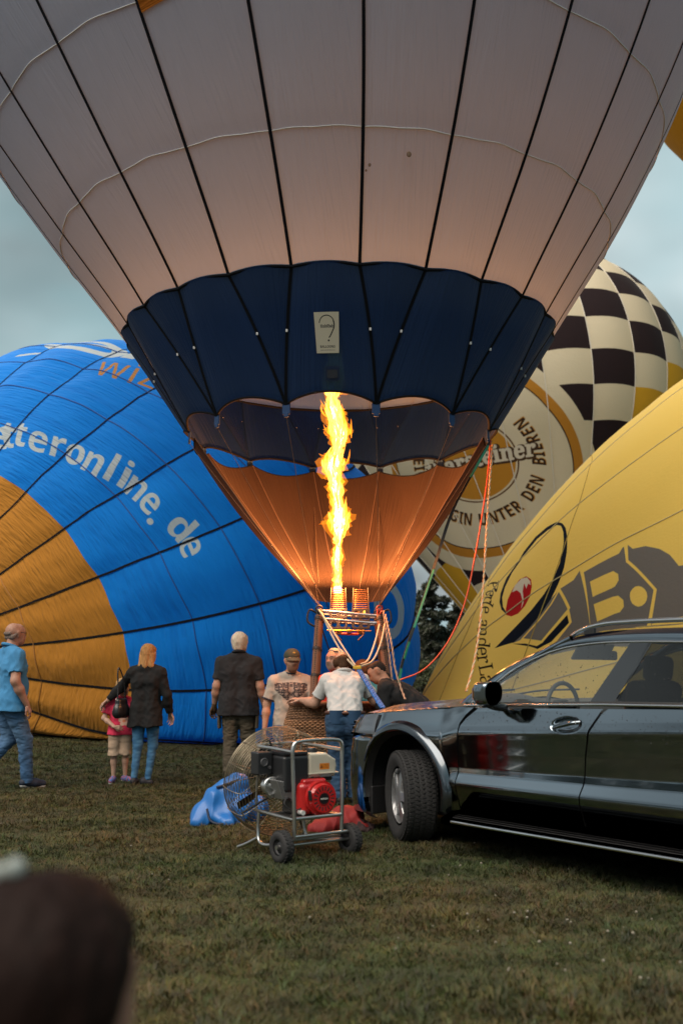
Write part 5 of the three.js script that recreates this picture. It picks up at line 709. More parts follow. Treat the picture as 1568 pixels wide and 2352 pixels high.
{ // man in the dark polo shirt with work gloves
  const b = groundAt(545, 1789), H = heightAt(549, 1450, -b.z);
  const r = person('white-haired man in dark polo shirt and khaki cargo trousers seen from behind', b.clone(), H, 3.1, {
    skin: [0.4, 0.22, 0.15], w: 1.16, hd: 0.143, face: [-0.12, -0.12, 1], gloves: [0.085, 0.045, 0.018], arm: 1.05,
    J: { shL: [0.116, 0.782, -0.01], shR: [-0.116, 0.782, -0.01], elL: [0.15, 0.625, -0.02], elR: [-0.152, 0.62, -0.02], wrL: [0.172, 0.49, 0.03], wrR: [-0.178, 0.485, 0.02], ankL: [0.05, 0.045, -0.02], kneeL: [0.055, 0.28, 0.01], ankR: [-0.075, 0.045, 0.03], kneeR: [-0.065, 0.28, 0.03], head: [0.0, 0.918, 0.035] },
    top: { name: 'polo_shirt', c: [0.013, 0.0135, 0.016], sleeve: 0.72, hem: 0.425, e: 0.016, flare: 0.012, collar: true, amp: 0.009, hole: 0.03 },
    legs: { name: 'cargo_trousers', top: 0.54, c: [0.085, 0.068, 0.045], e: 0.017, cuff: 0.036, pockets: true, amp: 0.011 },
    shoes: { c: [0.02, 0.017, 0.014], sole: [0.03, 0.03, 0.03] }, curl: 0.9, palmL: [-0.6, 0, -0.9], palmR: [0.6, 0, -0.9],
    hair: { c: [0.62, 0.52, 0.4], bones: (hp, hs) => [...capHair(1.1)(hp, hs), bone(hp(-0.062, 0.01, -0.02), hp(-0.06, -0.05, -0.02), 0.032 * hs, 0.022 * hs), bone(hp(0.062, 0.01, -0.02), hp(0.06, -0.05, -0.02), 0.032 * hs, 0.022 * hs), bone(hp(-0.03, -0.03, -0.07), hp(-0.03, -0.082, -0.062), 0.034 * hs, 0.018 * hs), bone(hp(0.03, -0.03, -0.07), hp(0.03, -0.082, -0.062), 0.034 * hs, 0.018 * hs), bone(hp(0.02, 0.1, -0.02), hp(0.03, 0.122, -0.03), 0.02 * hs, 0.006)], cut: (a, b2, c) => (c > 0.05 && b2 < 0.05 ? c - 0.05 : -1), rough: 1.4 },
  });
  const w = r.j.wrR; part('wristwatch', [put(new THREE.TorusGeometry(0.031, 0.008, 8, 20), w.x + 0.006, w.y + 0.05, w.z - 0.01, Math.PI / 2, 0.25, 0), put(rbox(0.034, 0.036, 0.012, 0.005), w.x - 0.02, w.y + 0.05, w.z - 0.036)], std([0.25, 0.25, 0.26], { metalness: 0.8, roughness: 0.3 }), r.t);
}
{ // man in the cap
  const depth = 11.75, p = at(667, 1640, depth), H = 1.7, top = heightAt(667, 1493, depth), k = (top / H) - 1.0;
  const J = { head: [0.0, 0.915, 0.02] }; for (const q in { hipL: 0, hipR: 0 }) J[q] = [q === 'hipL' ? 0.05 : -0.05, 0.5 + k, -0.03];
  const S = (x, y, z) => [x, y + k, z];
  Object.assign(J, { pel: S(0, 0.535, -0.02), waist: S(0, 0.62, -0.01), chest: S(0, 0.73, -0.01), neck: S(0, 0.835, -0.015), head: S(0.008, 0.925, 0.015), shL: S(0.11, 0.785, -0.01), shR: S(-0.11, 0.785, -0.01), elL: S(0.165, 0.655, 0.03), elR: S(-0.16, 0.635, -0.015), wrL: S(0.11, 0.545, 0.1), wrR: S(-0.175, 0.475, 0.02), kneeL: [0.07, 0.27, 0.11], kneeR: [-0.07, 0.27, 0.11], ankL: [0.06, 0.045, -0.02], ankR: [-0.06, 0.045, -0.02] });
  const ty = (0.725 + k) * H;
  const r = person('smiling man in cap and pale printed T-shirt standing left behind the basket', V(p.x, 0, p.z), H, 0.12, {
    skin: [0.42, 0.21, 0.13], w: 0.99, hd: 0.142, face: [0.15, -0.06, 1], cell: 0.0075, J, curl: 0.6, palmL: [-0.3, -1, 0.1], handL: [-0.5, -0.1, 0.9],
    top: { name: 'tshirt', e: 0.016, sleeve: 0.8, hem: 0.42 + k, flare: 0.01, cell: 0.006, cuff: [0.03, 0.03, 0.045], cuffR: 0.044, collar: [0.03, 0.03, 0.045], collarR: 0.006, hole: 0.04, neck: -0.004, colour: (x, y, z) => { const u = Math.abs(x) / 0.19, v = (y - ty) / 0.14, wing = z > 0.01 && u < 1 && v < 0.72 - 0.12 * u && v > -0.95 + 1.05 * Math.pow(u, 1.3); if (!wing) return [0.42, 0.35, 0.29]; const n = noise(u * 9, v * 7, 3) + 0.8 * noise(u * 17 + v * 6, v * 14, 8), hole = Math.hypot(u * 1.0, (v - 0.1) * 0.8) < 0.16 || Math.hypot(u - 0.3, v + 0.25) < 0.1 || (u < 0.12 && v < -0.45 && v > -0.8); return hole || n > 0.28 ? [0.36, 0.27, 0.22] : n < -0.25 ? [0.035, 0.03, 0.035] : [0.09, 0.07, 0.065]; } },
    legs: { name: 'jeans', top: 0.56 + k, c: [0.075, 0.09, 0.13], e: 0.014 }, shoes: { c: [0.03, 0.03, 0.03], sole: [0.2, 0.2, 0.2] }, beard: [0.2, 0.11, 0.07],
    hair: { c: [0.05, 0.03, 0.02], bones: (hp, hs) => [bone(hp(-0.066, -0.0, -0.03), hp(0.066, -0.0, -0.03), 0.024 * hs), bone(hp(0, -0.0, -0.05), hp(0, -0.04, -0.06), 0.06 * hs, 0.045 * hs)], cut: (a, b2, c) => (c > -0.01 ? c + 0.01 : -1) },
  });
  const cap = mesh3([bone(r.hp(0, 0.05, -0.03), r.hp(0, 0.056, 0.012), 0.09 * r.hs, 0.085 * r.hs)], 0.01, 0.006, (d, x, y, z) => { const P = V(x, y, z).sub(r.j.head), b = P.dot(r.up) / r.hs; return Math.max(d, 0.038 - b); }), camo = std([0.05, 0.05, 0.032], { roughness: 0.9 });
  const hat = part('cap', cap, camo, r.t); part('visor', grid(14, 8, (a, b) => { const an = mix(-1.15, 1.15, a), e = Math.pow(b, 0.8), q = r.hp(Math.sin(an) * (0.083 + 0.012 * e), 0.042 - 0.03 * e + 0.012 * Math.cos(an) * (1 - e), Math.cos(an) * (0.082 + 0.068 * e)); return q; }), std([0.07, 0.07, 0.05], { roughness: 0.9 }), hat); { const q = r.hp(0, 0.09, 0.085); part('cap_badge', put(new THREE.SphereGeometry(0.016, 10, 8).scale(1.2, 1, 0.4), q.x, q.y, q.z), std([0.3, 0.2, 0.04]), hat); }
}
{ // man in the white polo shirt leaning on the basket
  const z = -10.15, p = at(792, 1700, 10.15), H = 1.72;
  person('man in white polo shirt and dark jeans leaning on the basket with back turned', V(p.x, 0, z), H, 3.16, {
    skin: [0.4, 0.22, 0.15], w: 0.95, hd: 0.142, face: [0.1, -0.5, 0.9], up: [0, 0.9, 0.4], arm: 1.1, noHand: '',
    J: { hipL: [0.047, 0.455, -0.02], hipR: [-0.047, 0.455, -0.02], kneeL: [0.045, 0.25, 0.0], kneeR: [-0.05, 0.25, 0.035], ankL: [0.035, 0.045, -0.03], ankR: [-0.06, 0.045, 0.0], pel: [0, 0.49, -0.01], waist: [0, 0.565, 0.05], chest: [0.0, 0.65, 0.12], neck: [0, 0.735, 0.19], head: [0.01, 0.792, 0.245], shL: [0.102, 0.692, 0.165], shR: [-0.102, 0.692, 0.165], elL: [0.18, 0.56, 0.2], wrL: [0.262, 0.578, 0.27], elR: [-0.18, 0.575, 0.19], wrR: [-0.255, 0.545, 0.24] },
    top: { name: 'polo_shirt', c: [0.46, 0.46, 0.45], sleeve: 0.7, hem: 0.485, hemR: 0.045, e: 0.013, collar: true, amp: 0.011, cuff: [0.46, 0.46, 0.45], hole: 0.032, flare: 0.0, cell: 0.008 },
    legs: { name: 'jeans', top: 0.522, e: 0.024, belt: [0.06, 0.02, 0.01], backPockets: true, colour: (x, y, z) => { const w = clamp(0.3 + 0.7 * noise(x * 9, y * 22, z * 9), 0, 1); return [mix(0.008, 0.03, w), mix(0.032, 0.08, w), mix(0.075, 0.15, w)]; }, amp: 0.008 },
    shoes: { c: [0.02, 0.018, 0.016], sole: [0.03, 0.03, 0.03] }, handL: [0.9, 0.15, 0.4], palmL: [0.1, -1, 0.2], handR: [-0.9, -0.1, 0.4], palmR: [-0.1, -1, 0.2], curl: 0.4,
    hair: { c: (a, b2, c) => [0.06, 0.028, 0.014], bones: (hp, hs) => [bone(hp(-0.05, -0.0, -0.04), hp(0.05, -0.0, -0.04), 0.05 * hs), bone(hp(0, 0.01, -0.062), hp(0, -0.045, -0.06), 0.062 * hs, 0.045 * hs), bone(hp(-0.066, 0.02, -0.005), hp(-0.066, -0.02, -0.01), 0.022 * hs), bone(hp(0.066, 0.02, -0.005), hp(0.066, -0.02, -0.01), 0.022 * hs)], cut: (a, b2, c) => Math.max(c > 0.05 ? 1 : -1, (Math.hypot(a, c + 0.02) < 0.052 && b2 > 0.04 ? 0.02 : -1)), rough: 0.5 },
  });
}
{ // two people in the basket
  const p = at(782, 1560, 11.2), H = 1.72, top = heightAt(783, 1488, 11.2), k = (top - 0.06) / H - 1.0;
  const S = (x, y, z) => [x, y + k, z];
  person('grey-haired man in bright red shirt standing in the basket', V(p.x - 0.05, 0.055, p.z + 0.05), H, -0.75, {
    skin: [0.42, 0.23, 0.16], w: 1.15, hd: 0.14, face: [0.05, 0.02, 1], cell: 0.0075, beard: [0.3, 0.24, 0.2],
    J: { hipL: S(0.05, 0.5, -0.03), hipR: S(-0.05, 0.5, -0.03), kneeL: [0.06, 0.26, 0.07], kneeR: [-0.06, 0.26, 0.07], ankL: [0.058, 0.045, -0.02], ankR: [-0.058, 0.045, -0.02], pel: S(0, 0.535, 0), waist: S(0, 0.62, 0.005), chest: S(0, 0.73, 0), neck: S(0, 0.835, -0.012), head: S(0, 0.925, 0.012), shL: S(0.112, 0.787, -0.008), shR: S(-0.112, 0.787, -0.008), elL: S(0.15, 0.65, 0.0), elR: S(-0.13, 0.64, 0.04), wrL: S(0.1, 0.6, 0.13), wrR: S(-0.09, 0.6, 0.15) },
    top: { name: 'shirt', c: [0.6, 0.035, 0.015], sleeve: 0.8, hem: 0.45 + k, e: 0.015, collar: true, hole: 0.034 }, legs: { name: 'trousers', top: 0.55 + k, c: [0.03, 0.03, 0.04] }, shoes: { c: [0.02, 0.02, 0.02] }, curl: 0.7,
    hair: { c: [0.4, 0.34, 0.29], bones: (hp, hs) => [...capHair(1.06)(hp, hs), bone(hp(-0.07, 0.0, -0.02), hp(-0.066, -0.03, -0.03), 0.026 * hs), bone(hp(0.07, 0.0, -0.02), hp(0.066, -0.03, -0.03), 0.026 * hs)], cut: (a, b2, c) => (c > 0.02 && b2 < 0.085 - 0 * c ? c - 0.02 : c > 0.06 ? c - 0.06 : -1), rough: 1.5 },
  });
  const p2 = at(829, 1560, 11.45), t2 = heightAt(828, 1514, 11.45), H2 = 1.62, k2 = (t2 - 0.06) / H2 - 1, S2 = (x, y, z) => [x, y + k2, z];
  person('brown-haired woman in turquoise sleeveless top standing in the basket', V(p2.x + 0.02, 0.055, p2.z), H2, 3.5, {
    skin: [0.45, 0.22, 0.13], w: 1.0, hd: 0.14, J: { hipL: S2(0.05, 0.5, -0.03), hipR: S2(-0.05, 0.5, -0.03), kneeL: [0.06, 0.25, 0.08], kneeR: [-0.06, 0.25, 0.08], ankL: [0.058, 0.045, -0.02], ankR: [-0.058, 0.045, -0.02], pel: S2(0, 0.535, 0), waist: S2(0, 0.62, 0.005), chest: S2(0, 0.73, 0), neck: S2(0, 0.835, -0.012), head: S2(0, 0.925, 0.012), shL: S2(0.1, 0.787, -0.008), shR: S2(-0.1, 0.787, -0.008), elL: S2(0.15, 0.65, 0), elR: S2(-0.15, 0.65, 0.02), wrL: S2(0.12, 0.58, 0.12), wrR: S2(-0.12, 0.58, 0.12) },
    top: { name: 'sleeveless_top', c: [0.09, 0.3, 0.32], sleeve: 0, hem: 0.45 + k2, e: 0.01, hole: 0.045 }, legs: { name: 'trousers', top: 0.55 + k2, c: [0.03, 0.03, 0.05] }, shoes: { c: [0.02, 0.02, 0.02] },
    hair: { c: [0.16, 0.06, 0.025], bones: (hp, hs) => [...capHair(1.12)(hp, hs), bone(hp(-0.055, 0.0, -0.03), hp(-0.055, -0.07, -0.035), 0.045 * hs, 0.035 * hs), bone(hp(0.055, 0.0, -0.03), hp(0.055, -0.07, -0.035), 0.045 * hs, 0.035 * hs), bone(hp(0, -0.03, -0.06), hp(0, -0.085, -0.055), 0.05 * hs, 0.04 * hs)], cut: (a, b2, c) => (c > 0.04 && b2 < 0.06 ? c - 0.04 : -1), rough: 1.6 },
  });
}
{ // man in black bending over beside the basket
  const p = at(925, 1600, 10.6), H = 1.62;
  person('man in black T-shirt bending forward at the right side of the basket', V(p.x + 0.1, 0, p.z), H, -1.85, {
    skin: [0.42, 0.2, 0.12], w: 1.2, hd: 0.134, face: [0.3, -0.6, 0.8], up: [0, 0.8, 0.6], arm: 1.1,
    J: { hipL: [0.052, 0.47, -0.1], hipR: [-0.052, 0.47, -0.1], kneeL: [0.06, 0.26, 0.03], kneeR: [-0.06, 0.26, 0.03], pel: [0, 0.5, -0.09], waist: [0, 0.575, -0.01], chest: [0, 0.645, 0.09], neck: [0, 0.72, 0.185], head: [0, 0.79, 0.235], shL: [0.125, 0.69, 0.15], shR: [-0.125, 0.69, 0.15], elL: [0.15, 0.53, 0.17], elR: [-0.15, 0.53, 0.17], wrL: [0.12, 0.42, 0.24], wrR: [-0.12, 0.42, 0.24] },
    top: { name: 'tshirt', c: [0.006, 0.006, 0.007], sleeve: 0.85, hem: 0.43, e: 0.02, flare: 0.006, hole: 0.034, amp: 0.009 }, legs: { name: 'trousers', top: 0.53, c: [0.02, 0.02, 0.025] }, shoes: { c: [0.02, 0.02, 0.02] }, curl: 0.8,
    hair: { c: [0.03, 0.02, 0.016], bones: capHair(0.985), cut: (a, b2, c) => (c > 0.03 && b2 < 0.08 ? c - 0.03 : b2 < -0.045 ? -0.045 - b2 : -1), rough: 0.15 },
  });
}
{ // child whose head rises at the lower left, close to the camera
  const c = at(100, 2275, 1.12), H = 1.22;
  const kid = person('blurred dark-haired child close to the camera at the lower left corner', V(c.x + 0.005, c.y - 0.9 * H, c.z), H, 2.7, {
    skin: [0.35, 0.17, 0.12], hd: 0.196, face: [0, -0.1, 1], J: { head: [0, 0.89, 0.0], neck: [0, 0.78, -0.01], shL: [0.1, 0.745, 0], shR: [-0.1, 0.745, 0], chest: [0, 0.69, 0] },
    top: { name: 'jumper', c: [0.01, 0.01, 0.012], sleeve: 1.9, hem: 0.42, e: 0.014, hole: 0.035 }, legs: { name: 'trousers', top: 0.5, c: [0.02, 0.02, 0.03] }, shoes: { c: [0.02, 0.02, 0.02] },
    hair: { c: [0.007, 0.002, 0.0011], bones: (hp, hs) => [...capHair(1.04)(hp, hs), bone(hp(0, 0.028, -0.032), hp(0, 0.034, -0.02), 0.094 * hs), bone(hp(-0.05, 0.0, -0.03), hp(-0.05, -0.09, -0.035), 0.045 * hs, 0.03 * hs), bone(hp(0.05, 0.0, -0.03), hp(0.05, -0.09, -0.035), 0.045 * hs, 0.03 * hs)], cut: (a, b2, cc) => (cc > 0.03 && b2 < 0.06 ? cc - 0.03 : -1), rough: 1.2 },
  });
  const q = at(-2, 2000, 1.1).sub(kid.t.position).applyAxisAngle(V(0, 1, 0), -2.7);
  part('hair_bow', mesh3([bone(q.clone().add(V(-0.022, 0.004, 0)), q.clone().add(V(-0.008, 0, 0)), 0.012, 0.006), bone(q.clone().add(V(0.022, 0.004, 0)), q.clone().add(V(0.008, 0, 0)), 0.012, 0.006), bone(q, q.clone().add(V(0, -0.022, 0)), 0.007, 0.006)], 0.006, 0.003), std([0.2, 0.23, 0.22]), kid.t, 'pale bow in the hair');
}
// ---------------------------------------------------------------- the dark off-road estate car
{
  const carPos = V(0.491, 0, -7.917), t = thing('parked_car', 'dark blue-grey estate car with silver roof rail parked on the grass at right', 'car', carPos);
  t.rotation.y = THREE.MathUtils.degToRad(128);
  // own axes: x forward, y up, z to the car's right; its left flank lies at z = 0, its middle at z = MID
  const MID = 0.9, paint = phys([0.2, 0.245, 0.285], { metalness: 1, roughness: 0.1, clearcoat: 1, clearcoatRoughness: 0.03 });
  const flareM = phys([0.07, 0.085, 0.1], { metalness: 1, roughness: 0.22, clearcoat: 1, clearcoatRoughness: 0.08 });
  const trim = std([0.012, 0.012, 0.013], { roughness: 0.55 }), gloss = phys([0.012, 0.014, 0.017], { roughness: 0.12, clearcoat: 1, clearcoatRoughness: 0.03 }), chrome = std([0.72, 0.74, 0.76], { metalness: 1, roughness: 0.16 }), dark = std([0.008, 0.008, 0.009], { roughness: 0.95 });
  const glass = phys([0.95, 0.985, 0.96], { transmission: 1, thickness: 0, roughness: 0.02, ior: 1.95 }), tint = phys([0.1, 0.115, 0.13], { transmission: 1, thickness: 0, roughness: 0.02, ior: 1.6 }), screen = phys([0.96, 0.99, 0.97], { transmission: 1, thickness: 0, roughness: 0.02 });
  const pl = (pts, x) => { if (x >= pts[0][0] === pts[0][0] > pts[pts.length - 1][0]) return pts[0][1]; for (let i = 0; i < pts.length - 1; i++) { const [a, A] = pts[i], [b, B] = pts[i + 1]; if ((x - a) * (x - b) <= 0) { const f = (x - a) / (b - a), g = f * f * (3 - 2 * f); return mix(A, B, mix(f, g, 0.5)); } } return pts[pts.length - 1][1]; };
  const lp = (pts, x) => { const up = pts[0][0] < pts[pts.length - 1][0], P = up ? pts : [...pts].reverse(); if (x <= P[0][0]) return P[0][1]; for (let i = 0; i < P.length - 1; i++) if (x <= P[i + 1][0]) return mix(P[i][1], P[i + 1][1], (x - P[i][0]) / (P[i + 1][0] - P[i][0])); return P[P.length - 1][1]; };
  const crease = (X) => 0.845 + 0.055 * (-0.57 - X) / 1.16, AX = 0.06, AY = 0.375, AR = 0.46, RX = -3.12;
  // how far the flank stands out at a height, and along the car
  const prof = [[0.2, -0.12], [0.28, -0.085], [0.36, -0.045], [0.45, 0.0], [0.482, 0.01], [0.5, 0.006], [0.555, -0.027], [0.6, -0.033], [0.7, -0.022], [0.8, -0.006], [0.84, 0.002], [0.856, 0.0], [0.9, -0.012], [1.0, -0.045], [1.04, -0.066], [1.1, -0.085]];
  const out = (X, Y) => {
    const d = crease(X) - 0.845, y = Y < 0.45 ? Y : Y - d * clamp((Y - 0.45) / 0.35, 0, 1), f = smoothstep(X, -0.62, -0.35) * (1 - smoothstep(X, 0.35, 0.5)) , o = lp(prof, y), o2 = lp([[0.2, -0.02], [0.7, 0.0], [0.78, 0.008], [0.82, 0.0], [0.9, -0.036], [1.0, -0.088], [1.06, -0.125]], Y);
    let r = mix(o, mix(o, o2, 0.75), f);
    r -= X > 0.3 ? 0.55 * (X - 0.3) ** 2 + 0.1 * (X - 0.3) : 0; r -= X < -3.25 ? 0.28 * (X + 3.25) ** 2 : 0; return r;
  };
  const side = (X, Y, o) => V(X, Y, -o), far = (v) => V(v.x, v.y, 2 * MID - v.z), both = (g) => [g, (() => { const h = g.clone(), p = h.attributes.position; for (let i = 0; i < p.count; i++) p.setZ(i, 2 * MID - p.getZ(i)); const ix = h.index.array; for (let i = 0; i < ix.length; i += 3) { const s = ix[i]; ix[i] = ix[i + 1]; ix[i + 1] = s; } h.computeVertexNormals(); return h; })()];
  const add2 = (name, g, m, par = t) => both(g).map((q) => part(name, q, m, par));
  const sill = 0.285, belt = (X) => lp([[-0.4, 1.03], [-0.7, 1.042], [-1.85, 1.078], [-2.5, 1.085], [-3.9, 1.115]], X);
  const gapF = (Y) => lp([[0.28, -0.53], [0.47, -0.55], [0.7, -0.56], [0.91, -0.59], [0.97, -0.64], [1.04, -0.73]], Y), gapB = (Y) => lp([[0.28, -1.66], [0.49, -1.68], [0.75, -1.72], [0.92, -1.77], [1.04, -1.85], [1.09, -1.92]], Y), G = 0.005;
  const archY = (X, cx, r = AR) => { const d = r * r - (X - cx) ** 2; return d > 0 ? AY + Math.sqrt(d) : -1; };
  // front wing
  const hoodE = (X) => lp([[1.02, 0.8], [0.88, 0.895], [0.6, 0.945], [0.44, 0.96], [-0.18, 1.01], [-0.58, 1.04], [-0.75, 1.043]], X);
  add2('front_wing', grid(64, 26, (a, b) => { const x0 = 0.41; let Y = mix(0.28, 1.0, b); const Xr = gapF(mix(sill, 1.02, b)) + G, X = mix(x0, Xr, Math.pow(a, 0.9)); const lo = Math.max(X < AX ? sill : 0.62, archY(X, AX)), hi = hoodE(X) - G; Y = mix(lo, hi, b); return side(X, Y, out(X, Y)); }), paint);
  const sill2 = (X) => lp([[-0.5, 1.038], [-0.75, 1.03], [-3.9, 1.105]], X);
  const dish = (X, Y) => { const dx = (X + 1.575) / 0.135, dy = (Y - 0.945 - 0.06 * (X + 1.575) * -1) / 0.052, d = dx * dx + dy * dy, dx2 = (X + 2.72) / 0.135, dy2 = (Y - 1.0) / 0.052, e = dx2 * dx2 + dy2 * dy2; return -0.032 * (1 - smoothstep(d, 0.35, 1.0)) - 0.032 * (1 - smoothstep(e, 0.35, 1.0)); };
  const dl = add2('front_door', grid(120, 90, (a, b) => { const y0 = mix(sill, 1.05, b), X = mix(gapF(y0) - G, gapB(y0) + G, a), Y = mix(sill, sill2(X), b); return side(X, Y, out(X, Y) + dish(X, Y)); }), paint);
  const dr = add2('rear_door', grid(110, 90, (a, b) => { const y0 = mix(sill, 1.07, b), X = mix(gapB(y0) - G, -2.98, a), lo = Math.max(sill, archY(X, RX) + 0.004), Y = mix(lo, sill2(X), b); return side(X, Y, out(X, Y) + dish(X, Y)); }), paint);
  add2('rear_wing', grid(50, 30, (a, b) => { const X = mix(-2.99, -3.86, a), lo = Math.max(0.36, archY(X, RX) + 0.004), Y = mix(lo, 1.1, b); return side(X, Y, out(X, Y)); }), paint);
  // wheel arch flares
  for (const [cx, a0, a1] of [[AX, -0.2, 3.34], [RX, -0.1, 3.24]]) {
    const sec = [[0.455, 0.014], [0.462, 0.034], [0.475, 0.04], [0.5, 0.033], [0.52, 0.018], [0.537, -0.006]];
    const lip = [[0.43, -0.05], [0.448, -0.01], [0.455, 0.014]];
    const sw = (S) => grid(60, S.length - 1, (a, b) => { const an = mix(a0, a1, a), [r, o] = S[Math.round(b * (S.length - 1))], k = 1 + 0.05 * clamp(-Math.cos(an), 0, 1) + 0.1 * clamp(Math.cos(an) - 0.5, 0, 1), X = cx + Math.cos(an) * r * k, Y = Math.max(0.2, AY + Math.sin(an) * r); const f = cx > 0 && X > 0.35 ? 0.55 * (X - 0.3) ** 2 + 0.1 * (X - 0.3) : 0; return side(X, Y, Math.max(o, -0.05) + (o < -0.02 ? 0 : lp([[0.2, 0], [0.8, 0], [0.92, -0.02]], Y)) - f); });
    add2('arch_flare', sw(sec), flareM); add2('arch_lip', sw(lip), trim);
    add2('wheel_well', grid(40, 2, (a, b) => { const an = mix(-0.35, 3.5, a), r = 0.47; return V(cx + Math.cos(an) * r, AY + Math.sin(an) * r, 0.06 + 0.42 * b); }), dark);
    add2('well_back', grid(24, 2, (a, b) => { const an = mix(-0.4, 3.54, a); return V(cx + Math.cos(an) * 0.48 * b, AY + Math.sin(an) * 0.48 * b, 0.44); }), dark);
  }
  // nose: plan curve round the front
  const plan = (ph, sh = 0, Xf = 1.0) => { const s = Math.sin(ph), c = Math.cos(ph), q = 0.62; return [0.35 + (Xf - 0.35) * Math.pow(Math.max(s, 0), q) - sh, MID - (MID - 0.004) * Math.sign(c) * Math.pow(Math.abs(c), q)]; };
  const phAt = (X) => Math.asin(clamp(Math.pow(clamp((X - 0.35) / 0.65, 0, 1), 1 / 0.62), 0, 1)), archF = (Y) => AX + Math.sqrt(Math.max(0.0004, AR * AR - (Y - AY) ** 2)) + 0.01;
  part('front_bumper', grid(90, 24, (a, b) => { const Y = mix(0.17, 0.74, b), p0 = phAt(Math.max(0.37, archF(Y))), ph = mix(p0, Math.PI - p0, a), sh = 0.07 * (1 - smoothstep(Y, 0.17, 0.4)) + 0.05 * smoothstep(Y, 0.6, 0.74) + 0.02 * Math.exp(-(((Y - 0.58) / 0.03) ** 2)), [X, Z] = plan(ph, sh * Math.sin(ph)); return V(X, Y, Z); }), paint, t);
  part('bumper_skirt', grid(60, 4, (a, b) => { const ph = mix(0.16, Math.PI - 0.16, a), [X, Z] = plan(ph, 0.1 + 0.12 * b); return V(X, 0.18 - 0.04 * b, Z); }), trim, t);
  part('splash_guard', put(rbox(0.03, 0.22, 0.3, 0.01), 0.5, 0.26, 0.22), trim, t); part('splash_guard', put(rbox(0.03, 0.22, 0.3, 0.01), 0.5, 0.26, 1.58), trim, t);
  const nose = (p0, p1, y0, y1, n, extra = 0) => grid(n, 12, (a, b) => { const ph = mix(p0, p1, a), Y = mix(y0, y1(plan(ph)[0]), b), sh = (0.05 + 0.13 * Math.pow(b, 1.3)) * Math.sin(ph) - extra, [X, Z] = plan(ph, sh); return V(X, Y, Z + (Z < MID ? 1 : -1) * 0.05 * b * b * Math.cos(ph) ** 2); });
  const topY = (X) => hoodE(X - 0.1) - 0.012;
  const hl = add2('headlight', nose(0.02, 0.5, 0.79, topY, 20, 0.006), phys([0.9, 0.92, 0.94], { transmission: 1, thickness: 0, roughness: 0.03 }));
  add2('headlight_bowl', nose(0.03, 0.5, 0.79, topY, 20, -0.05), std([0.25, 0.26, 0.28], { metalness: 0.9, roughness: 0.3 }));
  for (const h of hl.slice(0, 1)) part('light_strip', tube([V(0.5, 0.87, 0.1), V(0.52, 0.93, 0.12), V(0.5, 0.95, 0.125), V(0.47, 0.91, 0.1)], 0.01, 20, 6), new THREE.MeshStandardMaterial({ color: lin([0.9, 0.9, 0.9]), roughness: 0.3 }), h);
  add2('nose_panel', nose(0.0, 0.55, 0.735, () => 0.79, 16, 0.004), paint);
  part('radiator_grille', nose(0.55, Math.PI - 0.55, 0.745, topY, 40, 0), gloss, t); for (let i = 0; i < 3; i++) part('grille_bar', tube(Array.from({ length: 21 }, (_, k) => { const [X, Z] = plan(mix(0.62, Math.PI - 0.62, k / 20), 0.02); return V(X - 0.02 * i, 0.78 + 0.045 * i, Z); }), 0.012, 40, 6), chrome, t);
  // bonnet, domed, with a raised ridge each side
  const hoodY = (X, z) => { const q = (z - MID) / 0.82; return hoodE(X) + 0.08 * (1 - q * q) + 0.012 * Math.exp(-(((Math.abs(q) - 0.55) / 0.1) ** 2)) - (X > 0.45 ? (X - 0.45) ** 2 * 0.15 * (1 - q * q) : 0); };
  const hoodFront = (z) => { const c = clamp(Math.abs(z - MID) / (MID - 0.08), 0, 1); return 0.43 + 0.43 * Math.pow(1 - Math.pow(c, 2.6), 0.5); }, cowl = (z) => { const q = (z - MID) / 0.82; return -0.18 - 0.42 * q * q; };
  part('bonnet', grid(80, 60, (a, b) => { const z = mix(0.078, 1.722, a), X = mix(hoodFront(z), cowl(z) + 0.03, b); return V(X, hoodY(X, z), z); }), phys([0.2, 0.245, 0.285], { metalness: 1, roughness: 0.26, clearcoat: 1, clearcoatRoughness: 0.14, bumpMap: rep(streakTex, 0.6, 0.6), bumpScale: 0.012 }), t);
  part('cowl_panel', grid(40, 3, (a, b) => { const z = mix(0.1, 1.7, a), X = cowl(z) + 0.03 - 0.09 * b; return V(X, hoodY(cowl(z), z) - 0.012 - 0.01 * b, z); }), trim, t);
  for (const [z0, z1] of [[0.35, 0.95], [1.0, 1.5]]) part('wiper', tube([V(cowl(z0) - 0.03, 1.1, z0), V(cowl((z0 + z1) / 2) - 0.06, 1.135, (z0 + z1) / 2), V(cowl(z1) - 0.1, 1.145, z1)], 0.008, 16, 6), trim, t);
  // greenhouse
  const og = (Y) => -0.07 - (Y - 1.05) * 0.4, winTop = [[-0.66, 1.075], [-0.8, 1.175], [-0.98, 1.305], [-1.19, 1.4], [-1.39, 1.457], [-1.67, 1.488], [-1.96, 1.492], [-2.36, 1.482], [-3.0, 1.462], [-3.5, 1.41], [-3.7, 1.3]], roofE = [[-0.5, 1.055, -0.1], [-0.66, 1.165, -0.125], [-0.93, 1.335, -0.19], [-1.2, 1.445, -0.235], [-1.46, 1.523, -0.27], [-1.7, 1.557, -0.285], [-2.07, 1.568, -0.29], [-2.6, 1.56, -0.29], [-3.2, 1.535, -0.28], [-3.65, 1.475, -0.26], [-3.82, 1.36, -0.22]];
  const cW = new THREE.CatmullRomCurve3(winTop.map(([x, y]) => V(x, y, -og(y)))), cR = new THREE.CatmullRomCurve3(roofE.map(([x, y, o]) => V(x, y, -o)));
  add2('roof_side_rail', grid(90, 6, (a, b) => { const p = cW.getPoint(a), q = cR.getPoint(a), r = p.lerp(q, b); r.z -= 0.012 * Math.sin(Math.PI * b); return r; }), paint);
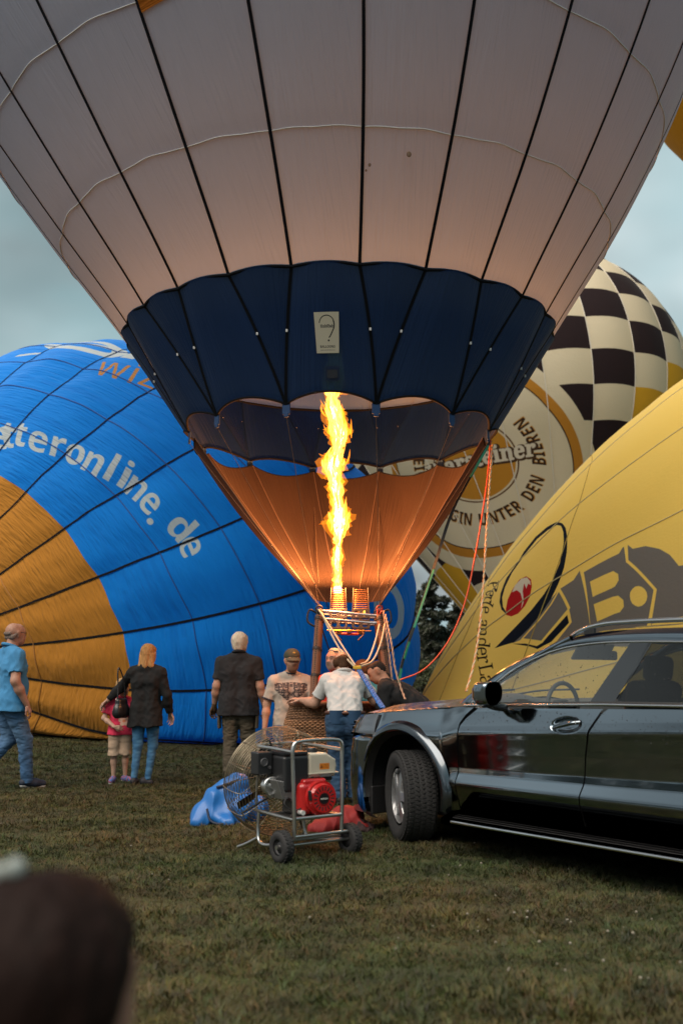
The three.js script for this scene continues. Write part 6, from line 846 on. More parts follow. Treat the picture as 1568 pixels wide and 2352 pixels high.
  const WP = Array.from({ length: 61 }, (_, i) => cW.getPoint(i / 60).add(V(0, -0.008, -0.006)));
  for (const far2 of [0, 1]) { part('window_moulding', tube(WP.map((p) => (far2 ? far(p) : p)), 0.0085, 90, 8), chrome, t); const B = Array.from({ length: 41 }, (_, i) => { const X = mix(-0.6, -3.78, i / 40); return side(X, belt(X) + 0.006, out(X, 1.04) + 0.004); }); part('belt_moulding', tube(B.map((p) => (far2 ? far(p) : p)), 0.0105, 60, 8), chrome, t); }
  add2('belt_seal', grid(60, 2, (a, b) => { const X = mix(-0.62, -3.78, a); return side(X, belt(X) - 0.004 + 0.03 * b, -0.064 - 0.012 * b); }), trim);
  const topAt = (X) => lp(winTop, X) - 0.012, pane = (xf, xr, n, o = 0) => grid(n, 16, (a, b) => { const y = mix(1.06, 1.5, b), X0 = mix(xf(y), xr(y), a), lo = belt(X0) + 0.012, hi = Math.max(lo + 0.002, topAt(X0)), Y = mix(lo, hi, b), X = mix(xf(Y), xr(Y), a); return side(X, Math.min(Y, Math.max(lo, topAt(X))), og(Y) + 0.002 + o); });
  const bF = (Y) => lp([[1.09, -1.72], [1.48, -1.95]], Y), bR = (Y) => lp([[1.09, -1.93], [1.48, -2.09]], Y), bM = (Y) => lp([[1.08, -1.91], [1.48, -2.11]], Y);
  const fr = (Y) => -0.7 - 0.0 * Y;
  add2('side_window', pane((Y) => -0.7, bF, 50), glass); add2('rear_side_window', pane(bR, (Y) => -2.96, 36), tint); add2('quarter_window', pane((Y) => -3.05, (Y) => -3.66, 20), tint);
  add2('door_pillar', pane(bF, (Y) => bM(Y) + 0.006, 4, 0.004), gloss); add2('door_pillar', pane((Y) => bM(Y) - 0.006, bR, 4, 0.004), gloss); add2('door_pillar', pane((Y) => -2.94, (Y) => -3.07, 3, 0.004), gloss);
  // black corner piece that carries the mirror
  add2('mirror_corner', pane((Y) => -0.66, (Y) => lp([[1.05, -0.95], [1.22, -0.85]], Y), 10, 0.006), gloss);
  // windscreen, roof, tail
  const wsTop = (z) => { const q = (z - MID) / 0.62; return V(-1.22 - 0.22 * q * q, 1.565 - 0.045 * q * q, z); };
  part('windscreen', grid(40, 16, (a, b) => { const z0 = mix(0.12, 1.68, a), z1 = mix(0.275, 1.525, a), p = V(cowl(z0) - 0.02, hoodY(cowl(z0), z0) - 0.01, z0), q = wsTop(z1), r = p.lerp(q, b); const n = V(0.5, 0.85, 0); return r.addScaledVector(n, 0.035 * Math.sin(Math.PI * b) * (1 - ((a - 0.5) * 2) ** 2)); }), screen, t);
  for (const far2 of [0, 1]) { const P = Array.from({ length: 21 }, (_, i) => { const b = i / 20; return V(mix(-0.58, -1.44, b), mix(1.055, 1.52, b) + 0.03 * Math.sin(Math.PI * b), mix(0.115, 0.272, b)); }); part('windscreen_pillar', tube(P.map((p) => (far2 ? far(p) : p)), 0.028, 30, 8), paint, t); }
  part('roof', grid(40, 40, (a, b) => { const e = cR.getPoint(mix(0.395, 0.97, b)), z = mix(e.z, 2 * MID - e.z, a), q = a * 2 - 1, f = wsTop(z), X = b < 0.12 ? mix(Math.max(f.x, e.x), e.x, b / 0.12) : e.x; return V(X, e.y + 0.05 * (1 - q * q) * clamp(b * 8 + 0.35, 0, 1) * clamp((1 - b) * 6, 0.2, 1), z); }), paint, t);
  part('headliner', grid(12, 12, (a, b) => V(mix(-1.3, -3.6, b), 1.5 + 0.02 * Math.sin(Math.PI * a), mix(0.3, 1.5, a))), std([0.1, 0.11, 0.11], { roughness: 1 }), t);
  part('tailgate', grid(40, 20, (a, b) => { const Y = mix(0.3, 1.48, b), q = a * 2 - 1, o = Y > 1.08 ? -og(Y) + 0.02 : 0.12, z = mix(o, 2 * MID - o, a), X = -3.98 + 0.1 * q * q * q * q + (Y > 1.05 ? (Y - 1.05) * 0.42 : 0) - 0.03 * Math.sin(Y * 3); return V(X, Y, z); }), paint, t);
  for (const far2 of [0, 1]) { // roof rails
    const P = [V(-1.38, 1.52, 0.31), V(-1.5, 1.575, 0.315), V(-1.66, 1.608, 0.32), V(-1.9, 1.618, 0.325), V(-2.6, 1.612, 0.325), V(-3.2, 1.595, 0.32), V(-3.45, 1.56, 0.315), V(-3.55, 1.52, 0.31)].map((p) => (far2 ? far(p) : p)), r = part('roof_rail', tube(P, 0.017, 60, 10), chrome, t);
    for (const X of [-1.56, -2.5, -3.4]) part('rail_foot', put(rbox(0.09, 0.06, 0.03, 0.01), X, lp([[-1.56, 1.565], [-2.5, 1.59], [-3.4, 1.54]], X), far2 ? 2 * MID - 0.32 : 0.32), trim, r);
  }
  // running board with ribs and its bright edge
  for (const far2 of [0, 1]) {
    const f = (g) => (far2 ? both(g.index ? g : g)[1] : g), sh = new THREE.Shape(); sh.moveTo(0.0, 0.205); sh.lineTo(0.095, 0.205); sh.quadraticCurveTo(0.125, 0.21, 0.125, 0.232); sh.lineTo(0.118, 0.252); sh.lineTo(0.02, 0.285); sh.lineTo(-0.06, 0.29); sh.lineTo(-0.06, 0.21); sh.closePath();
    const g = new THREE.ExtrudeGeometry(sh, { depth: 2.02, bevelEnabled: true, bevelSize: 0.006, bevelThickness: 0.01, bevelSegments: 2 }); const q = put(g, 0, 0, 0).applyMatrix4(new THREE.Matrix4().makeBasis(V(0, 0, far2 ? 1 : -1), V(0, 1, 0), V(-1, 0, 0))); q.translate(-0.53, 0, far2 ? 2 * MID : 0);
    const b = part('running_board', q, trim, t); for (let i = 0; i < 4; i++) part('rib', rod(V(-0.62, 0.262 + i * 0.0075, (far2 ? 2 * MID : 0) + (far2 ? 1 : -1) * (0.1 - i * 0.024)), V(-2.52, 0.262 + i * 0.0075, (far2 ? 2 * MID : 0) + (far2 ? 1 : -1) * (0.1 - i * 0.024)), 0.004, 6), blackRub, b);
    part('edge_strip', rod(V(-0.63, 0.236, (far2 ? 2 * MID : 0) + (far2 ? 1 : -1) * 0.127), V(-2.52, 0.236, (far2 ? 2 * MID : 0) + (far2 ? 1 : -1) * 0.127), 0.0105, 10), chrome, b);
  }
  // door handles and mirror
  dl.slice(0, 1).forEach((d) => { const h = part('door_handle', tube([V(-1.46, 0.918, 0.028), V(-1.49, 0.925, 0.0), V(-1.57, 0.944, -0.012), V(-1.65, 0.962, -0.006), V(-1.69, 0.968, 0.02)], 0.014, 30, 10), paint, d); part('lock', put(new THREE.CylinderGeometry(0.009, 0.009, 0.012, 14), -1.668, 0.967, -0.004, Math.PI / 2), std([0.7, 0.72, 0.74], { metalness: 0.5, roughness: 0.4 }), h); });
  dr.slice(0, 1).forEach((d) => part('door_handle', tube([V(-2.6, 0.98, 0.03), V(-2.64, 0.985, 0.0), V(-2.72, 1.0, -0.008), V(-2.8, 1.01, -0.002), V(-2.84, 1.016, 0.025)], 0.014, 30, 10), paint, d));
  for (const far2 of [0, 1]) {
    const m = new THREE.Group(); m.name = 'wing_mirror'; t.add(m); const S = far2 ? -1 : 1; m.position.set(-0.985, 1.0, far2 ? 2 * MID : 0);
    const sh = new THREE.Shape(); sh.moveTo(-0.045, 0.0); sh.bezierCurveTo(-0.11, 0.01, -0.125, 0.05, -0.12, 0.1); sh.bezierCurveTo(-0.115, 0.15, -0.08, 0.165, 0, 0.165); sh.bezierCurveTo(0.06, 0.165, 0.1, 0.15, 0.1, 0.1); sh.bezierCurveTo(0.1, 0.04, 0.06, 0.0, -0.045, 0);
    { const bx = (c, hx, hy, hz, r) => ({ a: c, b: c, r: Math.max(hx, hy, hz) + r, d: (x, y, z) => { const qx = Math.abs(x - c.x) - hx, qy = Math.abs(y - c.y) - hy, qz = Math.abs(z - c.z) - hz; return Math.hypot(Math.max(qx, 0), Math.max(qy, 0), Math.max(qz, 0)) + Math.min(Math.max(qx, qy, qz), 0) - r; } });
      part('shell', mesh3([bx(V(-0.01, 0.142, -S * 0.107), 0.03, 0.042, 0.05, 0.036), bx(V(0.04, 0.135, -S * 0.1), 0.025, 0.02, 0.03, 0.04)], 0.04, 0.006, (d, x, y, z) => Math.max(d, -0.068 - x)), paint, m); }
    const gs = new THREE.ExtrudeGeometry(sh, { depth: 0.008, bevelEnabled: true, bevelSize: 0.004, bevelThickness: 0.004, bevelSegments: 2 }); gs.scale(0.7, 0.95, 1); gs.applyMatrix4(new THREE.Matrix4().makeBasis(V(0, 0, S), V(0, 1, 0), V(1, 0, 0))); gs.translate(-0.072, 0.063, -S * 0.1); part('mirror_frame', gs, trim, m);
    const gl = new THREE.ShapeGeometry(sh, 12); gl.scale(0.62, 0.84, 1); gl.applyMatrix4(new THREE.Matrix4().makeBasis(V(0, 0, S), V(0, 1, 0), V(1, 0, 0))); gl.translate(-0.081, 0.073, -S * 0.1); part('mirror_glass', gl, std([0.8, 0.82, 0.84], { metalness: 1, roughness: 0.03 }), m);
    part('mirror_arm', [tube([V(0.02, 0.075, -S * 0.1), V(0.0, 0.05, -S * 0.02), V(-0.02, 0.04, S * 0.06)], 0.03, 12, 10)], gloss, m);
  }
  // wheels
  const tyreP = [[0.222, -0.1], [0.235, -0.118], [0.27, -0.13], [0.31, -0.126], [0.328, -0.115], [0.338, -0.1], [0.3385, -0.066], [0.331, -0.064], [0.331, -0.056], [0.3405, -0.054], [0.341, -0.02], [0.332, -0.018], [0.332, -0.008], [0.341, -0.006], [0.341, 0.022], [0.332, 0.024], [0.332, 0.034], [0.3405, 0.036], [0.3385, 0.1], [0.328, 0.115], [0.31, 0.126], [0.27, 0.13], [0.222, 0.1]].map(([r, y]) => new THREE.Vector2(r, y));
  const tyreM = std([0.014, 0.014, 0.0145], { roughness: 0.85, bumpMap: rep(gritTex, 6, 1), bumpScale: 0.003 }), alloy = std([0.5, 0.51, 0.52], { metalness: 0.85, roughness: 0.35 }), alloyD = std([0.07, 0.07, 0.075], { metalness: 0.7, roughness: 0.5 });
  const spoke = (() => { const s = new THREE.Shape(); s.moveTo(-0.034, 0.05); s.lineTo(-0.03, 0.1); s.lineTo(-0.052, 0.216); s.lineTo(-0.02, 0.22); s.lineTo(0, 0.15); s.lineTo(0.02, 0.22); s.lineTo(0.052, 0.216); s.lineTo(0.03, 0.1); s.lineTo(0.034, 0.05); s.closePath(); const g = new THREE.ExtrudeGeometry(s, { depth: 0.02, bevelEnabled: true, bevelSize: 0.005, bevelThickness: 0.008, bevelSegments: 2 }); return g; })();
  for (const [cx, cz, steer] of [[0.05, 0.1, -26], [0.05, 2 * MID - 0.13, -26], [RX, 0.11, 0], [RX, 2 * MID - 0.11, 0]]) {
    const w = new THREE.Group(); w.name = 'wheel'; t.add(w); w.position.set(cx, 0.338, cz); w.rotation.y = THREE.MathUtils.degToRad(steer) + (cz > MID ? Math.PI : 0);
    const lathe = (P, n = 72) => { const g = new THREE.LatheGeometry(P, n); g.rotateX(-Math.PI / 2); return g; }; // axis along z, outer side towards -z
    part('tyre', lathe(tyreP), tyreM, w);
    const bl = []; for (let i = 0; i < 64; i++) { const a = i / 64 * 6.2832; for (const [zz, wd, sk] of [[-0.085, 0.034, 0.25], [-0.037, 0.032, -0.35], [0.008, 0.026, 0.4], [0.052, 0.03, -0.35], [0.086, 0.03, 0.25]]) { const g = rbox(0.0235, 0.008, wd, 0.002, 1); g.rotateY(sk); g.translate(0, 0.341, 0); g.rotateZ(a + zz * 1.2); g.translate(0, 0, zz); bl.push(g); } for (const zz of [-0.117, 0.117]) { const g = rbox(0.018, 0.028, 0.006, 0.002, 1); g.translate(0, 0.322, 0); g.rotateZ(a + 0.05); g.translate(0, 0, zz); bl.push(g); } }
    tag(part('tread_blocks', bl, tyreM, w), null, null, null, 'stuff');
    part('rim', lathe([[0.225, -0.108], [0.232, -0.1], [0.226, -0.09], [0.212, -0.07], [0.2, 0.0], [0.205, 0.1]].map(([r, y]) => new THREE.Vector2(r, y))), alloy, w);
    part('brake_disc', lathe([[0.02, -0.005], [0.16, -0.005], [0.16, 0.02], [0.02, 0.02]].map(([r, y]) => new THREE.Vector2(r, y)), 40), alloyD, w);
    for (let i = 0; i < 5; i++) { const g = spoke.clone(); g.translate(0, 0, -0.014); g.rotateX(0.12); g.translate(0, 0, -0.085); g.rotateZ(i * 1.2566 + 0.3); part('spoke', g, alloy, w); }
    part('hub_cap', put(new THREE.CylinderGeometry(0.06, 0.07, 0.05, 24), 0, 0, -0.075, Math.PI / 2), alloy, w);
  }
  // floor, inner door faces, dashboard, seats
  part('underbody', put(rbox(3.9, 0.12, 1.5, 0.03), -1.6, 0.27, MID), dark, t);
  part('engine_bay', put(rbox(0.8, 0.5, 0.9, 0.05), 0.05, 0.62, MID), dark, t);
  part('bulkhead', put(new THREE.BoxGeometry(0.04, 0.75, 1.55), -0.6, 0.64, MID), dark, t);
  for (const z of [0.11, 2 * MID - 0.11]) part('door_lining', put(new THREE.BoxGeometry(3.2, 0.73, 0.03), -2.15, 0.665, z), std([0.02, 0.02, 0.021], { roughness: 0.7 }), t);
  const cab = std([0.03, 0.031, 0.033], { roughness: 0.65 });
  part('dashboard', grid(40, 12, (a, b) => { const z = mix(0.14, 1.66, a), an = b * 1.9 - 0.2; return V(-0.62 - 0.3 * Math.sin(an * 0.8) - 0.04, 0.86 + 0.22 * Math.cos(an * 0.75) + 0.05 * Math.exp(-(((z - 0.5) / 0.22) ** 2)) * (b < 0.7 ? 1 : 0), z); }), cab, t);
  const sw = part('steering_wheel', put(new THREE.TorusGeometry(0.165, 0.016, 10, 36), -1.17, 1.045, 0.48, 0, Math.PI / 2 - 0.0, 0).applyMatrix4(new THREE.Matrix4()), cab, t); part('wheel_hub', [put(rbox(0.05, 0.11, 0.14, 0.02), -1.15, 1.04, 0.48), rod(V(-1.16, 1.04, 0.34), V(-1.16, 1.04, 0.62), 0.018, 8), rod(V(-1.14, 1.03, 0.48), V(-0.9, 0.95, 0.48), 0.04, 8)], cab, sw);
  part('interior_mirror', put(rbox(0.035, 0.07, 0.24, 0.02), -1.27, 1.41, MID, 0, 0.2, 0), cab, t); part('sun_visor', put(rbox(0.02, 0.13, 0.4, 0.01), -1.4, 1.43, 0.55, 0, 0, 0.6), std([0.16, 0.17, 0.16], { roughness: 0.9 }), t);
  for (const [x, z] of [[-1.75, 0.48], [-1.75, 1.32], [-2.65, 0.5], [-2.65, 1.3]]) part('seat', [put(rbox(0.5, 0.16, 0.5, 0.06, 3), x + 0.15, 0.62, z), put(rbox(0.15, 0.62, 0.48, 0.06, 3), x - 0.14, 0.93, z, 0, 0, 0.22), put(rbox(0.1, 0.17, 0.25, 0.045, 3), x - 0.23, 1.31, z, 0, 0, 0.15)], cab, t);
  // rain drops still standing on the paint and the panes
  const dg = new THREE.SphereGeometry(1, 8, 6), im = []; for (let i = 0; i < 620; i++) { const X = rr(-0.65, -2.6), Y = rnd() < 0.5 ? rr(0.86, 1.03) : rr(1.09, 1.47), s = rr(0.0012, 0.0032) * (rnd() < 0.1 ? 1.6 : 1), o = Y > 1.05 ? (Y < topAt(X) && X < -0.98 ? og(Y) + 0.003 : 9) : out(X, Y) + dish(X, Y); if (o > 5) continue; im.push(dg.clone().scale(s, s * rr(1, 1.8), s * 0.5).translate(X, Y, -o)); }
  tag(part('rain_drops', im, phys([0.02, 0.022, 0.025], { roughness: 0.08 }), t), null, null, null, 'stuff');
}
// ---------------------------------------------------------------- inflation fan on its cart, bags on the grass
{
  const O = groundAt(727, 1972), t = thing('inflation_fan', 'petrol inflation fan in a wire cage on a two-wheeled tube cart', 'fan', O); t.rotation.y = THREE.MathUtils.degToRad(36);
  // own axes: x along the axle, z towards the handle; it blows towards -z
  t.scale.y = 0.95; const zinc = std([0.5, 0.5, 0.49], { metalness: 0.95, roughness: 0.28 }), wire = std([0.32, 0.27, 0.19], { metalness: 0.85, roughness: 0.35 });
  const T = (pts, r = 0.0135) => tube(pts, r, pts.length * 8, 10), tubeP = (name, pts, r) => part(name, T(pts, r), zinc, t);
  // handle hoop, its stays and the base
  tubeP('handle_hoop', [V(-0.2, 0.17, 0.02), V(-0.205, 0.4, 0.02), V(-0.212, 0.7, 0.01), V(-0.212, 0.795, 0.01), V(-0.195, 0.838, 0.01), V(-0.15, 0.85, 0.01), V(0.15, 0.85, 0.01), V(0.195, 0.838, 0.01), V(0.212, 0.795, 0.01), V(0.212, 0.7, 0.01), V(0.205, 0.4, 0.02), V(0.2, 0.17, 0.02)], 0.0145);
  for (const s of [-1, 1]) {
    tubeP('top_stay', [V(s * 0.212, 0.775, 0.0), V(s * 0.21, 0.785, -0.25), V(s * 0.205, 0.79, -0.46), V(s * 0.19, 0.795, -0.49), V(s * 0.14, 0.8, -0.5), V(0, 0.8, -0.5)], 0.0125);
    tubeP('base_rail', [V(s * 0.205, 0.295, 0.02), V(s * 0.2, 0.3, -0.3), V(s * 0.195, 0.305, -0.52)], 0.013);
    tubeP('runner', [V(s * 0.195, 0.3, -0.46), V(s * 0.2, 0.16, -0.46), V(s * 0.205, 0.095, -0.44), V(s * 0.21, 0.07, -0.38), V(s * 0.22, 0.09, -0.2), V(s * 0.23, 0.115, 0.0)], 0.013);
    tubeP('foot', [V(s * 0.2, 0.11, -0.45), V(s * 0.24, 0.05, -0.56), V(s * 0.26, 0.018, -0.64)], 0.0125);
    tubeP('cage_strut', [V(s * 0.195, 0.3, -0.5), V(s * 0.19, 0.5, -0.5), V(s * 0.19, 0.79, -0.49)], 0.009);
  }
  tubeP('cross_tube', [V(-0.205, 0.3, 0.02), V(0.205, 0.3, 0.02)], 0.0135); tubeP('cross_tube', [V(-0.2, 0.175, 0.025), V(0.3, 0.175, 0.025)], 0.0125); tubeP('cross_tube', [V(-0.2, 0.15, 0.0), V(0.2, 0.15, 0.0)], 0.0115); tubeP('cross_tube', [V(-0.2, 0.3, -0.3), V(0.2, 0.3, -0.3)], 0.0125); tubeP('brace', [V(-0.19, 0.3, -0.05), V(0.19, 0.305, -0.5)], 0.01); tubeP('brace', [V(0.2, 0.295, 0.0), V(0.02, 0.3, -0.34)], 0.012);
  part('axle', rod(V(-0.31, 0.115, 0), V(0.31, 0.115, 0), 0.011, 10), zinc, t);
  for (const s of [-1, 1]) { // pneumatic wheels
    const w = new THREE.Group(); w.name = 'wheel'; w.position.set(s * 0.29, 0.112, 0); t.add(w);
    const L = (P, n = 40) => { const g = new THREE.LatheGeometry(P.map(([r, y]) => new THREE.Vector2(r, y)), n); g.rotateZ(-Math.PI / 2 * s); return g; };
    part('tyre', L([[0.058, -0.034], [0.075, -0.042], [0.098, -0.04], [0.11, -0.026], [0.114, 0], [0.11, 0.026], [0.098, 0.04], [0.075, 0.042], [0.058, 0.034]]), std([0.014, 0.014, 0.015], { roughness: 0.8 }), w);
    const bl = []; for (let i = 0; i < 26; i++) for (const q of [-1, 1]) { const g = rbox(0.022, 0.007, 0.02, 0.003, 1); g.rotateY(q * 0.5); g.translate(q * 0.017, 0.1125, 0); g.rotateX((i + q * 0.25) / 26 * 6.2832); bl.push(g); } part('tread_blocks', bl, std([0.014, 0.014, 0.015], { roughness: 0.85 }), w);
    part('rim', L([[0.012, 0.02], [0.03, 0.024], [0.036, 0.012], [0.052, 0.014], [0.06, 0.034], [0.06, -0.03], [0.012, -0.02]], 30), std([0.02, 0.02, 0.022], { roughness: 0.45 }), w); part('hub', put(new THREE.CylinderGeometry(0.016, 0.018, 0.03, 16), s * 0.03, 0, 0, 0, 0, Math.PI / 2), zinc, w);
  }
  // wire cage: ring after ring, with radial wires, tilted a little back
  const cage = new THREE.Group(); cage.name = 'wire_cage'; cage.position.set(0.05, 0.495, -0.55); cage.rotation.x = 0.2; t.add(cage);
  const R = 0.415, ringG = (r, z, w = 0.0024) => put(new THREE.TorusGeometry(r, w, 5, 72), 0, 0, z);
  for (let i = 0; i < 15; i++) { const r = 0.075 + i * 0.0235; part('guard_ring', ringG(r, 0.075 + 0.03 * (1 - (r / R) ** 2)), wire, cage); if (i % 1 === 0) part('guard_ring', ringG(r, -0.15 - 0.05 * (1 - (r / R) ** 2)), wire, cage); }
  for (let i = 0; i < 11; i++) { const f = i / 10, z = mix(0.075, -0.15, f); part('guard_ring', ringG(R - 0.012 * Math.pow(Math.abs(f * 2 - 1), 4), z, i === 0 || i === 10 ? 0.0042 : 0.0024), wire, cage); }
  for (let i = 0; i < 14; i++) { const a = i / 14 * 6.2832 + 0.1, c = Math.cos(a), s = Math.sin(a), P = [V(0.06 * c, 0.06 * s, 0.108), V(0.24 * c, 0.24 * s, 0.095), V(0.4 * c, 0.4 * s, 0.08), V((R + 0.003) * c, (R + 0.003) * s, 0.06), V((R + 0.004) * c, (R + 0.004) * s, -0.13), V(0.4 * c, 0.4 * s, -0.155), V(0.24 * c, 0.24 * s, -0.18), V(0.06 * c, 0.06 * s, -0.203)]; part('guard_spoke', tube(P, 0.003, 40, 5), wire, cage); }
  part('guard_plate', [put(new THREE.CylinderGeometry(0.075, 0.075, 0.006, 28), 0, 0, -0.203, Math.PI / 2)], std([0.02, 0.02, 0.022]), cage);
  const prop = new THREE.Group(); prop.name = 'propeller'; prop.position.z = -0.04; cage.add(prop);
  for (let i = 0; i < 4; i++) { const g = grid(5, 14, (a, b) => { const r = mix(0.04, 0.375, b), w = 0.05 + 0.07 * Math.sin(Math.PI * (0.25 + b * 0.6)), tw = mix(1.0, 0.35, b), u = (a - 0.5) * w; return V(u * Math.cos(tw), r, u * Math.sin(tw) + 0.006 * Math.cos((a - 0.5) * 3)); }); g.rotateZ(i * Math.PI / 2 + 0.5); part('blade', g, std([0.012, 0.012, 0.014], { roughness: 0.45 }), prop); }
  part('blade_hub', put(new THREE.CylinderGeometry(0.05, 0.05, 0.09, 24), 0, 0, 0, Math.PI / 2), darkSteel, prop);
  // four flat bars carry the cage at the engine side
  for (let i = 0; i < 4; i++) { const a = i * 1.5708 + 0.5; part('carrier_bar', rod(V(0.07 * Math.cos(a), 0.07 * Math.sin(a), 0.1), V(0.41 * Math.cos(a), 0.41 * Math.sin(a), 0.075), 0.008, 6), std([0.02, 0.02, 0.02]), cage); }
  // engine
  const e = new THREE.Group(); e.name = 'engine'; e.position.y = -0.022; t.add(e);
  const red = phys([0.42, 0.012, 0.012], { roughness: 0.3, clearcoat: 0.6 }), blackP = std([0.014, 0.015, 0.017], { roughness: 0.42 }), alu = std([0.3, 0.3, 0.3], { metalness: 0.8, roughness: 0.45 });
  part('engine_bed', put(new THREE.BoxGeometry(0.36, 0.014, 0.34), 0, 0.312, -0.24), darkSteel, e);
  part('crankcase', [put(rbox(0.24, 0.2, 0.26, 0.03, 3), 0.03, 0.415, -0.2), put(new THREE.CylinderGeometry(0.05, 0.05, 0.2, 18), 0.02, 0.47, -0.4, Math.PI / 2)], darkSteel, e);
  const fins = []; for (let i = 0; i < 8; i++) fins.push(put(rbox(0.012, 0.15, 0.17, 0.004, 1), -0.12 - i * 0.016, 0.49 + i * 0.004, -0.2, 0, 0, 0.35)); part('cylinder_fins', fins, alu, e);
  part('fan_cover', [put(rbox(0.26, 0.24, 0.1, 0.045, 4), 0.03, 0.445, -0.1), put(new THREE.CylinderGeometry(0.125, 0.135, 0.09, 36), 0.06, 0.445, -0.07, Math.PI / 2), put(rbox(0.2, 0.07, 0.2, 0.02, 2), 0.03, 0.55, -0.16)], red, e, 'red cooling cover');
  const st = part('recoil_starter', put(new THREE.CylinderGeometry(0.1, 0.113, 0.03, 40), 0.06, 0.445, -0.012, Math.PI / 2), red, e);
  const slots = []; for (let i = 0; i < 18; i++) { const a = i / 18 * 6.2832; slots.push(put(rbox(0.009, 0.03, 0.004, 0.002, 1), 0.06 + Math.cos(a) * 0.074, 0.445 + Math.sin(a) * 0.074, 0.0035, 0, 0, a - Math.PI / 2)); } part('cooling_slot', slots, blackRub, st);
  const logo = canvasTex(256, 256, (c) => { c.fillStyle = '#141214'; c.fillRect(0, 0, 256, 256); c.strokeStyle = '#8d1414'; c.lineWidth = 10; c.beginPath(); c.arc(128, 128, 118, 0, 7); c.stroke(); c.fillStyle = '#d8d4cc'; c.font = 'bold 50px sans-serif'; c.textAlign = 'center'; c.fillText('HONDA', 128, 146); });
  part('starter_badge', (() => { const g = new THREE.CircleGeometry(0.046, 32); g.translate(0.06, 0.445, 0.0062); return g; })(), std([1, 1, 1], { map: logo, roughness: 0.4 }), st); part('pull_grip', put(rbox(0.02, 0.075, 0.026, 0.008, 2), -0.055, 0.475, -0.005, 0, 0, 0.15), blackP, st);
  // fuel tank, off-white, with cap and warning label
  const tankS = new THREE.Shape(); tankS.moveTo(-0.1, -0.06); tankS.lineTo(0.1, -0.06); tankS.lineTo(0.112, 0.0); tankS.lineTo(0.105, 0.04); tankS.lineTo(0.03, 0.085); tankS.lineTo(-0.1, 0.088); tankS.closePath();
  const tg = new THREE.ExtrudeGeometry(tankS, { depth: 0.19, bevelEnabled: true, bevelSize: 0.018, bevelThickness: 0.022, bevelSegments: 4 }); tg.translate(0.125, 0.665, -0.32);
  const tank = part('fuel_tank', tg, phys([0.52, 0.48, 0.38], { roughness: 0.35, clearcoat: 0.5 }), e, 'off-white fuel tank'); part('tank_seam', put(rbox(0.262, 0.012, 0.26, 0.004, 1), 0.131, 0.617, -0.225), std([0.42, 0.39, 0.31], { roughness: 0.5 }), tank);
  part('fuel_cap', [put(new THREE.CylinderGeometry(0.04, 0.042, 0.026, 26), 0.09, 0.782, -0.2), put(new THREE.CylinderGeometry(0.03, 0.036, 0.012, 26), 0.09, 0.799, -0.2)], blackP, tank);
  const warn = canvasTex(256, 128, (c) => { c.fillStyle = '#d07a1c'; c.fillRect(0, 0, 256, 128); c.fillStyle = '#5a2a08'; c.beginPath(); c.moveTo(52, 22); c.lineTo(92, 100); c.lineTo(12, 100); c.closePath(); c.fill(); c.fillStyle = '#d07a1c'; c.fillRect(48, 50, 8, 28); c.fillRect(48, 84, 8, 8); c.strokeStyle = '#5a2a08'; c.lineWidth = 7; c.strokeRect(118, 34, 46, 60); c.strokeRect(184, 34, 46, 60); });
  part('warning_label', (() => { const g = new THREE.PlaneGeometry(0.085, 0.045); g.translate(0.14, 0.668, -0.107); return g; })(), std([1, 1, 1], { map: warn, roughness: 0.5 }), tank); part('tank_print', put(rbox(0.1, 0.018, 0.002, 0.001, 1), 0.145, 0.6, -0.0975 - 0.0), std([0.1, 0.1, 0.1]), tank);
  part('tank_bracket', put(rbox(0.2, 0.03, 0.2, 0.006), 0.12, 0.575, -0.22), blackP, e);
  // black silencer guard and air cleaner
  part('air_cleaner', [put(rbox(0.215, 0.27, 0.23, 0.028, 4), -0.1, 0.625, -0.22)], blackP, e, 'large black air cleaner housing'); part('cleaner_lid', put(rbox(0.2, 0.03, 0.22, 0.012, 3), -0.1, 0.772, -0.22), blackP, e); part('lid_knob', put(new THREE.CylinderGeometry(0.018, 0.02, 0.02, 16), -0.1, 0.795, -0.22), blackRub, e);
  part('control_box', [put(rbox(0.13, 0.17, 0.1, 0.014, 3), -0.275, 0.7, -0.3)], blackP, e); part('dial', [put(new THREE.TorusGeometry(0.026, 0.006, 8, 22), -0.285, 0.71, -0.247), put(new THREE.CylinderGeometry(0.02, 0.02, 0.008, 18), -0.285, 0.71, -0.248, Math.PI / 2), put(new THREE.CylinderGeometry(0.012, 0.012, 0.014, 14), -0.24, 0.67, -0.248, Math.PI / 2)], std([0.06, 0.06, 0.065], { roughness: 0.4 }), e);
  part('silencer', [put(new THREE.CylinderGeometry(0.06, 0.06, 0.05, 30), -0.235, 0.535, -0.25, Math.PI / 2), put(new THREE.TorusGeometry(0.058, 0.012, 10, 30), -0.235, 0.535, -0.225), put(new THREE.CylinderGeometry(0.022, 0.026, 0.02, 18), -0.235, 0.535, -0.215, Math.PI / 2), put(rbox(0.09, 0.035, 0.05, 0.01), -0.2, 0.475, -0.25, 0, 0, 0.4)], std([0.55, 0.56, 0.56], { metalness: 0.9, roughness: 0.28 }), e);
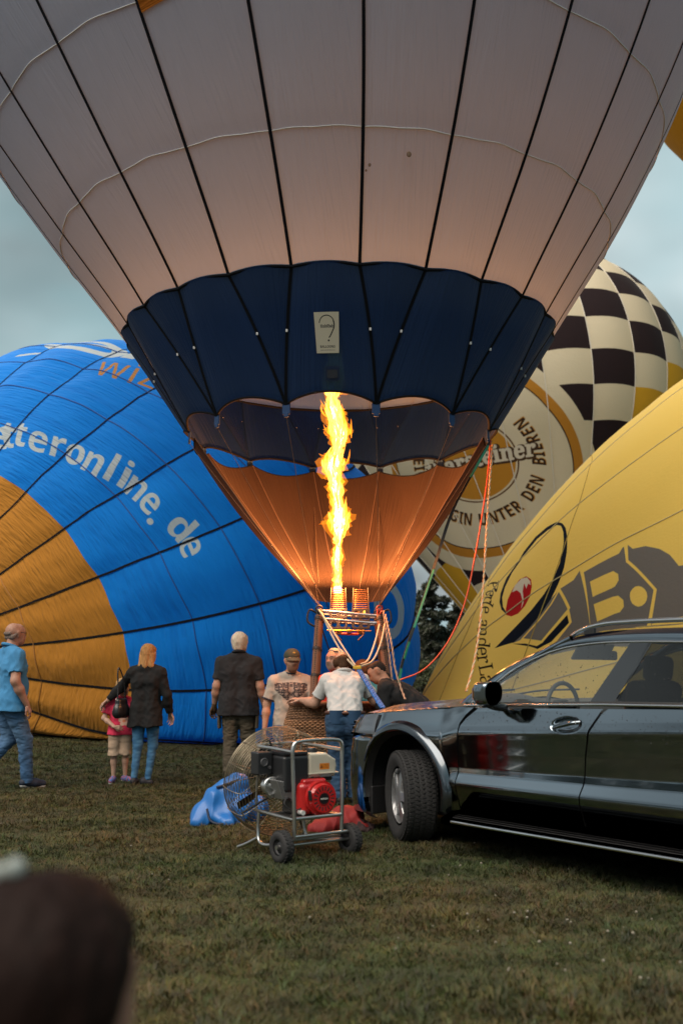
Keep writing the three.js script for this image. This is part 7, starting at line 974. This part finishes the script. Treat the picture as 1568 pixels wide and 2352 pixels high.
  part('spark_plug', [rod(V(-0.15, 0.44, -0.12), V(-0.19, 0.46, -0.1), 0.012, 10), tube([V(-0.19, 0.46, -0.1), V(-0.22, 0.42, -0.08), V(-0.16, 0.37, -0.06), V(-0.08, 0.38, -0.07)], 0.0055, 20, 6)], blackRub, e); part('fuel_hose', tube([V(0.05, 0.6, -0.12), V(-0.0, 0.56, -0.08), V(-0.06, 0.53, -0.1), V(-0.1, 0.5, -0.15)], 0.006, 20, 6), blackRub, e); part('oil_plug', put(new THREE.CylinderGeometry(0.018, 0.018, 0.05, 12), -0.09, 0.35, -0.06, Math.PI / 2), std([0.5, 0.5, 0.48], { roughness: 0.4 }), e);
}
{ // slumped bags
  const folds = (amp, f) => (d, x, y, z) => Math.max(d + amp * (Math.abs(noise(x * f, y * f * 0.45, z * f)) - 0.25) * 1.6 + amp * 0.4 * noise(x * f * 2.3, y * f, z * f * 2.3), -y);
  const p = groundAt(505, 1893), b = thing('envelope_bag', 'slumped bright blue fabric bag lying on the grass left of the fan', 'bag', V(p.x, 0, p.z));
  const nyl = phys([0.012, 0.125, 0.4], { roughness: 0.4, sheen: 0.3 });
  part('bag_cloth', mesh3([bone(V(-0.12, 0.08, 0), V(0.16, 0.1, -0.05), 0.11, 0.14), bone(V(-0.03, 0.22, -0.03), V(0.14, 0.32, -0.1), 0.1, 0.09), bone(V(0.12, 0.1, -0.1), V(0.3, 0.12, -0.12), 0.13, 0.1), bone(V(-0.16, 0.05, 0.02), V(-0.17, 0.02, 0.1), 0.06, 0.05), bone(V(0.02, 0.05, 0.1), V(0.1, 0.03, 0.16), 0.06, 0.04)], 0.08, 0.008, folds(0.03, 5.5)), nyl, b);
  part('bag_strap', [tube([V(-0.03, 0.31, 0.04), V(0.06, 0.335, 0.02), V(0.16, 0.37, -0.04)], 0.012, 20, 6), tube([V(-0.1, 0.14, 0.1), V(-0.06, 0.05, 0.15), V(0.03, 0.03, 0.19), V(0.12, 0.05, 0.17)], 0.01, 20, 6)], std([0.012, 0.02, 0.05], { roughness: 0.7 }), b);
  const q = groundAt(780, 1908), r = thing('cloth_bag', 'crumpled red cloth bag on the grass behind the cart of the fan', 'bag', V(q.x, 0, q.z)), rc = std([0.2, 0.006, 0.006], { roughness: 0.75 });
  part('bag_cloth', mesh3([bone(V(-0.16, 0.04, 0.03), V(0.0, 0.06, 0), 0.06, 0.08), bone(V(0.02, 0.1, -0.05), V(0.12, 0.1, -0.05), 0.09, 0.08), bone(V(0.1, 0.05, 0.02), V(0.2, 0.03, 0.04), 0.06, 0.04), bone(V(-0.22, 0.02, 0.06), V(-0.12, 0.02, 0.1), 0.035)], 0.07, 0.007, folds(0.022, 9)), rc, r);
  part('dark_flap', mesh3([bone(V(0.16, 0.05, 0.02), V(0.26, 0.03, 0.03), 0.05, 0.03), bone(V(0.1, 0.02, 0.1), V(0.24, 0.015, 0.1), 0.03, 0.025)], 0.05, 0.007, folds(0.02, 16)), std([0.02, 0.005, 0.006], { roughness: 0.8 }), r);
}
renderer.render(scene, camera);
